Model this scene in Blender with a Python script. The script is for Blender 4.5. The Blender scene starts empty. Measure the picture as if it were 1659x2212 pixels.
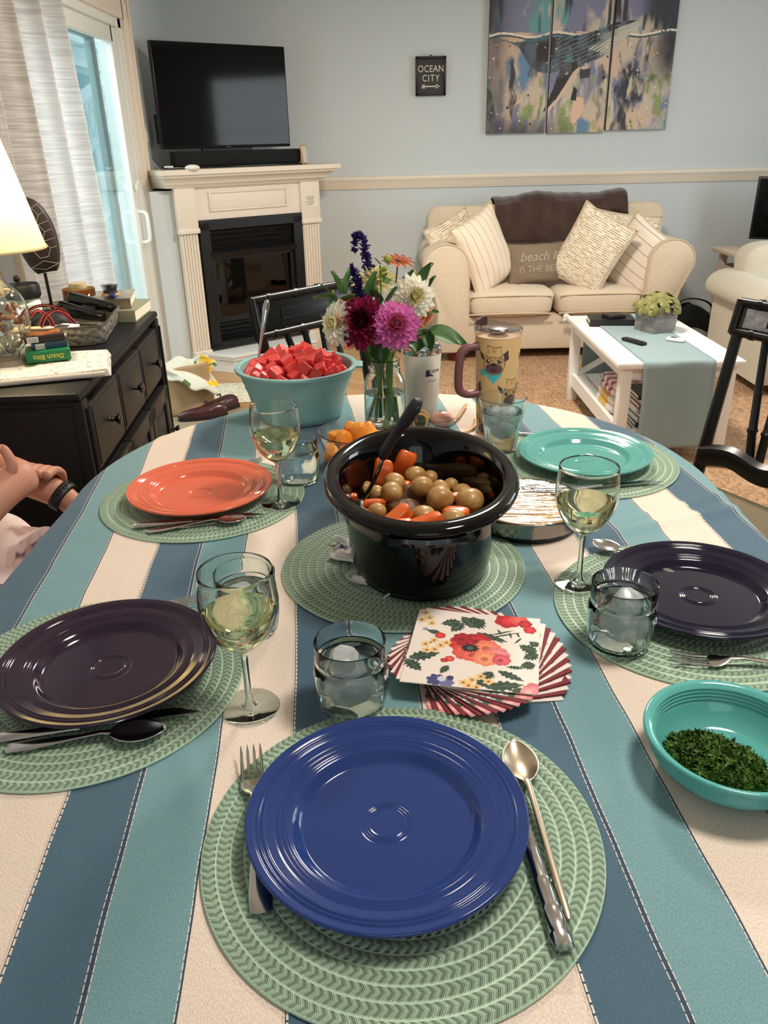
import bpy, math, random
import numpy as np
from mathutils import Vector, Matrix, Euler
random.seed(7); RNG = np.random.RandomState(7)
SC = bpy.context.scene
COL = SC.collection
PI = math.pi
# ---------------------------------------------------------------- camera
TH = math.radians(25.17); RO = math.radians(1.3); CAMH = 1.37
cam_d = bpy.data.cameras.new('camera'); cam = bpy.data.objects.new('camera', cam_d); COL.objects.link(cam)
cam_d.sensor_fit = 'HORIZONTAL'; cam_d.sensor_width = 36.0; cam_d.lens = 36.0 * 1708.0 / 1659.0
cam_d.clip_start = 0.02; cam_d.clip_end = 200
_f = Vector((0, math.cos(TH), -math.sin(TH))); _u = Vector((0, math.sin(TH), math.cos(TH))); _r = Vector((1, 0, 0))
_c, _s = math.cos(RO), math.sin(RO)
_r2 = _c * _r - _s * _u; _u2 = _c * _u + _s * _r
cam.matrix_world = Matrix(((_r2.x, _u2.x, -_f.x, 0), (_r2.y, _u2.y, -_f.y, 0), (_r2.z, _u2.z, -_f.z, CAMH), (0, 0, 0, 1)))
SC.camera = cam
# ---------------------------------------------------------------- world, lights, exposure
SC.view_settings.view_transform = 'Standard'; SC.view_settings.look = 'None'
SC.view_settings.gamma = 1.0; SC.view_settings.use_curve_mapping = False
SC.view_settings.exposure = 0.15
try: SC.cycles.transparent_max_bounces = 32; SC.cycles.transmission_bounces = 20; SC.cycles.max_bounces = 22
except Exception: pass
w = bpy.data.worlds.new('sky'); SC.world = w; w.use_nodes = True
bgn = w.node_tree.nodes['Background']
bgn.inputs[0].default_value = (0.74, 0.90, 0.97, 1); bgn.inputs[1].default_value = 1.6
def light(name, kind, loc, rot, energy, color, **k):
    d = bpy.data.lights.new(name, kind); d.energy = energy; d.color = color
    for a, b in k.items(): setattr(d, a, b)
    o = bpy.data.objects.new(name, d); COL.objects.link(o); o.location = loc; o.rotation_euler = rot
    return o
# daylight entering by the sliding door on the left and by the window on the right
light('porch_daylight', 'AREA', (-3.0, 3.9, 3.1), (0, -math.radians(128) + PI/2 - PI/2, 0), 95, (0.84, 0.95, 1.0), shape='RECTANGLE', size=1.8, size_y=2.2).rotation_euler = Vector((-2.6, -.2, 2.1)).to_track_quat('Z', 'Y').to_euler()
light('window_daylight', 'AREA', (3.53, 3.8, 1.5), (0, PI/2, 0), 26, (0.86, 0.97, 1.0), shape='RECTANGLE', size=1.1, size_y=1.4)
light('rear_window_fill', 'AREA', (0.2, -1.90, 1.55), (-PI/2, 0, 0), 24, (0.92, 0.97, 1.0), shape='RECTANGLE', size=1.5, size_y=1.0)  # added fill light in the unseen rear window, also reflected by the plates
# warm ceiling fixture over the dining end of the room and an unseen area light brightening the living room
light('ceiling_light', 'AREA', (0.75, 0.9, 2.40), (0, 0, 0), 24, (1.0, 0.91, 0.80), shape='DISK', size=0.45)
light('living_room_light', 'AREA', (0.6, 3.4, 2.40), (0, 0, 0), 66, (1.0, 0.90, 0.78), shape='DISK', size=0.5)
# ---------------------------------------------------------------- helpers
def lin(c):
    return tuple(((v/255.0)/12.92 if v/255.0 <= 0.04045 else ((v/255.0+0.055)/1.055)**2.4) for v in c[:3]) + (1.0,)
MATS = {}
def nmat(name):
    m = bpy.data.materials.new(name); m.use_nodes = True
    nt = m.node_tree; b = nt.nodes['Principled BSDF']
    return m, nt, b
def N(nt, t, **k):
    n = nt.nodes.new(t)
    for a, b in k.items():
        if a in ('ins',):
            for i, v in b.items(): n.inputs[i].default_value = v
        else: setattr(n, a, b)
    return n
def mat(name, col, rough=0.6, metal=0.0, noise=0.0, nscale=40.0, bump=0.0, bscale=80.0, coat=0.0, spec=0.5, sheen=0.0, trans=0.0, ior=1.45, emit=0.0, col2=None, stretch=None, sub=0.0, alpha=1.0):
    if name in MATS: return MATS[name]
    m, nt, b = nmat(name); L = nt.links
    c = lin(col); b.inputs['Base Color'].default_value = c
    b.inputs['Roughness'].default_value = rough; b.inputs['Metallic'].default_value = metal
    b.inputs['Coat Weight'].default_value = coat; b.inputs['Coat Roughness'].default_value = 0.04
    b.inputs['Specular IOR Level'].default_value = spec; b.inputs['Sheen Weight'].default_value = sheen
    b.inputs['Transmission Weight'].default_value = trans; b.inputs['IOR'].default_value = ior
    b.inputs['Subsurface Weight'].default_value = sub; b.inputs['Subsurface Scale'].default_value = 0.01
    b.inputs['Alpha'].default_value = alpha
    if emit: b.inputs['Emission Color'].default_value = c; b.inputs['Emission Strength'].default_value = emit
    tc = N(nt, 'ShaderNodeTexCoord'); mp = N(nt, 'ShaderNodeMapping'); L.new(tc.outputs['Object'], mp.inputs[0])
    if stretch: mp.inputs['Scale'].default_value = stretch
    if noise or col2:
        n = N(nt, 'ShaderNodeTexNoise', ins={'Scale': nscale, 'Detail': 5.0}); L.new(mp.outputs[0], n.inputs[0])
        r = N(nt, 'ShaderNodeMix', data_type='RGBA'); L.new(n.outputs[0], r.inputs[0])
        d = lin(col2) if col2 else tuple(min(1, v*(1+noise)) for v in c[:3]) + (1,)
        e = c if col2 else tuple(v*(1-noise) for v in c[:3]) + (1,)
        cr = N(nt, 'ShaderNodeMapRange', ins={1: 0.35, 2: 0.65}); L.new(n.outputs[0], cr.inputs[0]); L.new(cr.outputs[0], r.inputs[0])
        r.inputs[6].default_value = e; r.inputs[7].default_value = d; L.new(r.outputs[2], b.inputs['Base Color'])
    if bump:
        n = N(nt, 'ShaderNodeTexNoise', ins={'Scale': bscale, 'Detail': 4.0}); L.new(mp.outputs[0], n.inputs[0])
        bp = N(nt, 'ShaderNodeBump', ins={'Strength': bump, 'Distance': 0.004}); L.new(n.outputs[0], bp.inputs['Height']); L.new(bp.outputs[0], b.inputs['Normal'])
    MATS[name] = m
    return m
def attr_mat(name, rough=0.6, coat=0.0, bump=0.0, bscale=300, sheen=0.0):
    if name in MATS: return MATS[name]
    m, nt, b = nmat(name)
    a = N(nt, 'ShaderNodeVertexColor', layer_name='paint'); nt.links.new(a.outputs[0], b.inputs['Base Color'])
    b.inputs['Roughness'].default_value = rough; b.inputs['Coat Weight'].default_value = coat; b.inputs['Sheen Weight'].default_value = sheen
    if bump:
        tc = N(nt, 'ShaderNodeTexCoord'); n = N(nt, 'ShaderNodeTexNoise', ins={'Scale': bscale, 'Detail': 3.0}); nt.links.new(tc.outputs['Object'], n.inputs[0])
        bp = N(nt, 'ShaderNodeBump', ins={'Strength': bump, 'Distance': 0.002}); nt.links.new(n.outputs[0], bp.inputs['Height']); nt.links.new(bp.outputs[0], b.inputs['Normal'])
    MATS[name] = m
    return m
def glass_mat(name='clear_glass', tint=(253, 255, 254), edge=(222, 230, 228), gloss=1.0):
    if name in MATS: return MATS[name]
    m = bpy.data.materials.new(name); m.use_nodes = True; nt = m.node_tree; L = nt.links
    nt.nodes.clear(); out = N(nt, 'ShaderNodeOutputMaterial')
    lw = N(nt, 'ShaderNodeLayerWeight', ins={0: 0.5}); pw = N(nt, 'ShaderNodeMath', operation='POWER', ins={1: 3.0}); L.new(lw.outputs['Facing'], pw.inputs[0])
    mc = N(nt, 'ShaderNodeMix', data_type='RGBA'); L.new(pw.outputs[0], mc.inputs[0]); mc.inputs[6].default_value = lin(tint); mc.inputs[7].default_value = lin(edge)
    tr = N(nt, 'ShaderNodeBsdfTransparent'); L.new(mc.outputs[2], tr.inputs[0])
    gl = N(nt, 'ShaderNodeBsdfGlossy', ins={0: (1, 1, 1, 1), 1: 0.02})
    fr = N(nt, 'ShaderNodeMath', operation='POWER', ins={1: 4.5}); L.new(lw.outputs['Facing'], fr.inputs[0]); mu = N(nt, 'ShaderNodeMath', operation='MULTIPLY_ADD', ins={1: .70*gloss, 2: .035*gloss}, use_clamp=True); L.new(fr.outputs[0], mu.inputs[0])
    mx = N(nt, 'ShaderNodeMixShader'); L.new(mu.outputs[0], mx.inputs[0]); L.new(tr.outputs[0], mx.inputs[1]); L.new(gl.outputs[0], mx.inputs[2]); L.new(mx.outputs[0], out.inputs[0])
    MATS[name] = m
    return m
def petal_mat(name, c, c2=None, tr=.38):
    m = mat(name, c, .6, col2=c2, nscale=60, spec=.25); nt = m.node_tree; b = nt.nodes['Principled BSDF']; out = nt.nodes['Material Output']
    if any(n.type == 'BSDF_TRANSLUCENT' for n in nt.nodes): return m
    t = N(nt, 'ShaderNodeBsdfTranslucent', ins={0: lin(c)}); x = N(nt, 'ShaderNodeMixShader', ins={0: tr}); nt.links.new(b.outputs[0], x.inputs[1]); nt.links.new(t.outputs[0], x.inputs[2]); nt.links.new(x.outputs[0], out.inputs[0])
    return m
def real_glass(name, col=(250, 253, 252), ior=1.45, rough=0.0):
    if name in MATS: return MATS[name]
    m = bpy.data.materials.new(name); m.use_nodes = True; nt = m.node_tree; nt.nodes.clear(); out = N(nt, 'ShaderNodeOutputMaterial')
    g = N(nt, 'ShaderNodeBsdfGlass', ins={0: lin(col), 1: rough, 2: ior}); nt.links.new(g.outputs[0], out.inputs[0]); MATS[name] = m
    return m
def rotz(a): return Matrix.Rotation(a, 4, 'Z')
class MB:
    """collects shapes, then links them as one mesh object"""
    def __init__(s): s.v = []; s.f = []; s.mi = []; s.sm = []; s.X = Matrix.Identity(4); s.colors = {}
    def add(s, vs, fs, mi=0, sm=True, X=None):
        T = s.X @ X if X is not None else s.X
        k = len(s.v); s.v += [tuple(T @ Vector(p)) for p in vs]
        s.f += [tuple(i + k for i in f) for f in fs]; s.mi += [mi]*len(fs); s.sm += [sm]*len(fs)
        return k
    def box(s, c, d, mi=0, rot=None, bev=0.0):
        x, y, z = d[0]/2, d[1]/2, d[2]/2
        X = Matrix.Translation(Vector(c))
        if rot is not None: X = X @ (rot if isinstance(rot, Matrix) else Euler(rot).to_matrix().to_4x4())
        if bev <= 0:
            vs = [(a*x, b*y, e*z) for a in (-1, 1) for b in (-1, 1) for e in (-1, 1)]
            fs = [(0, 1, 3, 2), (4, 6, 7, 5), (0, 4, 5, 1), (2, 3, 7, 6), (0, 2, 6, 4), (1, 5, 7, 3)]
            s.add(vs, fs, mi, False, X); return
        b = min(bev, x*.9, y*.9, z*.9); vs = []; rings = []
        for (zz, o) in ((-z, b), (-z+b*.3, b*.3), (-z+b, 0), (z-b, 0), (z-b*.3, b*.3), (z, b)):
            r = []
            for (sx, sy) in ((1, 1), (-1, 1), (-1, -1), (1, -1)):
                cx, cy = sx*(x-b), sy*(y-b); a0 = math.atan2(sy, sx) - PI/4
                for q in range(4):
                    a = a0 + q*PI/6; r.append(len(vs)); vs.append((cx+(b-o)*math.cos(a), cy+(b-o)*math.sin(a), zz))
            rings.append(r)
        fs = []
        for i in range(5):
            for j in range(16): fs.append((rings[i][j], rings[i][(j+1) % 16], rings[i+1][(j+1) % 16], rings[i+1][j]))
        fs.append(tuple(reversed(rings[0]))); fs.append(tuple(rings[-1]))
        s.add(vs, fs, mi, True, X)
    def lathe(s, prof, seg=48, mi=0, sm=True, X=None, sx=1, sy=1, cap0=False, cap1=False, f=None):
        vs = []; n = len(prof)
        for r, z in prof:
            for j in range(seg):
                a = 2*PI*j/seg; rr = r*(f(a, r, z) if f else 1); vs.append((rr*sx*math.cos(a), rr*sy*math.sin(a), z))
        fs = [(i*seg+j, i*seg+(j+1) % seg, (i+1)*seg+(j+1) % seg, (i+1)*seg+j) for i in range(n-1) for j in range(seg)]
        if cap0: fs.append(tuple(reversed(range(seg))))
        if cap1: fs.append(tuple((n-1)*seg+j for j in range(seg)))
        s.add(vs, fs, mi, sm, X)
    def loft(s, secs, mi=0, sm=True, caps=True, closed=True, X=None):
        n = len(secs[0]); vs = [p for q in secs for p in q]
        m = n if closed else n-1
        fs = [(i*n+j, i*n+(j+1) % n, (i+1)*n+(j+1) % n, (i+1)*n+j) for i in range(len(secs)-1) for j in range(m)]
        if caps: fs.append(tuple(reversed(range(n)))); fs.append(tuple((len(secs)-1)*n+j for j in range(n)))
        s.add(vs, fs, mi, sm, X)
    def tube(s, pts, r, seg=8, mi=0, caps=True, flat=1.0, up=(0, 0, 1), X=None):
        P = [Vector(p) for p in pts]; secs = []
        R = [float(q) for q in np.interp(np.linspace(0, 1, len(P)), np.linspace(0, 1, len(r)), r)] if hasattr(r, '__len__') else [r]*len(P)
        pn = None
        for i, p in enumerate(P):
            t = (P[min(i+1, len(P)-1)]-P[max(i-1, 0)]).normalized()
            if pn is None:
                u = Vector(up); u = u - t*u.dot(t)
                if u.length < 1e-3: u = Vector((1, 0, 0)); u = u - t*u.dot(t)
            else: u = pn - t*pn.dot(t)
            u.normalize(); pn = u; w_ = t.cross(u)
            secs.append([tuple(p + u*(math.sin(2*PI*k/seg)*R[i]*flat) + w_*(math.cos(2*PI*k/seg)*R[i])) for k in range(seg)])
        s.loft(secs, mi, True, caps, X=X)
    def prism(s, poly, z0, z1, mi=0, sm=False, X=None):
        n = len(poly); vs = [(x, y, z0) for x, y in poly] + [(x, y, z1) for x, y in poly]
        fs = [(j, (j+1) % n, n+(j+1) % n, n+j) for j in range(n)] + [tuple(reversed(range(n))), tuple(range(n, 2*n))]
        s.add(vs, fs, mi, sm, X)
    def sphere(s, c, r, mi=0, seg=16, rings=10, X=None, sc=(1, 1, 1), f=None):
        vs = []; fs = []
        for i in range(rings+1):
            t = PI*i/rings
            for j in range(seg):
                a = 2*PI*j/seg; d = Vector((math.sin(t)*math.cos(a), math.sin(t)*math.sin(a), math.cos(t)))
                k = f(d) if f else 1; vs.append((c[0]+r*k*sc[0]*d.x, c[1]+r*k*sc[1]*d.y, c[2]+r*k*sc[2]*d.z))
        for i in range(rings):
            for j in range(seg):
                fs.append((i*seg+j, (i+1)*seg+j, (i+1)*seg+(j+1) % seg, i*seg+(j+1) % seg))
        s.add(vs, fs, mi, True, X)
    def grid(s, fn, nu, nv, mi=0, sm=True, X=None, flip=False):
        vs = [fn(i/nu, j/nv) for i in range(nu+1) for j in range(nv+1)]
        fs = [(i*(nv+1)+j, (i+1)*(nv+1)+j, (i+1)*(nv+1)+j+1, i*(nv+1)+j+1) for i in range(nu) for j in range(nv)]
        if flip: fs = [tuple(reversed(f)) for f in fs]
        return s.add(vs, fs, mi, sm, X)
    def build(s, name, mats, parent=None, loc=None, rot=None, sharp=40, sub=0, bevel=0.0, paint=None, uv=None, solid=0.0, clean=True):
        me = bpy.data.meshes.new(name); me.from_pydata(s.v, [], s.f)
        if not isinstance(mats, (list, tuple)): mats = [mats]
        for m in mats: me.materials.append(m)
        me.polygons.foreach_set('material_index', s.mi); me.polygons.foreach_set('use_smooth', s.sm)
        if clean:
            import bmesh
            bm = bmesh.new(); bm.from_mesh(me); bmesh.ops.remove_doubles(bm, verts=bm.verts, dist=1e-6)
            bmesh.ops.recalc_face_normals(bm, faces=bm.faces); bm.to_mesh(me); bm.free()
        if sharp: me.set_sharp_from_angle(angle=math.radians(sharp))
        if paint is not None:
            ca = me.color_attributes.new('paint', 'FLOAT_COLOR', 'POINT')
            ca.data.foreach_set('color', np.asarray(paint, dtype=np.float32).ravel())
        if uv is not None:
            ul = me.uv_layers.new(name='uv'); li = np.empty(len(me.loops), dtype=np.int32); me.loops.foreach_get('vertex_index', li)
            ul.data.foreach_set('uv', np.asarray(uv, dtype=np.float32)[li].ravel())
        o = bpy.data.objects.new(name, me); COL.objects.link(o)
        if parent is not None: o.parent = parent
        if loc is not None: o.location = loc
        if rot is not None: o.rotation_euler = rot
        if solid: q = o.modifiers.new('s', 'SOLIDIFY'); q.thickness = solid; q.offset = 0
        if bevel: q = o.modifiers.new('b', 'BEVEL'); q.width = bevel; q.segments = 3; q.limit_method = 'ANGLE'; q.angle_limit = math.radians(35)
        if sub: q = o.modifiers.new('u', 'SUBSURF'); q.levels = sub; q.render_levels = sub
        return o
def tag(o, label, cat, group=None):
    o['label'] = label; o['category'] = cat
    if group: o['group'] = group
    return o
def thing(name, label, cat, loc=(0, 0, 0), rz=0, group=None, rot=None):
    o = bpy.data.objects.new(name, None); COL.objects.link(o); o.empty_display_size = 0.05
    o.location = loc; o.rotation_euler = rot if rot is not None else (0, 0, rz)
    return tag(o, label, cat, group)
def struct(o): o['kind'] = 'structure'; return o
def kids(o): return [c for c in bpy.data.objects if c.parent == o]
def dup(root, loc, rz, label, group=None, rot=None):
    r = root.copy(); COL.objects.link(r); r.location = loc; r.rotation_euler = rot if rot is not None else (0, 0, rz)
    r['label'] = label
    if group: r['group'] = group
    for ch in kids(root):
        c = ch.copy(); COL.objects.link(c); c.parent = r
        for g in kids(ch):
            d = g.copy(); COL.objects.link(d); d.parent = c
    return r
def text_mesh(body, size, extrude=0.0003, align='CENTER', shear=0.0, space=1.0):
    cu = bpy.data.curves.new('lettering', 'FONT'); cu.body = body; cu.size = size; cu.extrude = extrude; cu.align_x = align; cu.align_y = 'CENTER'
    cu.shear = shear; cu.space_character = space; cu.resolution_u = 3
    o = bpy.data.objects.new('tmp', cu); COL.objects.link(o); bpy.context.view_layer.update()
    me = bpy.data.meshes.new_from_object(o.evaluated_get(bpy.context.evaluated_depsgraph_get()))
    COL.objects.unlink(o); bpy.data.objects.remove(o); bpy.data.curves.remove(cu)
    return me
def lettering(body, size, m, parent, X, name='lettering', sx=1.0, warp=None, **k):
    me = text_mesh(body, size, **k); me.materials.clear(); me.materials.append(m)
    for v in me.vertices:
        p = Vector((v.co.x*sx, v.co.y, v.co.z))
        v.co = warp(p) if warp else X @ p
    o = bpy.data.objects.new(name, me); COL.objects.link(o); o.parent = parent
    return o
# numpy noise and polygon painting for printed / painted surfaces
def vnoise(x, y, seed=0):
    r = np.random.RandomState(seed).rand(64, 64); xi = np.floor(x).astype(int); yi = np.floor(y).astype(int)
    fx = x-xi; fy = y-yi; fx = fx*fx*(3-2*fx); fy = fy*fy*(3-2*fy); g = lambda a, b: r[a % 64, b % 64]
    return (g(xi, yi)*(1-fx)+g(xi+1, yi)*fx)*(1-fy)+(g(xi, yi+1)*(1-fx)+g(xi+1, yi+1)*fx)*fy
def fbm(x, y, seed=0, o=4):
    s = 0; a = .5
    for k in range(o): s = s + a*vnoise(x*2**k, y*2**k, seed+k); a *= .5
    return s/(1-.5**o)
def inpoly(x, y, poly):
    c = np.zeros(x.shape, bool); n = len(poly)
    for i in range(n):
        x1, y1 = poly[i]; x2, y2 = poly[(i+1) % n]
        if y1 == y2: continue
        c ^= ((y1 > y) != (y2 > y)) & (x < (x2-x1)*(y-y1)/(y2-y1)+x1)
    return c
def L3(c): return np.array(lin(c)[:3])
def ease(pts, n=6):
    """catmull-rom through points"""
    P = [Vector(p) for p in pts]; out = []
    for i in range(len(P)-1):
        p0 = P[max(i-1, 0)]; p1 = P[i]; p2 = P[i+1]; p3 = P[min(i+2, len(P)-1)]
        for k in range(n):
            t = k/n; out.append(0.5*((2*p1)+(p2-p0)*t+(2*p0-5*p1+4*p2-p3)*t*t+(3*p1-p0-3*p2+p3)*t**3))
    return out+[P[-1]]
# ================================================================ room shell
WALL = mat('wall_paint', (206, 212, 214), 0.85, bump=0.12, bscale=260)
TRIM = mat('trim_paint', (232, 219, 203), 0.45)
CEIL = mat('ceiling_paint', (238, 236, 230), 0.9)
VINYL = mat('door_vinyl', (236, 236, 230), 0.4)
def srt(name, mb, m, **k): return struct(mb.build(name, m, **k))
def wood_floor():
    m, nt, b = nmat('oak_floor'); L = nt.links
    tc = N(nt, 'ShaderNodeTexCoord'); mp = N(nt, 'ShaderNodeMapping'); mp.inputs['Rotation'].default_value = (0, 0, math.radians(38))
    L.new(tc.outputs['Object'], mp.inputs[0])
    br = N(nt, 'ShaderNodeTexBrick', offset=0.37, ins={1: lin((205, 160, 108)), 2: lin((186, 138, 88)), 3: lin((120, 82, 50)), 'Scale': 1.0, 'Mortar Size': 0.0015, 'Brick Width': 0.9, 'Row Height': 0.082})
    L.new(mp.outputs[0], br.inputs[0]); n = N(nt, 'ShaderNodeTexNoise', ins={'Scale': 9.0, 'Detail': 6.0})
    mp2 = N(nt, 'ShaderNodeMapping'); mp2.inputs['Scale'].default_value = (1, 14, 1); L.new(mp.outputs[0], mp2.inputs[0]); L.new(mp2.outputs[0], n.inputs[0])
    mx = N(nt, 'ShaderNodeMix', data_type='RGBA', blend_type='MULTIPLY', ins={0: 0.35}); L.new(br.outputs[0], mx.inputs[6]); L.new(n.outputs[0], mx.inputs[7]); L.new(mx.outputs[2], b.inputs['Base Color'])
    b.inputs['Roughness'].default_value = 0.35
    return m
m = MB(); m.box((1.1, 2.04, -0.03), (5.24, 8.32, 0.06)); srt('floor', m, wood_floor())
m = MB(); m.box((1.1, 2.04, 2.47), (5.24, 8.32, 0.06)); srt('ceiling', m, CEIL)
m = MB(); m.box((1.1, 6.21, 1.22), (5.24, 0.12, 2.44)); srt('wall_back', m, WALL)
m = MB()   # left wall with the sliding door opening y 3.30..5.12
m.box((-1.46, 0.65, 1.22), (0.12, 5.3, 2.44)); m.box((-1.46, 5.635, 1.22), (0.12, 1.03, 2.44)); m.box((-1.46, 4.21, 2.235), (0.12, 1.82, 0.41)); srt('wall_left', m, WALL)
m = MB()   # right wall with a window opening y 3.0..4.6, z .9..2.1
m.box((3.66, 0.5, 1.22), (0.12, 5.0, 2.44)); m.box((3.66, 5.4, 1.22), (0.12, 1.6, 2.44)); m.box((3.66, 3.8, 0.45), (0.12, 1.6, 0.9)); m.box((3.66, 3.8, 2.27), (0.12, 1.6, 0.34)); srt('wall_right', m, WALL)
m = MB()
for y, z, sy, sz in ((3.04, 1.5, .08, 1.2), (4.56, 1.5, .08, 1.2), (3.8, .94, 1.6, .08), (3.8, 2.06, 1.6, .08), (3.8, 1.5, 1.6, .05)): m.box((3.65, y, z), (0.08, sy, sz))
wn = srt('window_1', m, VINYL)
m = MB(); m.box((3.65, 3.8, 1.5), (0.006, 1.5, 1.15)); m.build('pane', glass_mat('window_glass', (252, 255, 255), (236, 244, 244)), wn)
m = MB()   # rear wall behind the dining end, with an unseen window added to admit daylight
m.box((1.1, -2.06, 0.5), (5.24, 0.12, 1.0)); m.box((1.1, -2.06, 2.27), (5.24, 0.12, 0.34)); m.box((-1.05, -2.06, 1.55), (1.0, 0.12, 1.1)); m.box((2.33, -2.06, 1.55), (2.78, 0.12, 1.1)); srt('wall_front', m, WALL)
m = MB()
for x, z, sx, sz in ((-.52, 1.55, .06, 1.1), (.92, 1.55, .06, 1.1), (.2, 1.03, 1.5, .06), (.2, 2.07, 1.5, .06), (.2, 1.55, .05, 1.1)): m.box((x, -2.04, z), (sx, .08, sz))
srt('added_rear_window', m, VINYL)  # frame of the unseen rear window, added to let light in
def rail(name, z, pts_from, pts_to, axis='x', h=0.075):
    # moulded chair rail: three stepped beads
    m = MB(); a, b2 = pts_from, pts_to
    prof = [(0, -h/2), (.010, -h/2), (.013, -h/2+.012), (.018, -h/2+.020), (.018, .004), (.026, .014), (.030, .024), (.026, h/2-.004), (.018, h/2), (0, h/2)]
    if axis == 'x': secs = [[(x, 6.15-p, z+q) for p, q in prof] for x in (a, b2)]
    elif axis == 'l': secs = [[(-1.40+p, y, z+q) for p, q in prof] for y in (a, b2)]
    else: secs = [[(3.60-p, y, z+q) for p, q in prof] for y in (a, b2)]
    m.loft(secs, 0, False); return srt(name, m, TRIM)
rail('trim_1', 1.097, -0.42, 3.60, h=0.085); rail('trim_2', 1.097, 5.235, 5.42, 'l', h=0.085); rail('trim_3', 1.097, -0.6, 6.12, 'r', h=0.085)
m = MB(); m.box((1.6, 6.14, 0.06), (4.0, 0.02, 0.12), bev=.004); srt('baseboard_back', m, TRIM)
m = MB(); m.box((3.59, 2.7, 0.06), (0.02, 6.8, 0.12), bev=.004); srt('baseboard_right', m, TRIM)
m = MB(); m.box((-1.39, 1.0, 0.06), (0.02, 4.4, 0.12), bev=.004); srt('baseboard_left', m, TRIM)
# door casing (fluted) round the opening
m = MB()
def casing_v(y0, y1, zt):
    w_ = y1-y0; m.box((-1.39, (y0+y1)/2, zt/2), (0.022, w_, zt))
    for k in (0.16, 0.36, 0.56): m.tube([(-1.378, y0+w_*k, 0.0), (-1.378, y0+w_*k, zt-.02)], 0.007, 8)
    m.box((-1.382, y1-.012, zt/2), (0.034, 0.022, zt), bev=.006)
casing_v(5.12, 5.235, 2.12); casing_v(3.185, 3.30, 2.12)
m.box((-1.39, 4.21, 2.06), (0.022, 2.05, 0.115)); m.box((-1.382, 4.21, 2.115), (0.034, 2.05, 0.022), bev=.006); srt('trim_4', m, TRIM)
# sliding door
m = MB()
m.box((-1.46, 5.09, 1.0), (0.13, 0.06, 2.02)); m.box((-1.46, 3.33, 1.0), (0.13, 0.06, 2.02)); m.box((-1.46, 4.21, 1.985), (0.13, 1.8, 0.05)); m.box((-1.46, 4.21, 0.02), (0.13, 1.8, 0.05))
dr = srt('door_1', m, VINYL)
m = MB()
for y in (5.015, 4.19): m.box((-1.435, y, 1.0), (0.035, 0.085, 1.93), bev=.004)
for z in (1.925, 0.085): m.box((-1.435, 4.6, z), (0.035, 0.80, 0.085), bev=.004)
m.build('sliding_panel', VINYL, dr)
m = MB()
for y in (4.80, 3.38): m.box((-1.485, y, 1.0), (0.035, 0.075, 1.93), bev=.004)
for z in (1.925, 0.085): m.box((-1.485, 4.09, z), (0.035, 1.4, 0.085), bev=.004)
m.build('fixed_panel', mat('grey_vinyl', (150, 168, 168), 0.45), dr)
GL = glass_mat('window_glass', (252, 255, 255), (236, 244, 244))
m = MB(); m.box((-1.435, 4.6, 1.0), (0.006, 0.76, 1.78)); m.build('pane', GL, dr)
m = MB(); m.box((-1.485, 4.09, 1.0), (0.006, 1.36, 1.78)); m.build('pane', GL, dr)
m = MB(); m.tube(ease([(-1.415, 5.0, 0.845), (-1.375, 4.998, 0.85), (-1.362, 4.995, 0.88), (-1.362, 4.995, 0.985), (-1.375, 4.998, 1.012), (-1.415, 5.0, 1.018)], 4), 0.011, 10)
m.box((-1.416, 5.0, 0.93), (0.008, 0.035, 0.22), bev=.003); m.build('door_handle', mat('white_plastic', (245, 245, 240), 0.3), dr)
m = MB(); m.box((-1.405, 5.0, 1.15), (0.02, 0.02, 0.035), bev=.006); m.tube([(-1.40, 5.0, 1.165), (-1.385, 5.0, 1.185)], .006); m.build('latch', mat('white_plastic', (245, 245, 240), 0.3), dr)
# light switch on the left wall beyond the door
m = MB(); m.box((-1.395, 5.33, 1.42), (0.008, 0.07, 0.115), bev=.003); m.box((-1.388, 5.33, 1.42), (0.01, 0.03, 0.06), bev=.002)
tag(m.build('light_switch', TRIM), 'cream light switch plate on the wall left of the television', 'switch')
# outside: white porch wall with siding, stair railing with lattice
WHT = mat('white_outdoor_paint', (232, 242, 240), 0.6)
m = MB()
for k in range(14): m.box((-3.35, 8.0, 0.1+k*0.2), (0.03, 8.0, 0.19), rot=(0, .04, 0))
m.box((-3.28, 8.0, 2.44), (0.14, 8.0, 0.07)); m.box((-3.30, 8.0, 2.22), (0.06, 8.0, 0.07)); m.box((-3.30, 8.0, 2.05), (0.05, 8.0, 0.13), mi=1)
tag(m.build('porch_wall', [WHT, mat('porch_blue', (150, 184, 190), .6)]), 'white sided porch wall with a blue-grey band outside the sliding door', 'wall')
m = MB(); m.box((-4.2, 7.0, -0.11), (5.4, 11.0, 0.1)); srt('deck', m, mat('deck_boards', (196, 206, 202), 0.7))
st = thing('stair_railing', 'white sloping stair railing with diamond lattice outside the glass door', 'railing', (-2.6, 7.0, 0))
tz = lambda y: 1.50+.27*y
for nm_, dz, r in (('top_rail', 0, .05), ('lattice_rail', -.40, .04), ('bottom_rail', -1.02, .05)):
    m = MB(); m.tube([(0, -.6, tz(-.6)+dz), (0, 2.9, tz(2.9)+dz)], r, 4, flat=1.3); m.build(nm_, WHT, st)
m = MB()
for k in range(16):
    y = -.5+k*.21; z = tz(y)-.36; m.tube([(0, y, z), (0, y+.19, z+.33)], 0.016, 4); m.tube([(0, y+.19, z+.03), (0, y, z+.30)], 0.016, 4)
m.build('lattice', WHT, st)
for k in range(14):
    y = -.5+k*.26; m = MB(); m.box((0, y, tz(y)-.72), (.035, .035, .58)); m.build('baluster', WHT, st)
m = MB(); m.box((0, 1.95, 1.2), (.11, .11, 2.3), bev=.01); m.build('newel_post', WHT, st)
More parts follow.
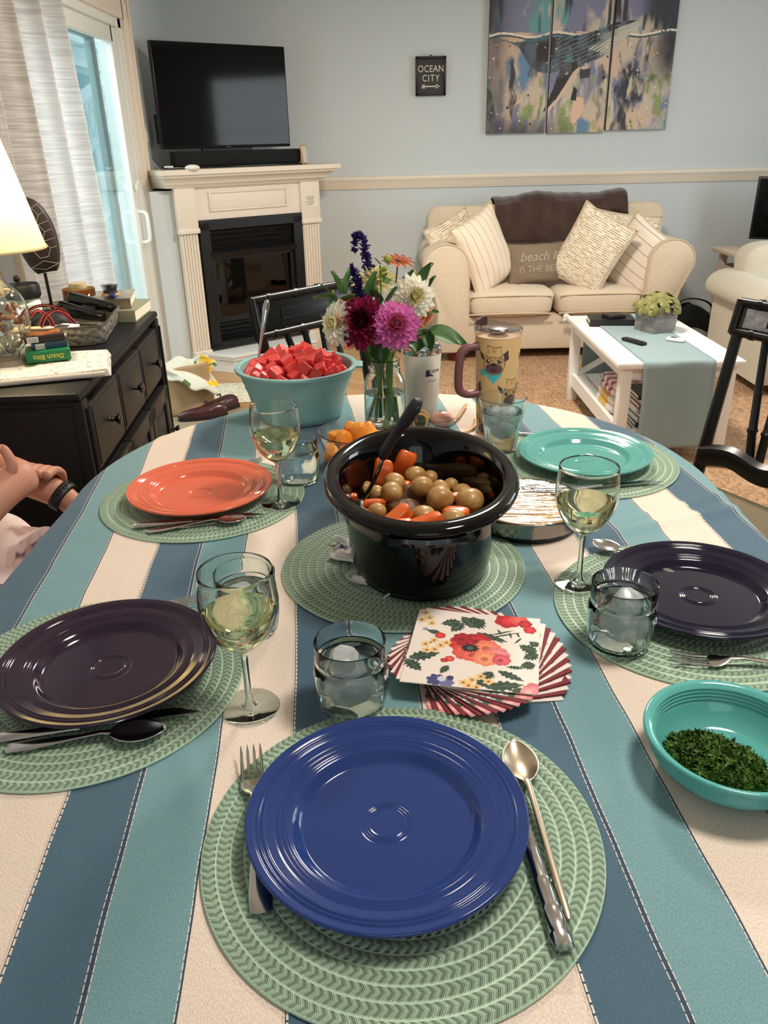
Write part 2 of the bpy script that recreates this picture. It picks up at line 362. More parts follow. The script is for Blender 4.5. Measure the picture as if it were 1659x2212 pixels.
# ================================================================ rugs
def rug_mat(name, c1, c2, s=90, rot=0.0):
    m_, nt, b = nmat(name); L = nt.links
    tc = N(nt, 'ShaderNodeTexCoord'); mp = N(nt, 'ShaderNodeMapping'); mp.inputs['Rotation'].default_value = (0, 0, rot); mp.inputs['Scale'].default_value = (1, .6, 1); L.new(tc.outputs['Object'], mp.inputs[0])
    v = N(nt, 'ShaderNodeTexVoronoi', ins={'Scale': s, 'Randomness': .55}); L.new(mp.outputs[0], v.inputs[0])
    n = N(nt, 'ShaderNodeTexNoise', ins={'Scale': 7.0, 'Detail': 4.0}); L.new(mp.outputs[0], n.inputs[0])
    sp = N(nt, 'ShaderNodeSeparateColor'); L.new(v.outputs['Color'], sp.inputs[0]); ad = N(nt, 'ShaderNodeMath', operation='MULTIPLY_ADD', ins={1: .6, 2: -.0}); L.new(sp.outputs[0], ad.inputs[0])
    a2 = N(nt, 'ShaderNodeMath', operation='ADD'); L.new(ad.outputs[0], a2.inputs[0]); m3 = N(nt, 'ShaderNodeMath', operation='MULTIPLY', ins={1: .5}); L.new(n.outputs[0], m3.inputs[0]); L.new(m3.outputs[0], a2.inputs[1])
    mx = N(nt, 'ShaderNodeMix', data_type='RGBA', ins={6: lin(c1), 7: lin(c2)}); L.new(a2.outputs[0], mx.inputs[0]); L.new(mx.outputs[2], b.inputs['Base Color'])
    bp = N(nt, 'ShaderNodeBump', invert=True, ins={'Strength': 1.0, 'Distance': .008}); L.new(v.outputs['Distance'], bp.inputs['Height']); L.new(bp.outputs[0], b.inputs['Normal'])
    b.inputs['Roughness'].default_value = .95
    return m_
m = MB(); m.box((1.75, 3.25, 0.002), (3.15, 4.8, 0.004), bev=.001)
tag(m.build('jute_rug', rug_mat('jute', (134, 98, 70), (206, 166, 128))), 'large brown woven jute rug under the coffee table and sofa', 'rug')
m = MB(); m.box((0, 0, 0.004), (1.15, .42, 0.008), bev=.003)
tag(m.build('hearth_mat', rug_mat('cotton_weave', (176, 160, 134), (236, 226, 202), 70), loc=(-.85, 4.66, 0), rot=(0, 0, .1)), 'small cream ribbed mat on the wood floor before the hearth', 'rug')
m = MB(); m.box((-.75, 3.35, 0.002), (1.2, 2.0, 0.004), bev=.001)
tag(m.build('floor_mat', mat('beige_mat', (150, 134, 108), .95, bump=.5, bscale=300)), 'plain beige mat under the brown shoe beside the black sideboard', 'rug')
# ================================================================ corner fireplace
A38 = math.radians(38)
fp = thing('fireplace', 'cream corner gas fireplace with fluted columns and black louvred insert', 'fireplace', (-1.15, 5.2, 0), A38)
m = MB()   # surround body round the opening (u .04..80, z .135...94)
m.box((-.03, .16, .56), (.14, .27, 1.12)); m.box((.885, .2, .56), (.15, .35, 1.12)); m.box((.42, .16, 1.05), (.78, .27, .23)); m.box((.42, .16, .065), (.78, .27, .13))
m.build('surround', TRIM, fp)
m = MB(); m.box((-.165, .175, .56), (.13, .27, 1.12)); m.build('side_panel', WALL, fp)
m = MB()   # frieze panel with raised rectangle
m.box((.42, .012, 1.05), (.76, .03, .215))
for z in (.995, 1.10): m.box((.415, -.008, z), (.56, .016, .014), bev=.005)
for u in (.135, .695): m.box((u, -.008, 1.0475), (.014, .016, .119), bev=.005)
m.box((.415, -.004, 1.0475), (.545, .008, .092), bev=.004); m.build('frieze_panel', TRIM, fp)
def column(u0, u1):
    m = MB(); c = (u0+u1)/2; w_ = u1-u0
    m.box((c, -.012, .06), (w_, .05, .12), bev=.003); m.box((c, -.010, .132), (w_*.97, .04, .024), bev=.006)
    m.box((c, .0, .52), (w_*.9, .02, .78))
    k = 6
    for i in range(k): m.tube([(u0+w_*(.14+.72*i/(k-1)), -.012, .15), (u0+w_*(.14+.72*i/(k-1)), -.012, .865)], w_*.055, 8)
    m.box((c, -.012, .885), (w_*1.06, .045, .03), bev=.006); m.box((c, -.006, 1.02), (w_, .034, .25), bev=.002)
    return m.build('column', TRIM, fp)
column(-.10, .035); column(.80, .95)
m = MB()   # mantel shelf: stepped crown moulding, back reaching into the corner
def shelf_ring(z, o): return [(-.135-o*.75, -.02-o, z), (.965+o, -.02-o, z), (1.07+o*.5, .22, z), (.9, .5, z), (.3, .68, z), (-.17-o*.1, .16, z)]
secs = [shelf_ring(1.135, .01), shelf_ring(1.15, .02), shelf_ring(1.155, .03), shelf_ring(1.168, .035), shelf_ring(1.19, .065), shelf_ring(1.195, .08), shelf_ring(1.207, .083), shelf_ring(1.21, .10), shelf_ring(1.236, .10)]
m.loft(secs, 0, False); m.build('mantel_shelf', TRIM, fp)
m = MB(); m.prism([(.0, -.01), (.10, -.19), (.72, -.19), (.84, -.01)], 0, .085); m.prism([(-.012, -.012), (.09, -.205), (.73, -.205), (.855, -.012)], .085, .105); m.prism([(-.02, -.012), (.085, -.215), (.735, -.215), (.86, -.012)], .105, .125)
m.build('hearth', mat('hearth_paint', (226, 224, 218), .4), fp, bevel=.003)
BLK = mat('black_metal', (26, 25, 26), 0.38, 0.3); DKB = mat('black_enamel', (13, 13, 14), 0.5)
ins = MB()
ins.box((.42, -.004, .91), (.76, .03, .06)); ins.box((.42, -.004, .155), (.76, .03, .04)); ins.box((.075, -.004, .53), (.07, .03, .79)); ins.box((.765, -.004, .53), (.07, .03, .79))
insert = ins.build('insert_frame', BLK, fp, bevel=.002)
for z in (.865, .832, .80, .768): m = MB(); m.box((.42, .012, z), (.63, .012, .024), rot=(.5, 0, 0)); m.build('louvre', BLK, insert)
m = MB(); m.box((.42, .0, .735), (.64, .05, .035), rot=(.35, 0, 0)); m.build('hood', BLK, insert)
for z in (.285, .255, .225, .195): m = MB(); m.box((.42, .012, z), (.63, .012, .022), rot=(.5, 0, 0)); m.build('louvre', BLK, insert)
m = MB(); m.box((.42, .03, .52), (.64, .02, .40)); m.box((.42, .025, .52), (.62, .02, .38)); 
m = MB()
for u in (.12, .72): m.box((u, .02, .52), (.03, .03, .41))
for z in (.315, .71): m.box((.42, .02, z), (.62, .03, .03))
m.build('door_frame', DKB, insert)
def brick_mat():
    m_, nt, b = nmat('firebrick'); L = nt.links; tc = N(nt, 'ShaderNodeTexCoord'); mp = N(nt, 'ShaderNodeMapping'); mp.inputs['Rotation'].default_value = (PI/2, 0, 0); L.new(tc.outputs['Object'], mp.inputs[0])
    br = N(nt, 'ShaderNodeTexBrick', ins={1: lin((150, 122, 84)), 2: lin((126, 100, 68)), 3: lin((70, 56, 40)), 'Scale': 1.0, 'Mortar Size': .004, 'Brick Width': .16, 'Row Height': .062}); L.new(mp.outputs[0], br.inputs[0]); L.new(br.outputs[0], b.inputs['Base Color']); b.inputs['Roughness'].default_value = .9
    return m_
m = MB(); m.box((.42, .285, .55), (.60, .02, .5)); m.box((.13, .16, .55), (.02, .25, .5)); m.box((.71, .16, .55), (.02, .25, .5)); m.box((.42, .16, .31), (.60, .25, .02)); m.build('brick_lining', brick_mat(), insert)
LOG = mat('ceramic_log', (70, 54, 42), .95, noise=.5, nscale=30, bump=1, bscale=40)
for (a, b2, r) in (((.18, .14, .40), (.60, .20, .47), .035), ((.24, .20, .36), (.66, .12, .37), .04), ((.33, .10, .42), (.55, .23, .52), .03)):
    m = MB(); m.tube(ease([a, ((a[0]+b2[0])/2, (a[1]+b2[1])/2+.01, (a[2]+b2[2])/2+.015), b2], 4), r, 9); m.build('log', LOG, insert)
m = MB(); m.box((.42, .16, .335), (.5, .2, .03), bev=.01); m.build('ember_bed', LOG, insert)
m = MB(); m.box((.42, .028, .51), (.60, .004, .39)); m.build('glass_front', glass_mat('smoked_glass', (120, 112, 104), (40, 38, 36), 1.2), insert)
m = MB(); m.box((.882, -.0245, 1.01), (.10, .001, .075)); lb = m.build('notice_label', mat('paper_label', (236, 226, 210), .7), fp)
INK = mat('ink_grey', (120, 110, 104), .7)
m = MB()
for k in range(6): m.box((.87+(-.004 if k % 2 else .004), -.0256, 1.037-k*.010), (.07-(k % 3)*.012, .0006, .0028))
m.build('printed_lines', INK, lb)
# television and sound bar on the mantel
tv = thing('television', 'flat black television standing on the cream corner mantel', 'television', (-1.15-math.sin(A38)*.2, 5.2+math.cos(A38)*.2, 0), math.radians(36))
SCR = mat('tv_screen', (7, 7, 9), .07, spec=.22)
m = MB(); m.box((.405, 0, 1.636), (.90, .035, .578), bev=.004); m.build('housing', BLK, tv)
m = MB(); m.box((.405, -.0195, 1.642), (.882, .004, .556)); m.build('screen', SCR, tv)
m = MB(); m.box((.405, .02, 1.30), (.35, .03, .14)); m.box((.405, .01, 1.24), (.5, .14, .012), bev=.004); m.build('stand', BLK, tv)
m = MB(); m.box((.40, -.019, 1.354), (.03, .002, .004)); m.build('badge', INK, tv)
sb = thing('sound_bar', 'long black fabric sound bar under the television', 'speaker', (-1.15-math.sin(A38)*.13, 5.2+math.cos(A38)*.13, 1.2365), math.radians(36))
m = MB(); m.box((.43, 0, .054), (.89, .08, .084), bev=.008); m.build('body', mat('speaker_cloth', (18, 18, 19), .85, bump=.4, bscale=900), sb)
m = MB(); m.box((.40, -.02, .006), (.97, .10, .011), bev=.003); m.build('base_plate', mat('glossy_black', (14, 14, 15), .12), sb)
m = MB(); m.box((-.065, -.05, .015), (.055, .004, .010)); m.build('indicator', mat('white_plastic', (245, 245, 240), .3), sb)
m = MB(); m.box((0, 0, .06), (.10, .012, .12), bev=.003); m.box((0, -.007, .06), (.08, .002, .10), mi=1)
tag(m.build('picture_frame', [mat('light_wood', (196, 154, 112), .5), mat('photo_paper', (220, 214, 200), .4)], loc=(-.475, 5.80, 1.236), rot=(-.12, 0, 1.35)), 'small light wood frame half hidden behind the sound bar', 'picture frame')
m = MB(); m.sphere((0, 0, 0), .035, sc=(1.3, .9, .5), seg=14, rings=8)
tag(m.build('seashell', mat('shell_white', (236, 226, 214), .4), loc=(-1.085, 5.10, 1.247)), 'small white shell on the mantel below the television', 'shell')
m = MB(); m.box((0, 0, 0), (.05, .008, .17), bev=.003)
tag(m.build('wifi_box', mat('black_plastic', (20, 20, 26), .35), loc=(-1.365, 5.52, 1.46), rot=(0, 0, 1.45)), 'dark blue-black box on the wall behind the television', 'box')
# ================================================================ wall sign
sg = thing('wall_sign', 'small black framed sign reading OCEAN CITY with an arrow', 'sign', (.386, 6.13, 1.759))
m = MB()
for x, z, sx, sz in ((-.095, 0, .016, .235), (.095, 0, .016, .235), (0, .11, .206, .016), (0, -.11, .206, .016)): m.box((x, 0, z), (sx, .024, sz), bev=.003)
m.build('frame', BLK, sg)
m = MB(); m.box((0, .004, 0), (.18, .01, .21)); m.build('board', mat('sign_board', (52, 50, 50), .6), sg)
CRM = mat('cream_print', (222, 214, 196), .6); RX = Matrix.Rotation(PI/2, 4, 'X')
lettering('OCEAN', .058, CRM, sg, Matrix.Translation((0, -.0025, .042)) @ RX, sx=.86, space=1.05)
lettering('CITY', .058, CRM, sg, Matrix.Translation((0, -.0025, -.014)) @ RX, sx=.86, space=1.15)
m = MB(); m.box((0, -.002, -.062), (.10, .001, .007)); m.prism([(.035, -.014), (.062, 0), (.035, .014)], 0, .001, X=Matrix.Translation((0, -.0015, -.062)) @ RX)
for k in range(3): m.box((-.045-k*.006, -.002, -.056), (.004, .001, .014), rot=(0, .6, 0)); m.box((-.045-k*.006, -.002, -.068), (.004, .001, .014), rot=(0, -.6, 0))
m.build('arrow', CRM, sg)
m = MB(); m.sphere((0, -.002, .123), .005); m.build('hook', BLK, sg)
# ================================================================ whale triptych
def paint_whale(X, Z):
    """X 0..1.25 m from the left edge, Z height above the floor"""
    x = X; z = Z-1.40
    wx = x+.05*(fbm(x*9, z*9, 5)-.5); wz = z+.10*(fbm(x*8+4, z*6, 6)-.5)
    n1 = fbm(wx*9, wz*3.4, 11, 5); n2 = fbm(wx*7+9, wz*4+3, 23, 5); n3 = fbm(wx*17, wz*8, 31, 5); n4 = fbm(wx*6+2, wz*2.5, 47, 5); n5 = fbm(wx*12+5, wz*4, 53, 5)
    def mixc(a, b, t): t = np.clip(t, 0, 1)[:, None]; return a*(1-t)+b*t
    one = np.ones((len(x), 1))
    cream = one*L3((202, 186, 168)); lilac = one*L3((128, 128, 156)); green = one*L3((140, 156, 96)); teal = one*L3((104, 158, 160)); dark = one*L3((52, 52, 62)); peach = one*L3((212, 182, 158)); blue = one*L3((100, 136, 166))
    c = mixc(cream, lilac, (n1-.50)*9); c = mixc(c, peach, (n2-.50)*9); c = mixc(c, green, (n3-.53)*10*(z < .34)); c = mixc(c, blue, (n4-.54)*10*.8); c = mixc(c, dark, (n5-.60)*10*.8); c = mixc(c, cream, (fbm(wx*26+3, wz*8, 71)-.58)*6)
    up = z > .60+.03*(n5-.5)
    ct = mixc(cream, teal, (n1-.48)*8); ct = mixc(ct, dark, (fbm(x*24, z*2.6, 81)-.52)*7); ct = mixc(ct, lilac, (n2-.52)*8)
    c = np.where(up[:, None], ct, c)
    e = lambda v: 1/(1+np.exp(-v))
    c = mixc(c, one*L3((56, 52, 70)), e((.10-x)/.03)*(n1+.35)); c = mixc(c, one*L3((44, 42, 50)), e((x-1.12)/.03)*e((z-.30)/.04)*(n2+.45)); c = mixc(c, dark, e((.06-z)/.025)*(n1+.2)*e((.55-x)/.05))
    c = mixc(c, one*L3((50, 54, 64)), e((z-.66)/.015)*e((x-1.02)/.02)*(n1+.5))
    # water line
    wl = .585+.012*np.sin(x*17)+.012*(n3-.5); c = np.where((np.abs(z-wl) < .006)[:, None], L3((232, 220, 200)), c); c = np.where((np.abs(z-wl+.012) < .005)[:, None], L3((60, 80, 84)), c)
    wob = .010*(n3-.5)*2; xx = x+wob; zz = z+wob
    body = [(.02, .575), (.09, .56), (.16, .55), (.22, .552), (.33, .565), (.36, .585), (.40, .57), (.56, .575), (.70, .60), (.83, .645), (.97, .655), (1.01, .638), (.985, .62), (.98, .60), (.93, .575), (.85, .51), (.77, .45), (.68, .415), (.62, .39), (.58, .40), (.50, .38), (.42, .36), (.34, .37), (.27, .42), (.22, .49), (.19, .53), (.12, .55), (.02, .565)]
    b = inpoly(xx, zz, body)
    bc = mixc(one*L3((46, 38, 38)), one*L3((84, 100, 112)), (n3-.42)*4); bc = mixc(bc, one*L3((190, 184, 172)), (x-.72)/.12*(n3+.2)*(z-(.35+.33*(x-.6)) < .18)); bc = mixc(bc, teal*.6, (z-.535)/.05*(n1-.42)*5*(x < .70)); bc = mixc(bc, one*L3((150, 160, 160)), (np.sin((z-x*.35)*260+n3*9)-.55)*1.2*(x > .45)*(z > .40))
    c = np.where(b[:, None], bc, c)
    jaw = inpoly(xx, zz, [(.66, .50), (.80, .55), (.93, .61), (1.0, .635), (.98, .60), (.88, .535), (.78, .47)]); c = np.where((jaw & (np.sin((z-x*.55)*320) > -.2))[:, None], L3((206, 196, 178)), c)
    fin = [(.52, .43), (.60, .42), (.62, .40), (.57, .34), (.52, .27), (.47, .19), (.42, .13), (.385, .125), (.41, .18), (.445, .26), (.47, .34)]
    c = np.where(inpoly(xx, zz, fin)[:, None], mixc(one*L3((42, 38, 40)), one*L3((104, 100, 104)), (n3-.45)*4), c)
    c = np.where(inpoly(xx, zz, [(.62, .40), (.60, .33), (.545, .26), (.47, .17), (.42, .115), (.385, .11), (.40, .13), (.47, .20), (.53, .29), (.575, .36)])[:, None], L3((214, 188, 166)), c)
    c = np.where(inpoly(xx, zz, [(.62, .38), (.70, .39), (.69, .33), (.63, .32)])[:, None], L3((60, 58, 62)), c)
    c = np.where(inpoly(xx, zz, [(.60, .22), (.66, .20), (.665, .13), (.62, .055), (.595, .05), (.585, .10)])[:, None], L3((226, 186, 160)), c)
    c = np.where(inpoly(xx, zz, [(.59, .28), (.615, .26), (.61, .19), (.575, .20)])[:, None], L3((34, 34, 36)), c)
    c = np.where((((x-.71)**2+(z-.548)**2) < .009**2)[:, None], L3((20, 20, 22)), c)
    rr = np.random.RandomState(5)
    for k in range(130):
        a, d, r = rr.uniform(0, 1.25), rr.uniform(0, .62), rr.uniform(.0018, .0055); col = (236, 228, 210) if k % 3 else (40, 44, 48); r = r*(1.7 if k % 9 == 0 else 1)
        c = np.where((((x-a)**2+(z-d)**2) < r*r)[:, None], L3(col), c)
    return c
CANVAS = attr_mat('painted_canvas', .55, bump=.15, bscale=900); CEDGE = mat('canvas_edge', (64, 62, 66), .7)
for i, (x0, x1, zb) in enumerate(((.774, 1.176, 1.397), (1.194, 1.590, 1.392), (1.606, 2.022, 1.402))):
    lab = ('left canvas of the whale triptych, showing the dark tail and back', 'middle canvas of the whale triptych, showing the whale body and fins', 'right canvas of the whale triptych, showing the whale head')[i]
    th = thing('canvas_painting', lab, 'painting', (x0, 6.115, zb), 0, 'whale triptych above the sofa')
    W_, H_ = x1-x0, .92; nu, nv = 150, 340; m = MB()
    m.grid(lambda a, b: (a*W_, 0, b*H_), nu, nv)
    V = np.array(m.v); c = paint_whale(V[:, 0]+x0-.774, V[:, 2]+zb); pc = np.ones((len(V), 4)); pc[:, :3] = c
    m.build('painted_face', CANVAS, th, clean=False, paint=pc, sharp=0)
    m = MB(); m.box((W_/2, .0175, H_/2), (W_, .033, H_)); m.build('stretcher', CEDGE, th)
# ================================================================ loveseat
LIN = mat('sofa_linen', (214, 196, 172), .9, noise=.06, nscale=120, bump=.25, bscale=700, sheen=.2)
PIPE = mat('sofa_piping', (206, 186, 158), .9)
def cushion_box(m, c, d, puff=.02, nu=26, nv=22, mi=0, wr=0.0, seed=0, e1=.28, e2=.42, e3=.30):
    """soft box: superellipsoid with bulging faces"""
    x, y, z = d[0]/2, d[1]/2, d[2]/2; ph = random.Random(seed).uniform(0, 9)
    def f(u, v):
        a = 2*PI*u; t = PI*(v-.5)
        def p(w_, e): return math.copysign(abs(w_)**e, w_)
        ct, stt = p(math.cos(t), e1), p(math.sin(t), e2); X = ct*p(math.cos(a), e3); Y = ct*p(math.sin(a), e3); Z = stt
        b = 1+puff*(1-X*X)*(1-Y*Y)*6
        k = wr*(math.sin(X*9+ph+Z*3)*math.cos(Y*7+ph)+.6*math.sin(X*23+Y*11+ph))
        return (c[0]+X*x*(1+.02*math.sin(Z*3)), c[1]+Y*y, c[2]+Z*z*b+k)
    m.grid(f, nu*2, nv, mi)
sofa = thing('loveseat', 'cream linen two-seat sofa with rolled arms against the blue wall', 'sofa', (1.16, 5.68, .0045))
m = MB(); m.box((0, .02, .175), (1.52, .76, .23), bev=.02); m.box((0, .34, .45), (1.5, .12, .75), bev=.04); m.build('base', LIN, sofa)
def arm(sg):
    pr = []; cx, cz, R_ = .725, .625, .135
    pr += [(.58, .06), (.575, .30), (.575, .52)]
    for k in range(13):
        a = PI+.15-(PI+.75)*k/12; pr.append((cx+R_*1.08*math.cos(a), cz+R_*math.sin(a)))
    pr += [(.80, .45), (.775, .35), (.77, .06)]
    P = [(sg*a, b) for a, b in pr]; secs = []
    for y, o in ((-.43, .018), (-.425, .006), (-.41, 0), (.30, 0), (.36, .01)):
        cxm = sg*.69; secs.append([(cxm+(a-cxm)*(1-o*3), y, .40+(b-.40)*(1-o*2.2)) for a, b in P])
    m = MB(); m.loft(secs, 0, True); ar = m.build('arm', LIN, sofa, sharp=50)
    m = MB(); q = [(a, -.425, b) for a, b in P]; m.tube(q, .0055, 6); m.build('piping', PIPE, ar)
arm(-1); arm(1)
for i, x in enumerate((-.295, .295)):
    m = MB(); cushion_box(m, (x, -.10, .375), (.585, .68, .17), .03, wr=.003, seed=i)
    cu = m.build('seat_cushion', LIN, sofa, sharp=0)
    m = MB()
    for zz in (.432, .318): m.tube([(x-.275, -.425, zz-.006), (x-.15, -.437, zz), (x, -.44, zz+.002), (x+.15, -.437, zz), (x+.275, -.425, zz-.006)], .005, 6)
    m.build('piping', PIPE, cu)
for i, x in enumerate((-.40, .40)):
    m = MB(); cushion_box(m, (0, 0, 0), (.82, .22, .48), .0, wr=.004, seed=i+5, nu=30, e1=.16, e2=.3, e3=.2)
    cu = m.build('back_cushion', LIN, sofa, sharp=0, loc=(x, .17, .70), rot=(-.16, 0, 0))
    m = MB(); m.tube([(-.38, -.09, .222), (0, -.10, .235), (.38, -.09, .222)], .005, 6); m.build('piping', PIPE, cu)
m = MB(); m.grid(lambda a, b: ((a-.5)*.06, -.002*math.sin(b*6), -b*.045+.01*math.sin(a*5)), 8, 6); m.build('care_label', mat('label_white', (240, 240, 238), .5), sofa, loc=(.075, -.452, .305), solid=.001)
for sx in (-.66, .66):
    m = MB(); m.lathe([(.0, 0), (.03, 0), (.038, .03), (.04, .07), (0, .07)], 16); m.build('foot', mat('cherry_wood', (96, 34, 20), .35), sofa, loc=(sx, -.36, 0))
def pillow(name, label, m_, w_, h_, t_, loc, rot, grp=None, seed=0, cat='pillow', welt=True, wm=None):
    e = thing(name, label, cat, loc, 0, grp, rot=rot); rd = random.Random(seed); ph = [rd.uniform(0, 6) for _ in range(4)]
    def f(sgn):
        def g(a, b):
            u, v = a*2-1, b*2-1; e1 = max(0, 1-u*u)**.55*max(0, 1-v*v)**.55
            k = 1-.07*(1-abs(v))**1*(abs(u)**6)*1; kx = 1-.08*(1-v*v)*abs(u)**3; kz = 1-.08*(1-u*u)*abs(v)**3
            wr = .006*math.sin(u*5+ph[0]+v*3)*math.cos(v*6+ph[1])*(1-e1)*e1*3
            return (u*w_/2*kx, sgn*(t_/2*e1+wr), v*h_/2*kz)
        return g
    m = MB(); m.grid(f(1), 24, 24); m.grid(f(-1), 24, 24, flip=True); m.build('cover', m_, e, sharp=0)
    if welt:
        q = []
        for k in range(96):
            t = k/96*4; s_ = int(t); r = (t-s_)*2-1; u, v = ((r, -1), (1, r), (-r, 1), (-1, -r))[s_]
            q.append((u*w_/2*(1-.08*(1-v*v)*abs(u)**3), 0, v*h_/2*(1-.08*(1-u*u)*abs(v)**3)))
        m = MB(); m.tube(q+[q[0]], .006, 6); m.build('piping', wm or PIPE, e)
    return e
def stripe_mat(name, base, line, period, width, axis=0, dash=0.0):
    m_, nt, b = nmat(name); L = nt.links; tc = N(nt, 'ShaderNodeTexCoord'); sp = N(nt, 'ShaderNodeSeparateXYZ'); L.new(tc.outputs['Object'], sp.inputs[0])
    md = N(nt, 'ShaderNodeMath', operation='PINGPONG', ins={1: period/2}); L.new(sp.outputs[axis], md.inputs[0]); lt = N(nt, 'ShaderNodeMath', operation='LESS_THAN', ins={1: width}); L.new(md.outputs[0], lt.inputs[0])
    last = lt.outputs[0]
    if dash:
        n = N(nt, 'ShaderNodeTexNoise', ins={'Scale': dash, 'Detail': 2.0}); mp = N(nt, 'ShaderNodeMapping'); mp.inputs['Scale'].default_value = (1, 1, 1) if axis == 0 else (.5, 1, 3); L.new(tc.outputs['Object'], mp.inputs[0]); L.new(mp.outputs[0], n.inputs[0])
        g = N(nt, 'ShaderNodeMath', operation='GREATER_THAN', ins={1: .48}); L.new(n.outputs[0], g.inputs[0]); mu = N(nt, 'ShaderNodeMath', operation='MULTIPLY'); L.new(last, mu.inputs[0]); L.new(g.outputs[0], mu.inputs[1]); last = mu.outputs[0]
    mx = N(nt, 'ShaderNodeMix', data_type='RGBA', ins={6: lin(base), 7: lin(line)}); L.new(last, mx.inputs[0]); L.new(mx.outputs[2], b.inputs['Base Color'])
    n2 = N(nt, 'ShaderNodeTexNoise', ins={'Scale': 500.0}); L.new(tc.outputs['Object'], n2.inputs[0]); bp = N(nt, 'ShaderNodeBump', ins={'Strength': .3, 'Distance': .003}); L.new(n2.outputs[0], bp.inputs['Height']); L.new(bp.outputs[0], b.inputs['Normal'])
    b.inputs['Roughness'].default_value = .9
    return m_
STR_V = stripe_mat('pillow_stripe_vertical', (236, 220, 198), (168, 146, 122), .052, .0016, 0)
STR_H = stripe_mat('pillow_stripe_horizontal', (238, 226, 210), (136, 118, 102), .062, .0018, 2)
WOV = stripe_mat('pillow_woven', (240, 228, 206), (176, 154, 124), .0135, .0034, 2, dash=55)
pillow('throw_pillow', 'cream pillow with vertical tan pinstripes leaning on the sofa left arm', STR_V, .42, .50, .16, (.700, 5.42, .695), (-.22, -.36, .75), 'pinstriped sofa pillows', 1)
pillow('throw_pillow', 'cream woven pillow mostly hidden behind the left pinstriped pillow', WOV, .36, .42, .12, (.53, 5.58, .70), (-.2, -.38, .5), 'nubby woven sofa pillows', 2)
pillow('throw_pillow', 'cream nubby woven pillow standing on its corner right of the beach life pillow', WOV, .40, .50, .15, (1.385, 5.38, .685), (-.22, .44, -.65), 'nubby woven sofa pillows', 3)
pillow('throw_pillow', 'cream pillow with horizontal brown stripes slumped against the sofa right arm', STR_H, .40, .46, .15, (1.705, 5.42, .625), (-.2, .56, -.75), 'pinstriped sofa pillows', 4)
pillow('throw_pillow', 'plain cream woven pillow behind the two right-hand pillows', WOV, .46, .46, .13, (1.64, 5.56, .68), (-.2, .12, -.1), 'nubby woven sofa pillows', 5)
tx = pillow('lumbar_pillow', 'small brown pillow reading beach life is the best at the sofa centre', mat('brown_canvas', (134, 118, 100), .9, bump=.3, bscale=500), .46, .27, .12, (1.09, 5.50, .605), (-.25, -.04, 0), None, 6, welt=False)
def warp_p(dx, dz):
    def f(p):
        u, v = (p.x+dx)/.23, (p.y+dz)/.135; e1 = max(0, 1-u*u)**.55*max(0, 1-v*v)**.55
        return Vector((p.x+dx, -(.06*e1+.004), p.y+dz))
    return f
CRT = mat('cream_print', (222, 214, 196), .6)
lettering('beach life', .086, CRT, tx, None, sx=.95, warp=warp_p(.005, .035), shear=.35)
lettering('IS THE BEST', .058, CRT, tx, None, sx=.95, warp=warp_p(-.01, -.045))
# brown throw over the sofa back
def thr(a, b):
    x = .80+a*.90; s = b*.62; lean = .16
    zt = .958+.012*math.sin(a*7+.5)+.034*math.sin(a*2.8-.2); k = .005*math.sin(a*19+b*5)+.002*math.sin(a*60)+.008*math.sin(b*9+a*11)
    gap = -.022*math.exp(-((x-1.17)/.025)**2)
    if s < .16: return (x, 5.97-(.0)*s+k*.3, zt-.16+s)
    if s < .30: q = (s-.16)/.14*PI; return (x, 5.860+.115*math.cos(q), zt+.035*math.sin(q)+k)
    d = s-.30; return (x+.05*d*math.sin(a*3), 5.745-d*.20+k*.6-.012, zt-d*(.72+.08*math.sin(a*5))+gap)
m = MB(); m.grid(thr, 70, 40)
tw = tag(m.build('throw_blanket', mat('brown_fleece', (66, 46, 38), .95, noise=.25, nscale=14, bump=.6, bscale=160, sheen=.4), sharp=0, solid=.012, sub=1), 'dark brown fleece blanket draped over the sofa back', 'blanket')
m = MB()
for k in range(60):
    x = 1.60+random.random()*.10; z = .93-random.random()*.12; y = 5.695-random.random()*.015
    q = [(x, y, z)]
    for i in range(5): q.append((q[-1][0]+random.uniform(-.012, .014), q[-1][1]+random.uniform(-.006, .003), q[-1][2]+random.uniform(-.018, .008)))
    m.tube(q, .0025, 4)
fr = m.build('fringe', mat('brown_fringe', (78, 56, 48), .9), tw)
# ================================================================ coffee table and what lies on it
WP = mat('white_table_paint', (240, 238, 234), .35)
ct = thing('coffee_table', 'white coffee table with slatted lower shelf and crossed ends', 'coffee table', (1.055, 3.40, 0))
m = MB(); m.box((.26, .50, .456), (.56, 1.04, .026), bev=.004); m.build('tabletop', WP, ct)
for x in (.03, .49):
    for y in (.03, .97): m = MB(); m.box((x, y, .2245), (.05, .05, .439), bev=.002); m.build('leg', WP, ct)
m = MB(); m.box((.03, .5, .415), (.022, .9, .055)); m.box((.49, .5, .415), (.022, .9, .055)); m.box((.26, .03, .415), (.42, .022, .055)); m.box((.26, .97, .415), (.42, .022, .055)); m.build('apron', WP, ct)
m = MB(); m.box((.03, .5, .125), (.022, .9, .07)); m.box((.49, .5, .125), (.022, .9, .07)); m.box((.26, .03, .125), (.42, .022, .05)); m.box((.26, .97, .125), (.42, .022, .05)); m.build('lower_rail', WP, ct)
for k in range(6): m = MB(); m.box((.065+k*.078, .5, .14), (.06, .92, .014), bev=.002); m.build('slat', WP, ct)
m = MB(); m.tube([(.06, .97, .155), (.46, .97, .39)], .018, 4); m.tube([(.46, .972, .155), (.06, .972, .39)], .018, 4); m.build('cross_brace', WP, ct)
m = MB(); m.box((.062, .50, .28), (.012, .025, .27), bev=.002); 
RUN = mat('runner_teal', (140, 160, 162), .9, noise=.05, nscale=300, bump=.35, bscale=900)
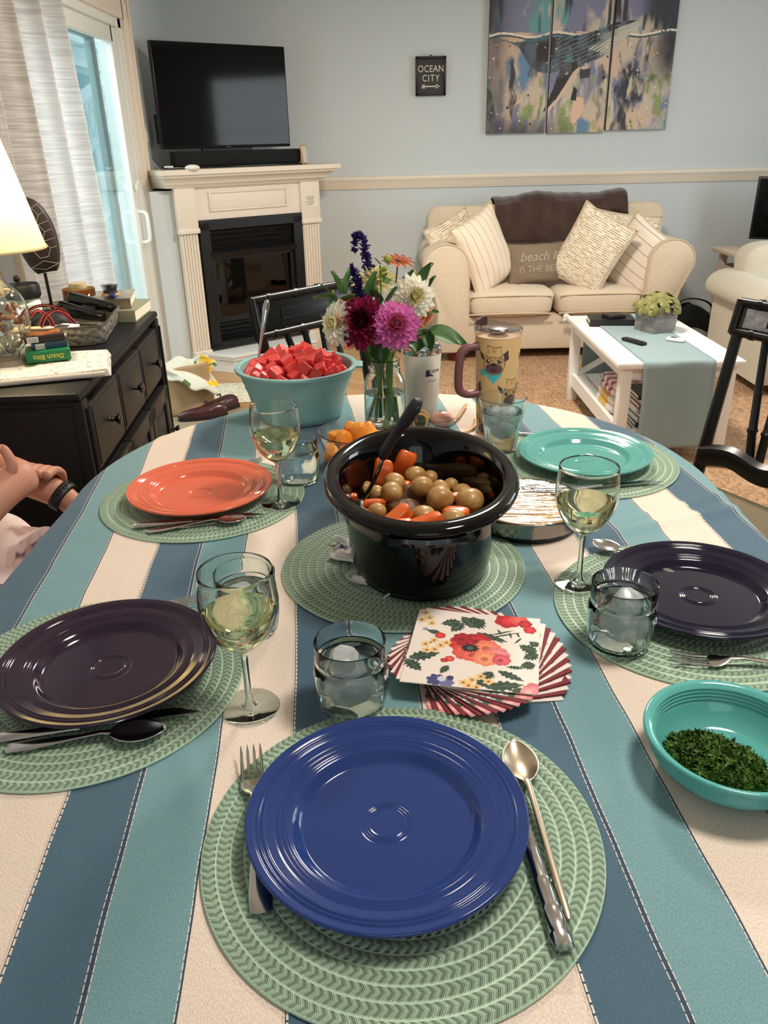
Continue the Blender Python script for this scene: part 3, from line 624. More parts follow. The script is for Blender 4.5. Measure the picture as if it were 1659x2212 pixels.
def runf(a, b):   # front hang, top, back hang
    s = b*2.0-.40; x = .09+a*.315
    if s < 0: return (x+.008*math.sin(-s*6)-.012*(a > .9)*(-s), -.025-.004*math.sin(a*7)-.02*(-s), .4735+s+.004)
    if s < 1.04: return (x, s-.02, .4735)
    d = s-1.04; return (x, 1.026+.004*math.sin(a*9), .4735-d*.62)
m = MB(); m.grid(runf, 16, 120); tag(m.build('table_runner', RUN, loc=(1.055, 3.40, 0), sharp=0, solid=.003), 'grey-teal cloth runner hanging over the white coffee table', 'table runner')
GW = mat('grey_wood', (138, 134, 130), .8, noise=.2, nscale=20, stretch=(1, 1, 8), bump=.3)
pt = thing('potted_plant', 'green faux hydrangea in a grey square wooden box', 'potted plant', (1.385, 3.99, .4755), .45)
m = MB(); w_ = .068
for sx, sy, dx, dy in ((0, -w_, 2*w_, .008), (0, w_, 2*w_, .008), (-w_, 0, .008, 2*w_), (w_, 0, .008, 2*w_)): m.box((sx, sy, .055), (dx, dy, .11), bev=.001)
m.box((0, 0, .05), (.13, .13, .09)); m.build('planter_box', GW, pt)
m = MB()
for k in range(5): m.box((-.0735, -.05+k*.02, .075-.006*(k % 2)), (.001, .012, .012), rot=(.4, 0, 0))
m.build('box_lettering', mat('faint_print', (168, 164, 160), .8), pt)
LF = mat('hydrangea_green', (100, 104, 50), .6, col2=(142, 138, 82), nscale=30); m = MB(); rd = random.Random(3)
for k in range(120):
    t = math.acos(rd.uniform(-.1, 1)); a = rd.uniform(0, 2*PI); c = Vector((.105*math.sin(t)*math.cos(a), .105*math.sin(t)*math.sin(a), .105+.072*math.cos(t))); n_ = Vector((math.sin(t)*math.cos(a), math.sin(t)*math.sin(a), math.cos(t)+.1)).normalized()
    X = Matrix.Translation(c) @ n_.to_track_quat('Z', 'Y').to_matrix().to_4x4() @ Matrix.Rotation(rd.uniform(0, 6), 4, 'Z') @ Matrix.Rotation(rd.uniform(-.7, .7), 4, 'X')
    m.grid(lambda u, v: ((u-.5)*.038*math.sin(PI*(.12+.76*v)), (v-.5)*.042, .008*math.cos((u-.5)*3)*math.sin(v*3)), 4, 5, X=X)
m.build('leaves', LF, pt, sharp=0)
BK = mat('book_black', (30, 30, 32), .5); PG = mat('book_pages', (232, 222, 200), .8)
def book(name, label, loc, rz, d, m_, grp=None, group_cat='book', tilt=(0, 0)):
    e = thing(name, label, group_cat, loc, 0, grp, rot=(tilt[0], tilt[1], rz)); x, y, z = d
    m = MB(); m.box((0, 0, .0015), (x, y, .003)); m.box((0, 0, z-.0015), (x, y, .003)); m.box((-x/2+.0015, 0, z/2), (.003, y, z)); m.build('cover', m_, e, bevel=.0008)
    m = MB(); m.box((.003, 0, z/2), (x-.012, y-.008, z-.006)); m.build('pages', PG, e); return e
book('hardback_book', 'thick black book lying on the coffee table behind the planter', (1.215, 4.19, .4755), 1.45, (.16, .23, .030), BK)
book('notebook', 'thin white notebook sticking out under the black book on the coffee table', (1.18, 4.295, .4745+.0), 1.75, (.01, .01, .004), BK) if False else None
m = MB(); m.box((0, 0, .008), (.10, .085, .016), bev=.003); m.box((0, 0, .017), (.09, .075, .002))
tag(m.build('wallet', mat('black_leather', (24, 23, 24), .4), loc=(1.225, 4.17, .506), rot=(0, 0, .3)), 'black leather wallet on top of the black book', 'wallet')
rm = thing('remote_control', 'black remote control on the teal runner', 'remote control', (1.205, 3.73, .4755), .45)
m = MB(); m.box((0, 0, .008), (.036, .14, .015), bev=.005); m.build('body', mat('black_plastic', (20, 20, 26), .35), rm)
m = MB()
for k in range(5):
    for j in (-1, 0, 1): m.box((j*.009, -.045+k*.018, .016), (.006, .007, .002), bev=.001)
m.build('buttons', mat('grey_buttons', (70, 70, 74), .5), rm)
m = MB(); m.box((0, 0, .009), (.036, .085, .017), bev=.008); m.box((0, .01, .018), (.02, .03, .001), mi=1)
tag(m.build('fan_remote', [mat('white_plastic', (245, 245, 240), .3), mat('grey_buttons', (70, 70, 74), .5)], loc=(1.405, 3.74, .4755), rot=(0, 0, .8)), 'small white remote control on the teal runner', 'remote control')
for k in range(5):
    m = MB(); m.box((0, 0, .003), (.055, .10, .006), bev=.001); col = ((40, 44, 60), (150, 120, 110), (36, 36, 48), (210, 200, 196), (60, 42, 50))[k]
    tag(m.build('sunglasses_case' if k == 0 else 'leaflet', mat('leaflet_%s' % 'abcde'[k], col, .5), loc=(1.520, 4.22, .4745+.0065*k), rot=(0, 0, .5+.12*k)), ('dark blue booklet at the bottom of the small pile right of the planter', 'brown booklet second in the small pile right of the planter', 'navy booklet in the middle of the small pile right of the planter', 'pale booklet near the top of the small pile right of the planter', 'maroon booklet on top of the small pile right of the planter')[k], 'booklet', 'booklets beside the planter') if k else tag(m.build('leaflet', mat('leaflet_a', col, .5), loc=(1.520, 4.22, .4745), rot=(0, 0, .5)), 'dark blue booklet at the bottom of the small pile right of the planter', 'booklet', 'booklets beside the planter')
# towels and books on the lower shelf
def towel(label, c1, c2, loc, d, per, name='folded_towel'):
    e = thing(name, label, 'towel', loc); m_ = stripe_mat(label[:18], c1, c2, per, per*.22, 1); m_.node_tree.nodes['Principled BSDF'].inputs['Sheen Weight'].default_value = .5
    for k in range(2):
        m = MB(); cushion_box(m, (.0+.008*k, 0, d[2]*(.25+.5*k)), (d[0], d[1], d[2]*.54), .0, nu=16, nv=12, wr=.002, seed=k+7); m.build('fold', m_, e, sharp=0)
    return e
towel('cream beach towel with a yellow stripe on the coffee table shelf', (238, 226, 214), (222, 172, 46), (1.19, 3.78, .149), (.19, .30, .075), .30)
towel('red and white striped towel on top of the cream towel', (236, 226, 226), (178, 22, 50), (1.195, 3.80, .226), (.17, .27, .06), .075)
bc = [(60, 90, 120), (226, 222, 214), (90, 120, 150), (236, 232, 226), (150, 90, 100), (210, 210, 214), (70, 70, 80)]
for k in range(7):
    book('magazine', ('blue-grey magazine at the bottom', 'white magazine second from the bottom', 'light blue magazine third from the bottom', 'white magazine at the middle', 'red-brown magazine third from the top', 'pale grey magazine second from the top', 'dark grey magazine on top')[k]+' of the shelf pile behind the runner', (1.30+.005*(k % 3), 3.555+.004*(k % 2), .149+k*.0215), 1.57+.03*(k % 3), (.20, .27, .021), mat('mag_%s' % 'abcdefg'[k], bc[k], .5), 'magazines on the coffee table shelf', 'magazine')
# ================================================================ armchair and side table at the right
ac = thing('armchair', 'cream upholstered armchair cut off by the right edge of the picture', 'armchair', (2.76, 4.75, .0045), 0)
def aprof(y0, y1, pr, name, par=ac, pipe=True):
    secs = []
    for y, o in ((y0, .03), (y0+.008, .01), (y0+.025, 0), (y1-.03, 0), (y1, .03)):
        c = sum(p[0] for p in pr)/len(pr), sum(p[1] for p in pr)/len(pr); secs.append([(c[0]+(a-c[0])*(1-o), y, c[1]+(b-c[1])*(1-o)) for a, b in pr])
    m = MB(); m.loft(secs, 0, True); o = m.build(name, LIN2, par, sharp=50)
    if pipe: m = MB(); m.tube([(a, y0+.008, b) for a, b in pr[1:-1]], .005, 6); m.build('piping', PIPE, o)
LIN2 = mat('armchair_fabric', (206, 198, 180), .9, noise=.04, nscale=90, bump=.2, bscale=700, sheen=.2)
# left rolled arm pointing towards the camera, chair back further to the right
def arm2(x0, flip=1):
    pr = [(x0+flip*.20, .06)] + [(x0+flip*(.10+.135*math.cos(a)), .50+.10*math.sin(a)) for a in [PI*-.12+PI*1.3*k/12 for k in range(13)]] + [(x0+flip*.03, .42), (x0+flip*.03, .06)]
    aprof(-.42, .38, pr, 'arm')
arm2(-.66); arm2(.66, -1)
m = MB(); m.box((0, -.02, .22), (1.0, .74, .32), bev=.02); m.build('base', LIN2, ac)
m = MB(); cushion_box(m, (0, -.08, .42), (.86, .66, .16), .03, seed=3); m.build('seat_cushion', LIN2, ac, sharp=0)
m = MB(); cushion_box(m, (-.03, .30, .57), (1.0, .24, .38), .0, seed=4, nu=22); m.build('back_cushion', LIN2, ac, sharp=0)
for x in (-.5, .5): m = MB(); m.lathe([(0, 0), (.028, 0), (.035, .06), (0, .06)], 12); m.build('foot', mat('dark_wood', (58, 40, 30), .4), ac, loc=(x, -.34, 0))
stb = thing('side_table', 'small cream wooden side table behind the armchair', 'side table', (2.62, 5.66, 0))
CW = mat('cream_wood', (214, 196, 176), .5)
m = MB(); m.box((0, 0, .625), (.50, .42, .028), bev=.006); m.build('tabletop', CW, stb)
for x in (-.19, .19):
    for y in (-.16, .16): m = MB(); m.loft([[(x+a*.018, y+b*.018, 0) for a, b in ((-1, -1), (1, -1), (1, 1), (-1, 1))], [(x*.93+a*.022, y*.93+b*.022, .61) for a, b in ((-1, -1), (1, -1), (1, 1), (-1, 1))]], 0, False); m.build('leg', CW, stb)
m = MB(); m.box((0, -.16, .50), (.36, .02, .06)); m.box((0, .16, .5), (.36, .02, .06)); m.box((-.19, 0, .5), (.02, .3, .06)); m.build('stretcher', CW, stb)
mo = thing('monitor', 'black flat screen at the right edge above the armchair', 'screen', (2.80, 5.62, .64), -.5)
m = MB(); m.box((0, 0, .26), (.52, .03, .40), bev=.006); m.build('housing', BLK, mo); m = MB(); m.box((0, -.016, .26), (.49, .003, .37)); m.build('screen', SCR, mo)
m = MB(); m.box((0, .01, .03), (.05, .03, .06)); m.box((0, .01, .005), (.22, .14, .01), bev=.003); m.build('stand', BLK, mo)
m = MB(); m.grid(lambda a, b: ((a-.5)*.13, (b-.5)*.11, .012+.012*math.sin(a*7)*math.cos(b*5)), 10, 10)
tag(m.build('tangled_cable', mat('blue_grey_cloth', (70, 88, 120), .7), loc=(2.50, 5.52, .640), solid=.003), 'dark blue cloth scrap on the side table corner', 'cloth')
# black bag and grey bag against the wall beyond the sofa
def sack(name, label, m_, loc, d, rz=0, seed=0, strap=None):
    e = thing(name, label, 'bag', loc, rz); rd = random.Random(seed); p = [rd.uniform(0, 6) for _ in range(3)]
    def f(u, v):
        a = 2*PI*u; t = v; r = (math.sin(PI*min(1, t*.93+.07))**.45)*(1+.08*math.sin(3*a+p[0]+t*3)+.05*math.sin(7*a+p[1]-t*5)); r *= (1-.35*t)
        return (r*math.cos(a)*d[0]/2, r*math.sin(a)*d[1]/2, t*d[2]*(1+.05*math.sin(2*a+p[2])))
    m = MB(); m.grid(f, 36, 20); m.build('bag_body', m_, e, sharp=0)
    if strap: m = MB(); m.tube(ease(strap, 5), .012, 8, flat=.4); m.build('strap', m_, e)
sack('duffel_bag', 'black bag on the floor against the wall right of the sofa', mat('black_nylon', (30, 30, 32), .6, bump=.4, bscale=30), (2.27, 5.88, .0), (.5, .3, .24), .1, 1, [(-.2, -.1, .2), (-.1, -.14, .30), (.08, -.12, .27), (.2, -.05, .15)])
sack('tote_bag', 'grey-green soft bag on the floor beside the armchair', mat('olive_canvas', (128, 128, 112), .8, bump=.4, bscale=30), (2.14, 5.42, .0), (.36, .28, .16), .3, 2)
m = MB(); m.box((0, 0, .012), (.09, .04, .024), bev=.01)
tag(m.build('doll_shoe', mat('pink_fabric', (226, 206, 206), .7), loc=(1.60, 3.30, .012), rot=(0, 0, .4)), 'small white and dark object on the jute rug right of the coffee table', 'toy')
# ================================================================ black dining chairs
BP = mat('black_lacquer', (9, 9, 10), .32, spec=.4); GLD = mat('worn_silver', (150, 150, 154), .45, noise=.3, nscale=40)
RSH = mat('rush_seat', (120, 108, 84), .85, noise=.2, nscale=160, stretch=(1, 6, 1), bump=.5, bscale=200)
def chair(name, label, loc, rz, ch=.040, pmat=None):
    e = thing(name, label, 'chair', loc, rz, 'black dining chairs'); lean = lambda z: .035+max(0, z-.45)*.22
    for s in (-1, 1):
        m = MB(); m.tube([(s*.19, .07, .0045), (s*.195, .045, .25), (s*.20, lean(.45), .45), (s*.205, lean(.7), .70), (s*.208, lean(.87), .87)], [.014, .018, .021, .018, .017], 8, flat=.8)
        m.build('back_post', BP, e)
        m = MB(); m.tube([(s*.20, -.36, .0045), (s*.205, -.37, .10), (s*.21, -.375, .43)], [.012, .016, .020], 10); m.build('leg', BP, e)
    zc = .948-ch; yc = lean(zc); th = math.atan(.22); X = Matrix.Translation((0, yc-.004, zc)) @ Matrix.Rotation(-th, 4, 'X')
    m = MB()
    for z in (ch, -ch): m.tube([(-.225, 0, z), (-.075, -.004, z), (-.07, -.004, z), (.07, -.004, z), (.225, 0, z)], .0125, 10, X=X)
    for s in (-1, 1): m.tube([(s*.222, 0, -ch-.006), (s*.222, 0, ch+.006)], .0140, 10, X=X)
    for s in (-.16, -.05, .05, .16):
        for z in (ch, -ch): m.tube([(s-.006, 0, z), (s+.006, 0, z)], .0155, 10, X=X)
    m.box((0, .002, 0), (.43, .012, ch*2), X) if False else m.box(tuple(X @ Vector((0, .004, 0))), (.43, .012, ch*2), rot=X.to_3x3().to_4x4()); cr = m.build('crest_rail', BP, e)
    m = MB(); q = X.to_3x3().to_4x4(); m.box(tuple(X @ Vector((0, -.0035, 0))), (.39, .004, ch*2-.028), rot=q, bev=.002); m.build('crest_panel', pmat or GLD, cr)
    m = MB()
    for z in (.014, -.014): m.box(tuple(X @ Vector((0, -.0065, z))), (.24, .003, .004), rot=q)
    for s in (-.12, .12): m.box(tuple(X @ Vector((s, -.0065, 0))), (.004, .003, .032), rot=q)
    m.build('panel_border', BP, cr)
    m = MB(); lr = [(-.20, lean(.52), .52), (-.1, lean(.54)-.010, .545), (0, lean(.53)-.014, .53), (.1, lean(.54)-.010, .545), (.20, lean(.52), .52)]
    m.tube(ease(lr, 5), .026, 8, flat=1.3); m.build('lower_rail', BP, e)
    for x0, x1 in ((-.045, -.12), (-.02, -.04), (.02, .04), (.045, .12)):
        m = MB(); m.tube([(x0, lean(.54)-.010, .54), (x0*.7+x1*.3, lean(.62)-.008, .625), (x0*.68+x1*.32, lean(.63)-.008, .632), (x0*.66+x1*.34, lean(.64)-.008, .64), (x1, lean(.87), .87)], [.012, .012, .016, .012, .010], 8); m.build('spindle', BP, e)
    m = MB(); m.prism([(-.21, .03), (.21, .03), (.235, -.39), (-.235, -.39)], .425, .458); m.build('seat', RSH, e, bevel=.012)
    for y in (-.36, ): m = MB(); m.tube([(-.205, y-.01, .22), (.205, y-.01, .22)], .011, 8); m.build('stretcher', BP, e)
    for s in (-1, 1): m = MB(); m.tube([(s*.205, -.37, .18), (s*.195, .05, .18)], .010, 8); m.build('stretcher', BP, e)
    return e
chair('dining_chair', 'black spindle-back dining chair behind the flower vase and watermelon bowl', (-.127, 2.46, 0), math.radians(47), .054, BP)
chair('dining_chair', 'black dining chair with silver crest panel at the right edge of the picture', (.988, 1.946, 0), math.radians(-60))
# ================================================================ dining table and cloth
T = 0.76
TCX, R_T, YN, YF = 0.02, 0.612, 0.85, 1.43
tb = thing('dining_table', 'oval dining table hidden under the striped cloth', 'table', (TCX, 0, 0))
def stadium(r, n=40):
    return [(r*math.cos(a), YF+r*math.sin(a)) for a in [PI*k/n for k in range(n+1)]]+[(r*math.cos(a), YN+r*math.sin(a)) for a in [PI+PI*k/n for k in range(n+1)]]
DW = mat('dark_table_wood', (70, 46, 32), .4)
m = MB(); m.prism(stadium(R_T-.015), .725, .752); m.build('tabletop', DW, tb)
for y in (.75, 1.5):
    m = MB(); m.lathe([(.0, .0045), (.07, .0045), (.05, .10), (.035, .3), (.055, .5), (.06, .66), (.12, .724), (0, .724)], 24); ped = m.build('pedestal', DW, tb, loc=(0, y, 0))
    for a in (.8, 2.34, 3.94, 5.48): m = MB(); m.tube(ease([(0, y, .2), (.15*math.cos(a), y+.15*math.sin(a), .14), (.32*math.cos(a), y+.32*math.sin(a), .03)], 4), .024, 8); m.build('leg', DW, tb)
def cloth_mat():
    m_, nt, b = nmat('striped_tablecloth'); L = nt.links
    P = .235; uvn = N(nt, 'ShaderNodeUVMap'); sp = N(nt, 'ShaderNodeSeparateXYZ'); L.new(uvn.outputs[0], sp.inputs[0])
    n0 = N(nt, 'ShaderNodeTexNoise', ins={'Scale': 7.0, 'Detail': 1.0}); L.new(uvn.outputs[0], n0.inputs[0])
    wob = N(nt, 'ShaderNodeMath', operation='MULTIPLY_ADD', ins={1: .008, 2: -.049}); L.new(n0.outputs[0], wob.inputs[0])
    ad = N(nt, 'ShaderNodeMath', operation='ADD'); L.new(sp.outputs[0], ad.inputs[0]); L.new(wob.outputs[0], ad.inputs[1])
    dv = N(nt, 'ShaderNodeMath', operation='DIVIDE', ins={1: P}); L.new(ad.outputs[0], dv.inputs[0]); fr = N(nt, 'ShaderNodeMath', operation='FRACT'); L.new(dv.outputs[0], fr.inputs[0])
    def ramp(els):
        r = N(nt, 'ShaderNodeValToRGB'); r.color_ramp.interpolation = 'CONSTANT'; e = r.color_ramp.elements
        while len(e) > 1: e.remove(e[-1])
        e[0].position = 0; e[0].color = els[0][1]
        for p, c in els[1:]: q = e.new(p); q.color = c
        L.new(fr.outputs[0], r.inputs[0]); return r
    CR, DK, TL, NV = lin((226, 210, 196)), lin((68, 98, 118)), lin((112, 152, 160)), lin((50, 66, 92)); CR2 = lin((214, 190, 174))
    base = ramp([(0, CR), (.335, CR2), (.340, CR), (.3475, NV), (.357, DK), (.655, NV), (.668, TL), (.985, NV), (.995, CR)])
    W, B = (1, 1, 1, 1), (0, 0, 0, 1)
    st = ramp([(0, B), (.3515, W), (.3575, B), (.6495, W), (.6555, B), (.668, W), (.674, B), (.982, W), (.988, B)])
    wv = N(nt, 'ShaderNodeMath', operation='MULTIPLY', ins={1: 1/.0085}); L.new(sp.outputs[1], wv.inputs[0]); f2 = N(nt, 'ShaderNodeMath', operation='FRACT'); L.new(wv.outputs[0], f2.inputs[0]); gt = N(nt, 'ShaderNodeMath', operation='GREATER_THAN', ins={1: .22}); L.new(f2.outputs[0], gt.inputs[0])
    mu = N(nt, 'ShaderNodeMath', operation='MULTIPLY'); L.new(st.outputs[0], mu.inputs[0]); L.new(gt.outputs[0], mu.inputs[1])
    mx = N(nt, 'ShaderNodeMix', data_type='RGBA', ins={7: lin((226, 218, 204))}); L.new(mu.outputs[0], mx.inputs[0]); L.new(base.outputs[0], mx.inputs[6])
    mp = N(nt, 'ShaderNodeMapping'); mp.inputs['Scale'].default_value = (900, 420, 1); mp.inputs['Rotation'].default_value = (0, 0, .5); L.new(uvn.outputs[0], mp.inputs[0])
    nz = N(nt, 'ShaderNodeTexNoise', ins={'Scale': 1.0, 'Detail': 2.0}); L.new(mp.outputs[0], nz.inputs[0])
    mr = N(nt, 'ShaderNodeMapRange', ins={1: .3, 2: .7, 3: .80, 4: 1.22}); L.new(nz.outputs[0], mr.inputs[0])
    ml = N(nt, 'ShaderNodeMix', data_type='RGBA', blend_type='MULTIPLY', ins={0: 1.0}); L.new(mx.outputs[2], ml.inputs[6]); L.new(mr.outputs[0], ml.inputs[7]); L.new(ml.outputs[2], b.inputs['Base Color'])
    b.inputs['Roughness'].default_value = .85; b.inputs['Sheen Weight'].default_value = .15
    n3 = N(nt, 'ShaderNodeTexNoise', ins={'Scale': 9.0, 'Detail': 2.0}); L.new(uvn.outputs[0], n3.inputs[0])
    b1 = N(nt, 'ShaderNodeBump', ins={'Strength': .5, 'Distance': .012}); L.new(n3.outputs[0], b1.inputs['Height'])
    b2 = N(nt, 'ShaderNodeBump', ins={'Strength': .35, 'Distance': .001}); L.new(nz.outputs[0], b2.inputs['Height']); L.new(b1.outputs[0], b2.inputs['Normal']); L.new(b2.outputs[0], b.inputs['Normal'])
    return m_
def ridge(x, y):
    # creases of the cloth between the place settings
    g = lambda u, w_: math.exp(-(u/w_)**2); s = lambda v, a, b: 1/(1+math.exp(-(v-a)/b))
    r = .0065*g(y-1.215-.35*(x-.45), .016)*s(x, .39, .015) + .005*g(y-1.275-.5*(x-.5), .014)*s(x, .42, .015)
    r += .005*g(x-.245-.18*(y-.62), .010)*g(y-.64, .06) + .005*g(x+.205+.25*(y-.62), .012)*g(y-.63, .055)
    r += .003*g(x-.545-.1*(y-1.2), .012)*g(y-1.2, .10) + .003*g(y-1.63+.2*x, .014)*s(-x, .40, .02)
    return r
def cloth():
    nth = 360; rings = [i/90 for i in range(91)]; per = []
    Ls = [PI*R_T, YF-YN, PI*R_T, YF-YN]; tot = sum(Ls)
    for k in range(nth):
        s = tot*k/nth
        if s < Ls[0]: a = s/R_T; per.append(((math.cos(a), math.sin(a)), (0, YF)))
        elif s < Ls[0]+Ls[1]: t = s-Ls[0]; per.append(((-1, 0), (0, YF-t)))
        elif s < Ls[0]+Ls[1]+Ls[2]: a = PI+(s-Ls[0]-Ls[1])/R_T; per.append(((math.cos(a), math.sin(a)), (0, YN)))
        else: t = s-Ls[0]-Ls[1]-Ls[2]; per.append(((1, 0), (0, YN+t)))
    vs, uv = [], []
    def warpuv(x, y):
        s = y-.7; return (x+.075*s+(.02*s*s if s > 0 else 0), y)
    drops = [0, .004, .010, .018, .03, .05, .08, .12, .16, .20, .24]
    for i, t in enumerate(rings):
        for k, (d, c) in enumerate(per):
            cy = 1.14+(c[1]-1.14)*t; x, y = TCX+d[0]*R_T*t, cy+d[1]*R_T*t
            z = T+.0003*math.sin(x*9+y*5)+ridge(x, y)
            if i == 90: z -= .0006
            vs.append((x, y, z)); uv.append(warpuv(x, y))
    for j, s in enumerate(drops[1:]):
        for k, (d, c) in enumerate(per):
            ph = k/nth*2*PI; fold = (.016*math.sin(ph*17)+.012*math.sin(ph*29+1)+.010*math.sin(ph*11+2))*min(1, s/.12)
            out = .011*(1-math.exp(-s/.008))+.02*s/.24+fold; dz = s if s > .02 else s*.75
            x, y = TCX+d[0]*(R_T+out), c[1]+d[1]*(R_T+out); vs.append((x, y, T-.0006-dz))
            uv.append(warpuv(TCX+d[0]*(R_T+s), c[1]+d[1]*(R_T+s)))
    n = nth; fs = []
    for i in range(len(rings)-1+len(drops)-1):
        for k in range(n): fs.append((i*n+k, i*n+(k+1) % n, (i+1)*n+(k+1) % n, (i+1)*n+k))
    m = MB(); m.v = vs; m.f = [tuple(reversed(f)) for f in fs]; m.mi = [0]*len(fs); m.sm = [True]*len(fs)
    return m.build('tablecloth', cloth_mat(), clean=False, uv=uv, sharp=0)
tag(cloth(), 'cream and teal striped cloth with white stitching covering the dining table', 'tablecloth')
# ================================================================ placemats
def mat_placemat():
    m_, nt, b = nmat('braided_placemat'); L = nt.links; M = lambda op, **k: N(nt, 'ShaderNodeMath', operation=op, **k)
    tc = N(nt, 'ShaderNodeTexCoord'); sp = N(nt, 'ShaderNodeSeparateXYZ'); L.new(tc.outputs['Object'], sp.inputs[0])
    at = M('ARCTAN2'); L.new(sp.outputs[1], at.inputs[0]); L.new(sp.outputs[0], at.inputs[1])
    cb = N(nt, 'ShaderNodeCombineXYZ'); L.new(sp.outputs[0], cb.inputs[0]); L.new(sp.outputs[1], cb.inputs[1]); ln = N(nt, 'ShaderNodeVectorMath', operation='LENGTH'); L.new(cb.outputs[0], ln.inputs[0])
    rr = M('DIVIDE', ins={1: .0136}); L.new(ln.outputs['Value'], rr.inputs[0]); fl = M('FLOOR'); L.new(rr.outputs[0], fl.inputs[0]); fc = M('FRACT'); L.new(rr.outputs[0], fc.inputs[0])
    fa = M('ADD', ins={1: .5}); L.new(fl.outputs[0], fa.inputs[0]); sc = M('MULTIPLY', ins={1: 10.7}); L.new(fa.outputs[0], sc.inputs[0]); rd = M('ROUND'); L.new(sc.outputs[0], rd.inputs[0])
    th = M('MULTIPLY'); L.new(at.outputs[0], th.inputs[0]); L.new(rd.outputs[0], th.inputs[1]) # braid phase, whole number of turns
    ch = M('SUBTRACT', ins={1: .5}); L.new(fc.outputs[0], ch.inputs[0]); ab = M('ABSOLUTE'); L.new(ch.outputs[0], ab.inputs[0]); a6 = M('MULTIPLY', ins={1: 7.0}); L.new(ab.outputs[0], a6.inputs[0])
    pa = M('ADD'); L.new(th.outputs[0], pa.inputs[0]); L.new(a6.outputs[0], pa.inputs[1]); si = M('SINE'); L.new(pa.outputs[0], si.inputs[0])
    pb = M('MULTIPLY', ins={1: 5.0}); L.new(pa.outputs[0], pb.inputs[0]); s2 = M('SINE'); L.new(pb.outputs[0], s2.inputs[0]); s2m = M('MULTIPLY', ins={1: .30}); L.new(s2.outputs[0], s2m.inputs[0])
    h = M('ADD'); L.new(si.outputs[0], h.inputs[0]); L.new(s2m.outputs[0], h.inputs[1])
    edge = N(nt, 'ShaderNodeMapRange', ins={1: .36, 2: .47, 3: 0.0, 4: 1.0}); L.new(ab.outputs[0], edge.inputs[0])
    mh = N(nt, 'ShaderNodeMix', data_type='FLOAT'); L.new(edge.outputs[0], mh.inputs[0]); L.new(h.outputs[0], mh.inputs[2]); mh.inputs[3].default_value = .9
    mr = N(nt, 'ShaderNodeMapRange', ins={1: -1.2, 2: .2}); L.new(mh.outputs[0], mr.inputs[0])
    mx = N(nt, 'ShaderNodeMix', data_type='RGBA', ins={6: lin((120, 146, 122)), 7: lin((186, 216, 190))}); L.new(mr.outputs[0], mx.inputs[0]); L.new(mx.outputs[2], b.inputs['Base Color'])
    bp = N(nt, 'ShaderNodeBump', ins={'Strength': .9, 'Distance': .0022}); L.new(mh.outputs[0], bp.inputs['Height']); L.new(bp.outputs[0], b.inputs['Normal']); b.inputs['Roughness'].default_value = .5
    return m_
m = MB(); pr = [(0.0005, .003)]
for k in range(14):
    for q in (0, .12, .3, .5, .7, .88): pr.append((.0136*(k+q)+.0005, .0026+.0018*math.sin(PI*q)**.6))
pr += [(.1905, .0026), (.1905, .0006), (.0005, .0004)]
m.lathe(pr, 96)
pm = tag(m.build('placemat', mat_placemat(), loc=(.010, .556, T+.0006), sharp=0), 'round sage green braided placemat under the bright blue plate nearest the viewer', 'placemat', 'braided placemats')
for loc, rz, lb in (((-.342, 1.380), 1, 'round sage green braided placemat under the coral plate'), ((.411, 1.518), 2, 'round sage green braided placemat under the turquoise dinner plate'), ((.028, 1.096), 3, 'round sage green braided placemat under the black slow cooker crock'), ((-.374, .815), 4, 'round sage green braided placemat under the dark purple plate'), ((.432, .953), 5, 'round sage green braided placemat under the navy plate at the right')):
    dup(pm, (loc[0], loc[1], T+.0006), rz, lb)
# ================================================================ plates
def plate_prof(R_=.1335, h=.026):
    k = R_/.1335; up = []
    n = 150
    for i in range(n+1):
        r = R_*i/n; q = r/k
        if q < .080: z = .0065
        elif q < .094: t = (q-.080)/.014; z = .0065+.0105*t*t*(3-2*t)
        else: z = .017+(q-.094)/(.1335-.094)*(h-.017)
        g = 0
        if .0175 < q < .026: g = .0009*math.sin((q-.0175)/.0085*PI*6)
        if .0955 < q < .107: g = .0010*math.sin((q-.0955)/.0115*PI*10)
        if .117 < q < .1265: g = .0010*math.sin((q-.117)/.0095*PI*4)
        up.append((max(r, .0002), z+g))
    e = R_; up += [(e+.0012, h-.0012), (e+.0014, h-.0032), (e, h-.005)]
    dn = [(R_*.97, h-.0065), (.098*k, .0115), (.080*k, .003), (.074*k, .0), (.070*k, .0), (.068*k, .0025), (.0002, .0025)]
    return up+dn
def glaze(name, c, rough=.10, c2=None):
    return mat(name, c, rough, coat=.1, spec=.45)
def plate(label, c, loc, nm, rz=0):
    m = MB(); m.lathe(plate_prof(), 120); return tag(m.build('dinner_plate', glaze(nm, c), loc=loc, rot=(0, 0, rz), sharp=0), label, 'plate')
PZ = T+.0055
plate('bright cobalt blue ribbed dinner plate nearest the viewer', (36, 60, 122), (-.004, .565, PZ), 'cobalt_glaze')
plate('coral orange ribbed dinner plate on the left placemat', (226, 112, 84), (-.346, 1.376, PZ), 'coral_glaze')
plate('turquoise ribbed dinner plate at the far right of the table', (96, 168, 162), (.412, 1.511, PZ), 'turquoise_glaze')
plate('dark purple ribbed dinner plate at the left edge of the table', (44, 28, 50), (-.352, .828, PZ), 'plum_glaze')
plate('near-black navy ribbed dinner plate cut off by the right edge', (22, 20, 42), (.446, .967, PZ), 'navy_glaze')
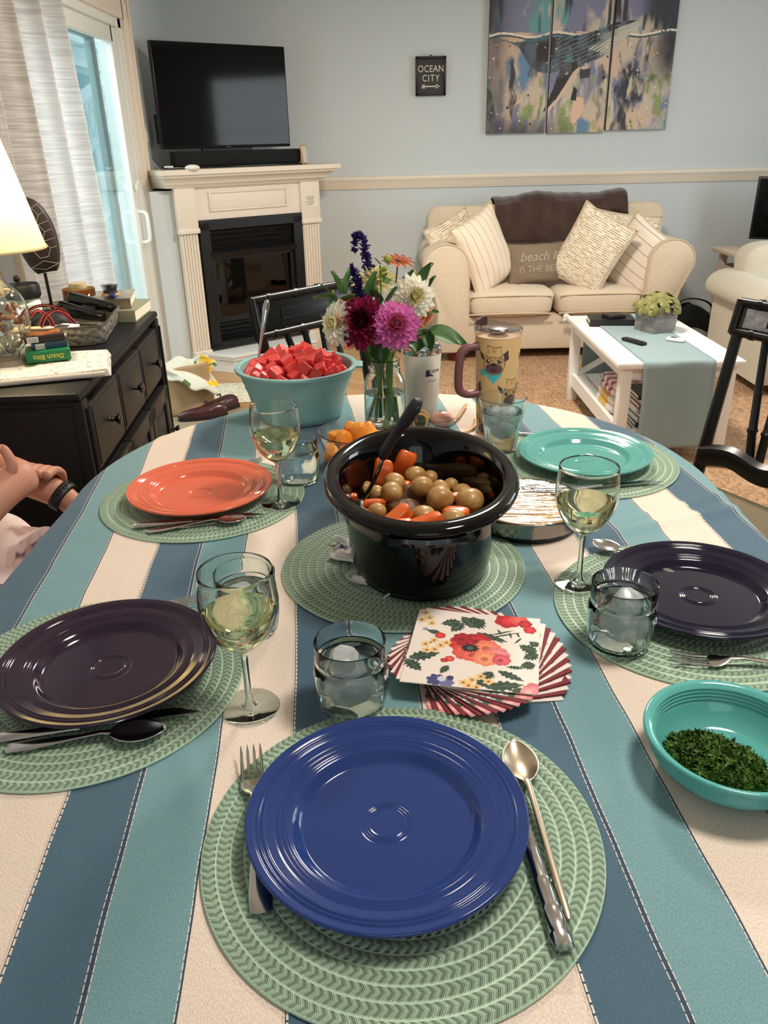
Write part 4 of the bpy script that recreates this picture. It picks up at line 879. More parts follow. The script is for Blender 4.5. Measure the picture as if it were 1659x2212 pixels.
# ================================================================ cutlery
STEEL = mat('stainless_steel', (200, 200, 202), .16, 1.0); SATIN = mat('satin_gold_steel', (206, 192, 172), .3, 1.0)
def strip(m, st, n=10):
    """loft of elliptic sections: (y, half width, z, half thickness)"""
    m.loft([[(w_*math.cos(2*PI*k/n), y, z+t*math.sin(2*PI*k/n)) for k in range(n)] for y, w_, z, t in st], 0)
def fork(label, loc, rz, mt=STEEL, wide=.0125, pitch=0, Ln=.19):
    e = thing('fork', label, 'fork', (loc[0], loc[1], loc[2]), 0, None, rot=(pitch, 0, rz))
    m = MB(); strip(m, [(-Ln/2, .004, .004, .0012), (-Ln/2+.003, .0098, .004, .0014), (-Ln/2+.02, .0105, .004, .0013), (-.03, .0048, .006, .0014), (.01, .0032, .010, .0018), (.026, .0040, .0095, .0018), (.034, wide*.7, .006, .0014), (.042, wide, .0045, .0012), (.052, wide, .004, .0011)]); m.build('handle', mt, e)
    m = MB()
    for k in range(4):
        x = -wide*.82+wide*1.64*k/3; m.loft([[(x+w_*math.cos(2*PI*j/6), y, z+.0011*math.sin(2*PI*j/6)) for j in range(6)] for y, w_, z in ((.050, .0021, .004), (.07, .0018, .0045), (.09, .0014, .0075), (.098, .0006, .010))], 0)
    m.build('tines', mt, e); return e
def spoon(label, loc, rz, mt=STEEL, Ln=.18, bw=.0165, bl=.050, thin=False, pitch=0):
    e = thing('spoon', label, 'spoon', loc, 0, None, rot=(pitch, 0, rz)); y0 = Ln/2-bl
    m = MB()
    def f(a, b):
        t = b; y = y0+bl*t; w_ = bw*math.sin(PI*min(1, max(0, t*.96+.02)))**.62*(1-.12*(t-.5)); u = a*2-1
        d = (1-u*u)*math.sin(PI*t)**.7*.0075; return (w_*u, y, .0098-d+.001*(1-t))
    m.grid(f, 14, 18); m.build('bowl', mt, e, solid=.0012, sharp=0, clean=False)
    m = MB(); hw = .0036 if thin else .0100; strip(m, [(-Ln/2, hw*.5, .003, .001), (-Ln/2+.004, hw, .003, .0016), (-Ln/2+.03, hw*.95, .004, .0016), (-.01, .0036, .008, .0016), (y0-.008, .0030, .0115, .0017), (y0+.002, .0042, .0105, .0012)]); m.build('handle', mt, e); return e
def knife(label, loc, rz, mt=STEEL, Ln=.22, ornate=False):
    e = thing('knife', label, 'knife', loc, rz); m = MB(); yh = -Ln/2
    if ornate: st = [(yh, .0085, .0065, .006), (yh+.012, .0105, .0065, .0062), (yh+.014, .0088, .0065, .005), (yh+.034, .0078, .0065, .005), (yh+.036, .0092, .0065, .0055), (yh+.040, .0078, .0065, .005), (yh+.062, .0072, .0065, .0048), (yh+.064, .0086, .0065, .0052), (yh+.068, .0070, .0065, .0046), (yh+.095, .0062, .006, .004), (yh+.10, .0074, .006, .0044)]
    else: st = [(yh, .006, .005, .003), (yh+.004, .0092, .005, .0038), (yh+.03, .0085, .005, .0038), (yh+.09, .0062, .005, .0036), (yh+.10, .0068, .005, .0036)]
    strip(m, st); m.build('handle', mt, e)
    m = MB(); y1 = yh+.098; m.loft([[(-.0045, y1, .004), (.0055, y1, .0045), (.0055, y1, .0062), (-.0045, y1, .0048)], [(-.0095, y1+.02, .0035), (.0065, y1+.02, .004), (.0065, y1+.02, .0058), (-.0095, y1+.02, .0042)], [(-.0095, Ln/2-.03, .0035), (.0065, Ln/2-.03, .004), (.0065, Ln/2-.03, .0056), (-.0095, Ln/2-.03, .0042)], [(.004, Ln/2, .004), (.0065, Ln/2-.001, .004), (.0065, Ln/2-.001, .005), (.004, Ln/2, .0045)]], 0, False)
    m.build('blade', mt, e); return e
def aim(p, q): return math.atan2(-(q[0]-p[0]), q[1]-p[1])
CZ = T+.0058
fork('silver fork lying under the left rim of the bright blue plate', (-.1335, .578, CZ), aim((-.112, .463), (-.155, .69)), Ln=.22)
knife('silver knife with ridged handle half under the right rim of the bright blue plate', (.1285, .540, CZ), aim((.139, .44), (.118, .65)), ornate=True)
spoon('slim satin-handled spoon right of the bright blue plate', (.1425, .566, CZ), aim((.149, .46), (.136, .671)), SATIN, Ln=.215, bw=.019, bl=.062, thin=True)
knife('silver knife below the front rim of the coral plate', (-.325, 1.262, CZ), aim((-.436, 1.241), (-.214, 1.283)), Ln=.226)
spoon('silver teaspoon in front of the coral plate', (-.326, 1.2415, CZ), aim((-.410, 1.224), (-.241, 1.259)), Ln=.17)
fork('fork tips showing behind the far rim of the coral plate', (-.345, 1.51, CZ), aim((-.45, 1.50), (-.262, 1.560)), Ln=.20)
knife('silver knife under the front rim of the dark purple plate', (-.336, .722, CZ), aim((-.46, .70), (-.218, .748)), Ln=.235)
spoon('silver spoon in front of the dark purple plate', (-.339, .697, CZ), aim((-.425, .688), (-.253, .707)), Ln=.175, bw=.0195, bl=.062)
fork('fork with tips showing above the far right rim of the dark purple plate', (-.350, .965, CZ), aim((-.44, .935), (-.272, .995)), Ln=.2)
fork('silver fork on the placemat in front of the navy plate', (.455, .810, CZ), aim((.55, .80), (.368, .824)), Ln=.19)
spoon('silver spoon reflecting bright blue behind the navy plate', (.400, 1.075, CZ), aim((.46, 1.01), (.344, 1.133)), Ln=.18, bw=.018)
knife('thin silver knife in front of the turquoise dinner plate', (.425, 1.372, CZ), aim((.31, 1.355), (.535, 1.390)), Ln=.22)
fork('fork handle end showing left of the turquoise dinner plate', (.36, 1.652, CZ), aim((.306, 1.70), (.42, 1.63)), Ln=.16)
# ================================================================ glasses
CG = real_glass('clear_glass'); RIM = real_glass('thick_glass')
def liquid(name, col, ior=1.33, dens=0.0):
    if name in MATS: return MATS[name]
    m_ = bpy.data.materials.new(name); m_.use_nodes = True; nt = m_.node_tree; nt.nodes.clear(); L = nt.links; out = N(nt, 'ShaderNodeOutputMaterial')
    tr = N(nt, 'ShaderNodeBsdfTransparent', ins={0: lin(col)}); rf = N(nt, 'ShaderNodeBsdfRefraction', ins={0: lin(col), 1: .0, 2: 1.12}); gl = N(nt, 'ShaderNodeBsdfGlossy', ins={1: .02})
    a = N(nt, 'ShaderNodeMixShader', ins={0: .55}); L.new(tr.outputs[0], a.inputs[1]); L.new(rf.outputs[0], a.inputs[2]); lw = N(nt, 'ShaderNodeLayerWeight', ins={0: .5}); f0 = N(nt, 'ShaderNodeMath', operation='POWER', ins={1: 5.0}); L.new(lw.outputs['Facing'], f0.inputs[0]); fr = N(nt, 'ShaderNodeMath', operation='MULTIPLY_ADD', ins={1: .6, 2: .02}); L.new(f0.outputs[0], fr.inputs[0]); b = N(nt, 'ShaderNodeMixShader'); L.new(fr.outputs[0], b.inputs[0]); L.new(a.outputs[0], b.inputs[1]); L.new(gl.outputs[0], b.inputs[2]); L.new(b.outputs[0], out.inputs[0])
    MATS[name] = m_; return m_
WATER = real_glass('water', (248, 252, 252), 1.33); WINE = real_glass('white_wine', (250, 248, 228), 1.34)
def icemat():
    m_ = bpy.data.materials.new('ice'); m_.use_nodes = True; nt = m_.node_tree; nt.nodes.clear(); L = nt.links; out = N(nt, 'ShaderNodeOutputMaterial')
    tr = N(nt, 'ShaderNodeBsdfTransparent', ins={0: (.95, .97, .98, 1)}); tl = N(nt, 'ShaderNodeBsdfTranslucent', ins={0: lin((236, 240, 242))}); df = N(nt, 'ShaderNodeBsdfPrincipled', ins={0: lin((232, 236, 238))}); df.inputs['Roughness'].default_value = .15
    n = N(nt, 'ShaderNodeTexNoise', ins={'Scale': 60.0}); tc = N(nt, 'ShaderNodeTexCoord'); L.new(tc.outputs['Object'], n.inputs[0]); mr = N(nt, 'ShaderNodeMapRange', ins={1: .3, 2: .7, 3: .6, 4: 1.0}); L.new(n.outputs[0], mr.inputs[0])
    a = N(nt, 'ShaderNodeMixShader', ins={0: .5}); L.new(tl.outputs[0], a.inputs[1]); L.new(df.outputs[0], a.inputs[2]); b = N(nt, 'ShaderNodeMixShader'); L.new(mr.outputs[0], b.inputs[0]); L.new(tr.outputs[0], b.inputs[1]); L.new(a.outputs[0], b.inputs[2]); L.new(b.outputs[0], out.inputs[0]); return m_
ICE = icemat()
def wine_glass(label, loc, fill=.118):
    e = thing('wine_glass', label, 'wine glass', loc, 0, 'wine glasses')
    ou = [(.0045, .082), (.010, .0845), (.020, .092), (.031, .104), (.0395, .120), (.0435, .136), (.0445, .148), (.0435, .165), (.0415, .187)]
    m = MB(); inn = [(max(r-.0011, .0004), z+(.002 if i < 2 else .0006)) for i, (r, z) in enumerate(ou)]
    P = [Vector((r, 0, z)) for r, z in ou]; ouS = [(p.x, p.z) for p in ease(P, 4)]; P = [Vector((r, 0, z)) for r, z in inn]; inS = [(p.x, p.z) for p in ease(P, 4)]
    m.lathe(ouS+[(.0410, .1880)]+inS[::-1], 56); m.build('bowl', CG, e, sharp=30)
    m = MB(); m.lathe([(.0095, .0035), (.0065, .008), (.0045, .018), (.0040, .045), (.0042, .070), (.0055, .079), (.009, .084)], 24); m.build('stem', RIM, e)
    m = MB(); m.lathe([(.0003, .0), (.034, .0), (.0355, .0010), (.0350, .0020), (.022, .0028), (.012, .0042), (.0003, .0075)], 56); m.build('foot', CG, e)
    lv = [p for p in inS if p[1] < fill]; rt = lv[-1][0]
    m = MB(); m.lathe([(.0002, .0868)]+[(r-.0006, z+.0008) for r, z in lv]+[(rt-.0002, fill), (.0002, fill)], 48); m.build('wine', WINE, e); return e
WZ = T+.0006
wg = wine_glass('wine glass of white wine standing beside the dark purple plate', (-.165, .757, WZ), .135)
dup(wg, (-.190, 1.334, WZ+.0055), 0, 'wine glass of white wine standing beside the coral plate'); dup(wg, (.288, 1.022, WZ+.0055), 0, 'wine glass of white wine standing beside the navy plate')
def tumbler(label, loc, ice=2, seed=0, lvl=.062):
    e = thing('tumbler', label, 'drinking glass', loc, 0, 'jar-shaped water tumblers')
    def fl(a, r, z): return 1+(  .030*abs(math.cos(a*7)) if .008 < z < .058 else 0)
    ou = [(.0003, 0), (.034, 0), (.0385, .003), (.0405, .012), (.0425, .030), (.0430, .050), (.0428, .058), (.0405, .062), (.0418, .0645), (.0425, .067), (.0412, .0695), (.0408, .073), (.0414, .080), (.0418, .090)]
    m = MB(); m.lathe(ou+[(.0410, .0910), (.0402, .0895), (.0396, .072), (.0392, .063), (.0404, .05), (.0402, .03), (.0382, .010), (.034, .006), (.0003, .006)], 98, f=fl); m.build('glass_body', CG, e, sharp=30)
    m = MB(); m.lathe([(.0003, .0063), (.033, .0063), (.0378, .0115), (.0398, .03), (.0400, .05), (.0389, min(lvl, .061)), (.0003, min(lvl, .061))], 48); m.build('water', WATER, e)
    rd = random.Random(seed)
    for k in range(ice):
        m = MB(); m.sphere((0, 0, 0),   .0200, seg=12, rings=8, sc=(1, .9, .8), f=lambda d: (abs(d.x)**4+abs(d.y)**4+abs(d.z)**4)**-.25)
        m.build('ice_cube', ICE, e, loc=(rd.uniform(-.012, .012), rd.uniform(-.012, .012), lvl-.010-.022*k), rot=(rd.uniform(-.5, .5), rd.uniform(-.5, .5), rd.uniform(0, 3)))
    return e
tumbler('clear ridged tumbler of ice water between the wine glass and the napkins', (-.043, .760, WZ), 2, 1)
tumbler('clear ridged tumbler of ice water beside the navy plate', (.304, .866, WZ+.0055), 2, 2)
tumbler('clear ridged tumbler of ice water behind the nearest wine glass', (-.190, .925, WZ), 2, 3)
tumbler('clear ridged tumbler of water beside the coral plate', (-.168, 1.452, WZ), 0, 4)
ft = thing('tumbler', 'tall faceted clear tumbler of ice water left of the turquoise plate', 'drinking glass', (.254, 1.592, WZ+.002))
def fl(a, r, z): return 1-.03*(1-abs(math.cos(a*5)))*(1 if z < .075 else 0)
m = MB(); m.lathe([(.0003, 0), (.031, 0), (.0325, .002), (.036, .03), (.041, .065), (.0445, .085), (.050, .118), (.0488, .1188), (.0425, .085), (.038, .065), (.032, .03), (.028, .012), (.0003, .012)], 100, f=fl); m.build('glass_body', CG, ft, sharp=30)
m = MB(); m.lathe([(.0003, .0125), (.027, .0125), (.0312, .03), (.0372, .065), (.0425, .088), (.0003, .088)], 48); m.build('water', WATER, ft)
for k, (x, y, z) in enumerate(((.012, 0, .078), (-.014, .008, .074), (0, -.012, .052))):
    m = MB(); m.sphere((0, 0, 0), .0175, seg=12, rings=8, f=lambda d: (abs(d.x)**4+abs(d.y)**4+abs(d.z)**4)**-.25); m.build('ice_cube', ICE, ft, loc=(x, y, z), rot=(k, .4*k, k*2))
# ================================================================ crock with pot roast
GLZ = mat('black_crock_glaze', (7, 6, 7), .07, spec=.38)
PC = (.056, 1.107, T+.0105)
pot = thing('slow_cooker_crock', 'large oval black glazed crock full of potatoes and carrots', 'crock', PC)
m = MB(); ratio = 1.30
ou = [(.0003, .0), (.096, .0), (.105, .004), (.109, .015), (.113, .05), (.118, .09), (.121, .118), (.124, .126), (.1295, .129), (.139, .131), (.1455, .136), (.1465, .142), (.143, .148), (.135, .1505), (.128, .149), (.1235, .145), (.119, .137), (.115, .12), (.109, .08), (.100, .03), (.085, .012), (.0003, .010)]
vs = ease([Vector((r, 0, z)) for r, z in ou], 3)
m.lathe([(max(p.x, .0003), p.z) for p in vs], 96, sx=1.0, sy=1.30); m.v = [(p[0], p[1]*(1+.085*min(1, p[2]/.14)), p[2]) for p in m.v]; m.build('stoneware_body', GLZ, pot, sharp=0)
for s in (-1, 1): m = MB(); m.tube([(-.05, s*.192, .128), (0, s*.202, .129), (.05, s*.192, .128)], .008, 8); m.build('end_lug', GLZ, pot)
m = MB(); m.grid(lambda a, b: (.106*b*math.cos(2*PI*a), 1.3*.106*b*math.sin(2*PI*a), .062+.006*math.sin(a*30)*b), 40, 8); m.build('broth', mat('brown_broth', (62, 34, 16), .15), pot, sharp=0)
PT = mat('baby_potato', (186, 150, 92), .4, col2=(156, 116, 64), nscale=45, coat=.15, bump=.2, bscale=160)
PZ0 = T+.093
def lump(name, label, cat, mt, loc, r, sc, rot, grp, seed=0, pw=2.0, amp=.06):
    rd = random.Random(seed); p = [rd.uniform(0, 6) for _ in range(4)]
    def f(d):
        b = (abs(d.x)**pw+abs(d.y)**pw+abs(d.z)**pw)**(-1/pw) if pw != 2 else 1
        return b*(1+amp*math.sin(3*d.x+p[0])*math.cos(3*d.y+p[1])+amp*.6*math.sin(5*d.z+p[2]+d.x*2))
    m = MB(); m.sphere((0, 0, 0), r, seg=22, rings=14, sc=sc, f=f); return tag(m.build(name, mt, loc=loc, rot=rot, sharp=35 if pw > 3 else 0), label, cat, grp)
PP = [(.054, 1.225, 60), (.080, 1.243, 45), (.018, 1.195, 58), (-.012, 1.180, 46), (-.030, 1.205, 44), (.013, 1.150, 62), (.062, 1.170, 60), (.112, 1.207, 44), (.093, 1.187, 55), (.128, 1.178, 50), (.088, 1.125, 72), (.134, 1.120, 76), (-.011, 1.108, 50), (-.036, 1.098, 48), (.103, 1.052, 66), (.060, 1.083, 66), (-.008, 1.062, 42), (.128, 1.070, 42), (.150, 1.085, 40), (.110, 1.098, 34)]
ring = 'baby potatoes in the crock'
pos = ['behind the centre, beside the orange carrot tip', 'half hidden at the very back of the heap', 'high in the heap right of the slotted spoon', 'just right of the spoon shaft', 'at the far left against the spoon', 'the upper of two stacked at the left centre', 'in the centre of the heap', 'at the back right of the heap', 'behind the small carrot bit at the centre right', 'near the right wall with a carrot below it', 'large and pinkish in the middle front', 'largest, at the right of the heap', 'small, left front below the carrot stick', 'small, at the left wall of the crock', 'front centre, touching the crock wall', 'split-skinned, in the front middle', 'small, sunk at the front left', 'small, sunk between two carrots at the front right', 'sunk at the right front wall', 'tiny, between the two large front ones']
for i, (x, y, rp) in enumerate(PP):
    r = rp/2.765/1708*1.20*1.16; hz = PZ0+.008*math.exp(-((x-.05)**2+(y-1.15)**2)/.006)+(.010 if i in (0, 2, 5, 6, 10, 11, 14) else 0)
    lump('potato', 'round yellow baby potato '+pos[i], 'potato', PT, (x, y, hz-.006), r, (1.05, 1.0, .93), (0, 0, i), ring, i, amp=.03)
CRT_ = mat('cooked_carrot', (226, 104, 34), .3, col2=(196, 82, 26), nscale=30, coat=.4)
CC = [(-.001, 1.225, .016, (1, .7, 1.5), (-.2, .2, 0)), (.034, 1.255, .017, (1, .7, 1.7), (.1, .5, 0)), (.037, 1.201, .008, (1, 1, .7), (0, 0, 1)), (.097, 1.160, .009, (1, 1, 1), (0, 0, 1)), (.118, 1.145, .010, (1.6, .8, .7), (0, 0, .3)), (.143, 1.150, .011, (1.3, .9, .6), (0, 0, -.3)), (-.019, 1.128, .009, (2.4, .8, .7), (0, .0, .1)), (.020, 1.073, .015, (1.6, .9, .8), (0, -.4, .6)), (.025, 1.048, .011, (1.5, .9, .8), (0, 0, 0)), (.060, 1.048, .015, (2.0, .9, .9), (0, -.3, .2)), (.108, 1.080, .014, (1.4, .9, .8), (0, 0, -.4)), (.128, 1.050, .010, (1.2, .9, .8), (0, -.5, .3)), (-.050, 1.149, .008, (1, 1, 1), (0, 0, 0))]
cl = ['large upright chunk beside the spoon', 'tall pointed chunk at the back of the heap', 'small cube at the centre back', 'small bit left of the right-hand potatoes', 'flat dark slice at the centre right', 'flat slice near the right wall', 'long stick at the left of the heap', 'wedge below the left potatoes', 'piece at the front wall left of centre', 'longest wedge lying at the front', 'curved piece behind the front potato', 'small tip at the front right', 'small bit at the far left wall']
for i, (x, y, r, sc, ro) in enumerate(CC): lump('carrot_piece', 'cooked orange carrot, '+cl[i], 'carrot', CRT_, (x, y, PZ0+.002+(.012 if i in (0, 1) else 0)), r, sc, ro, 'carrots in the crock', i+40, pw=4.5, amp=.05)
MT = mat('braised_beef', (104, 68, 42), .6, col2=(74, 46, 28), nscale=60, bump=.8, bscale=90)
for i, (x, y, r) in enumerate(((.045, 1.180, .022), (.032, 1.128, .024), (.050, 1.110, .018), (-.01, 1.07, .02), (.09, 1.15, .02))):
    lump('beef_chunk', 'brown braised beef chunk '+('in the centre gap of the heap', 'left of the large pinkish potato', 'under the split-skinned potato', 'at the front left under the potatoes', 'under the centre right carrots')[i], 'meat', MT, (x, y, PZ0-.012), r, (1.2, 1, .8), (0, 0, i), 'beef chunks in the crock', i+70, amp=.14)
for k in range(16):   # lower layer seen between the pieces
    a = k*2.4; q = .028+.075*math.sqrt((k+.5)/16)
    lump('potato' if k % 2 else 'carrot_piece', ('yellow potato' if k % 2 else 'orange carrot')+' in the bottom layer of the crock, under the visible heap', 'potato' if k % 2 else 'carrot', PT if k % 2 else CRT_, (.056+q*.95*math.cos(a), 1.120+q*1.2*math.sin(a), PZ0-.026), .018, (1.1, 1, .8), (0, 0, k), 'lower layer of vegetables', k+90)
# serving spoon with black handle
sl = thing('serving_spoon', 'slotted serving spoon with black rubber handle standing in the crock', 'serving spoon', (0, 0, 0))
m = MB(); m.tube(ease([(-.050, 1.115, .838), (-.035, 1.13, .857), (-.021, 1.13, .880), (-.005, 1.13, .915), (.004, 1.13, .942)], 5), [.0042]*21, 8, flat=.45); m.build('shaft', STEEL, sl)
m = MB(); m.sphere((0, 0, 0), .026, seg=20, rings=10, sc=(.85, 1.2, .22)); m.build('bowl', STEEL, sl, loc=(-.048, 1.120, .845), rot=(.1, -.85, .2))
m = MB(); m.tube(ease([(.000, 1.131, .930), (.008, 1.128, .949), (.022, 1.125, .972), (.040, 1.122, .998), (.051, 1.12, 1.018), (.054, 1.12, 1.026)], 5), [.0085]+[.0098, .0108, .0112, .0112, .0108, .0104, .0100, .0100, .0104, .011, .012, .013, .0135, .014, .0142, .0142, .014, .0135, .0125, .0118, .011, .010, .009, .007], 12, flat=.75); m.build('handle', mat('black_rubber', (34, 34, 37), .55), sl)
m = MB(); q = ease([(.032, 1.1165, .9775), (.040, 1.1125, .992), (.050, 1.1095, 1.012), (.055, 1.112, 1.017), (.049, 1.1125, 1.000), (.037, 1.1155, .980)], 4); m.tube(q, .0010, 5); m.build('inlay', mat('grey_rubber', (104, 120, 132), .5), sl)
# potholder peeking out from under the crock
def cottonpatch(name, c, spots):
    m_, nt, b = nmat(name); L = nt.links; tc = N(nt, 'ShaderNodeTexCoord'); last = None
    prev = lin(c)
    mxs = None
    for i, (cc, s, th) in enumerate(spots):
        v = N(nt, 'ShaderNodeTexNoise', noise_dimensions='4D', ins={'Scale': s, 'Detail': 2.0}); v.inputs['W'].default_value = i*3.1; L.new(tc.outputs['Object'], v.inputs[0]); g = N(nt, 'ShaderNodeMapRange', ins={1: th, 2: th+.03}); L.new(v.outputs[0], g.inputs[0])
        mx = N(nt, 'ShaderNodeMix', data_type='RGBA', ins={7: lin(cc)}); L.new(g.outputs[0], mx.inputs[0])
        if mxs is None: mx.inputs[6].default_value = prev
        else: L.new(mxs, mx.inputs[6])
        mxs = mx.outputs[2]
    L.new(mxs, b.inputs['Base Color']); b.inputs['Roughness'].default_value = .9; return m_
CP = cottonpatch('print_cotton', (226, 222, 218), [((190, 90, 90), 22, .62), ((90, 104, 124), 26, .60), ((200, 170, 140), 18, .60)])
m = MB()
def ph(a, b):
    x = -.088+.012*math.sin(b*15)+a*.06+.085*(1-b)**1.5; y = .985+b*.19; k = .006*math.sin(a*14+b*6)+.004*math.sin(b*21); e = .010*math.sin(b*17)*(1-a)
    return (x+e, y+.01*a, T+.0075+abs(k)*.9*(1 if a < .35 else .0)+.0008)
m.grid(ph, 30, 30); tag(m.build('pot_holder', CP, sharp=0, solid=.002), 'crumpled white floral cloth pot holder poking out under the crock', 'pot holder')
# ================================================================ watermelon bowl
BB = mat('aqua_plastic', (142, 188, 188), .42)
wb = thing('mixing_bowl', 'large pale aqua plastic bowl heaped with watermelon', 'bowl', (-.203, 1.872, WZ))
m = MB(); ou = [(.0003, 0), (.098, 0), (.103, .003), (.108, .02), (.122, .072), (.126, .080), (.1265, .088), (.130, .093), (.134, .108), (.1355, .116), (.145, .119), (.1475, .124), (.146, .1275), (.140, .1285), (.134, .126), (.130, .112), (.121, .08), (.104, .012), (.0003, .006)]
m.lathe(ou, 96); m.build('bowl_body', BB, wb, sharp=50)
m = MB(); m.box((.148, 0, .1235), (.024, .05, .006), bev=.003); m.build('pour_lip', BB, wb)
WM = mat('watermelon', (238, 86, 80), .3, col2=(224, 60, 62), nscale=35, bump=.25, bscale=220); rd = random.Random(21); pts = []
tries = 0
while len(pts) < 88 and tries < 20000:
    tries += 1; a = rd.uniform(0, 2*PI); q = math.sqrt(rd.random())*.113; x, y = q*math.cos(a), q*math.sin(a); h = .105+.048*(1-(q/.125)**2)
    lay = 0 if len(pts) < 52 else 1; z = h-.026*lay*0
    if all((x-p[0])**2+(y-p[1])**2+(z-p[2])**2 > (.0245 if lay == 0 else .018)**2 for p in pts): pts.append((x, y, z-.016*(lay)))
wprev = None
for i, (x, y, z) in enumerate(pts):
    s = rd.uniform(.022, .031)
    if wprev is None or i < 6:
        m = MB(); sk = [rd.uniform(-.003, .003) for _ in range(24)]; vs = []; k = 0
        for a in (-1, 1):
            for b in (-1, 1):
                for c in (-1, 1): vs.append((a*.013+sk[k], b*.013+sk[k+1], c*.012+sk[k+2])); k += 3
        m.add(vs, [(0, 1, 3, 2), (4, 6, 7, 5), (0, 4, 5, 1), (2, 3, 7, 6), (0, 2, 6, 4), (1, 5, 7, 3)], 0, True); o = m.build('watermelon_cube', WM, bevel=.0015, sharp=30); wprev = (wprev or []); wprev.append(o)
    else: o = wprev[i % 6].copy(); COL.objects.link(o)
    o.location = (-.203+x, 1.872+y, WZ+z); o.rotation_euler = (rd.uniform(-.6, .6), rd.uniform(-.6, .6), rd.uniform(0, 3)); f_ = s/.026; o.scale = (f_, f_, f_)
    tag(o, 'red watermelon cube in the heap filling the pale aqua bowl', 'watermelon', 'watermelon cubes')
ws = thing('serving_spoon', 'long steel spoon handle standing in the watermelon bowl', 'spoon', (0, 0, 0))
m = MB(); m.tube(ease([(-.306, 1.90, .855), (-.296, 1.905, .90), (-.284, 1.91, .955), (-.276, 1.915, .990), (-.272, 1.92, 1.01), (-.265, 1.92, 1.033)], 4), [.0035]*8+[.004, .0045, .005, .0055, .006, .0065, .007, .0075, .008, .008, .0075, .0065, .003], 8, flat=.35, up=(0, 1, 0)); m.build('handle', STEEL, ws)
m = MB(); m.sphere((-.308, 1.902, .845), .02, sc=(.6, 1, .5), seg=12, rings=8); m.build('bowl', STEEL, ws)
# ================================================================ peach bowl
pb = thing('glass_bowl', 'clear glass bowl of sliced peaches behind the crock', 'bowl', (-.048, 1.532, WZ))
m = MB(); m.lathe([(.0003, 0), (.04, 0), (.055, .006), (.068, .022), (.077, .045), (.0825, .072), (.0835, .0755), (.0815, .0765), (.080, .072), (.0745, .045), (.065, .024), (.05, .010), (.0003, .006)], 64); m.build('glass_body', CG, pb, sharp=30)
PE = mat('peach_flesh', (246, 170, 62), .35, col2=(238, 140, 44), nscale=28, coat=.3)
pl_ = [(-.045, .012, .058), (-.015, .03, .066), (.0, .0, .072), (-.03, -.01, .062), (.02, .025, .064), (.028, -.012, .060), (-.055, -.02, .035), (-.02, -.035, .042), (.015, -.04, .040), (.048, .01, .04), (-.01, .055, .042), (.04, .045, .038), (-.058, .03, .03), (0, 0, .035), (.03, -.03, .022), (-.03, -.03, .022)]
for i, (x, y, z) in enumerate(pl_): lump('peach_slice', 'orange-yellow peach chunk '+('at the left of the heap', 'at the back left of the heap', 'on top of the heap', 'in front of the top piece', 'at the back right of the heap', 'at the right front of the heap', 'low against the left glass wall', 'low at the front of the bowl', 'low at the front right', 'low at the right wall', 'low at the back wall', 'low at the back right wall', 'low at the back left wall', 'at the bottom centre', 'at the bottom front right', 'at the bottom front left')[i]+' in the glass bowl', 'peach', PE, (-.048+x, 1.532+y, WZ+z), .017, (1.1, .95, .75), (i*.5, i*.9, i*1.3), 'peach chunks', i+120, pw=3.5)
# ================================================================ covered pie pan
pn = thing('pie_pan', 'dark round pan covered with shiny stretched plastic wrap', 'pan', (.247, 1.245, WZ))
m = MB(); m.lathe([(.0003, 0), (.086, 0), (.089, .003), (.096, .036), (.100, .038), (.1005, .040), (.098, .041), (.0945, .037), (.087, .006), (.0003, .004)], 72); m.build('pan_body', mat('dark_pan', (44, 46, 50), .4, .5), pn)
m = MB(); m.lathe([(.0003, .02), (.06, .021), (.09, .019), (.0925, .017)], 48); m.build('filling', mat('butter_biscuit', (186, 146, 92), .6, noise=.3, nscale=40, bump=.6), pn)
def wrapmat():
    m_, nt, b = nmat('plastic_wrap'); L = nt.links; nt.nodes.remove(b); out = nt.nodes['Material Output']
    tr = N(nt, 'ShaderNodeBsdfTransparent', ins={0: (.97, .95, .90, 1)}); gl = N(nt, 'ShaderNodeBsdfGlossy', ins={0: (1, .97, .9, 1), 1: .13}); tc = N(nt, 'ShaderNodeTexCoord'); mp = N(nt, 'ShaderNodeMapping'); mp.inputs['Rotation'].default_value = (0, 0, .35); mp.inputs['Scale'].default_value = (12, 90, 12); L.new(tc.outputs['Object'], mp.inputs[0])
    n = N(nt, 'ShaderNodeTexNoise', ins={'Scale': 1.0, 'Detail': 3.0, 'Distortion': .4}); L.new(mp.outputs[0], n.inputs[0]); bp = N(nt, 'ShaderNodeBump', ins={'Strength': 1.0, 'Distance': .006}); L.new(n.outputs[0], bp.inputs['Height']); L.new(bp.outputs[0], gl.inputs['Normal'])
    a = N(nt, 'ShaderNodeMixShader', ins={0: .24}); L.new(tr.outputs[0], a.inputs[1]); L.new(gl.outputs[0], a.inputs[2]); L.new(a.outputs[0], out.inputs[0]); return m_
WR = wrapmat(); m = MB(); m.lathe([(.0003, .0405), (.05, .0405), (.09, .0412), (.1008, .0425), (.1018, .040), (.099, .034), (.097, .022), (.094, .012)], 96, f=lambda a, r, z: 1+(.006*math.sin(a*23)+.004*math.sin(a*41) if z < .04 and r > .08 else 0)); m.build('plastic_wrap', WR, pn, sharp=0)
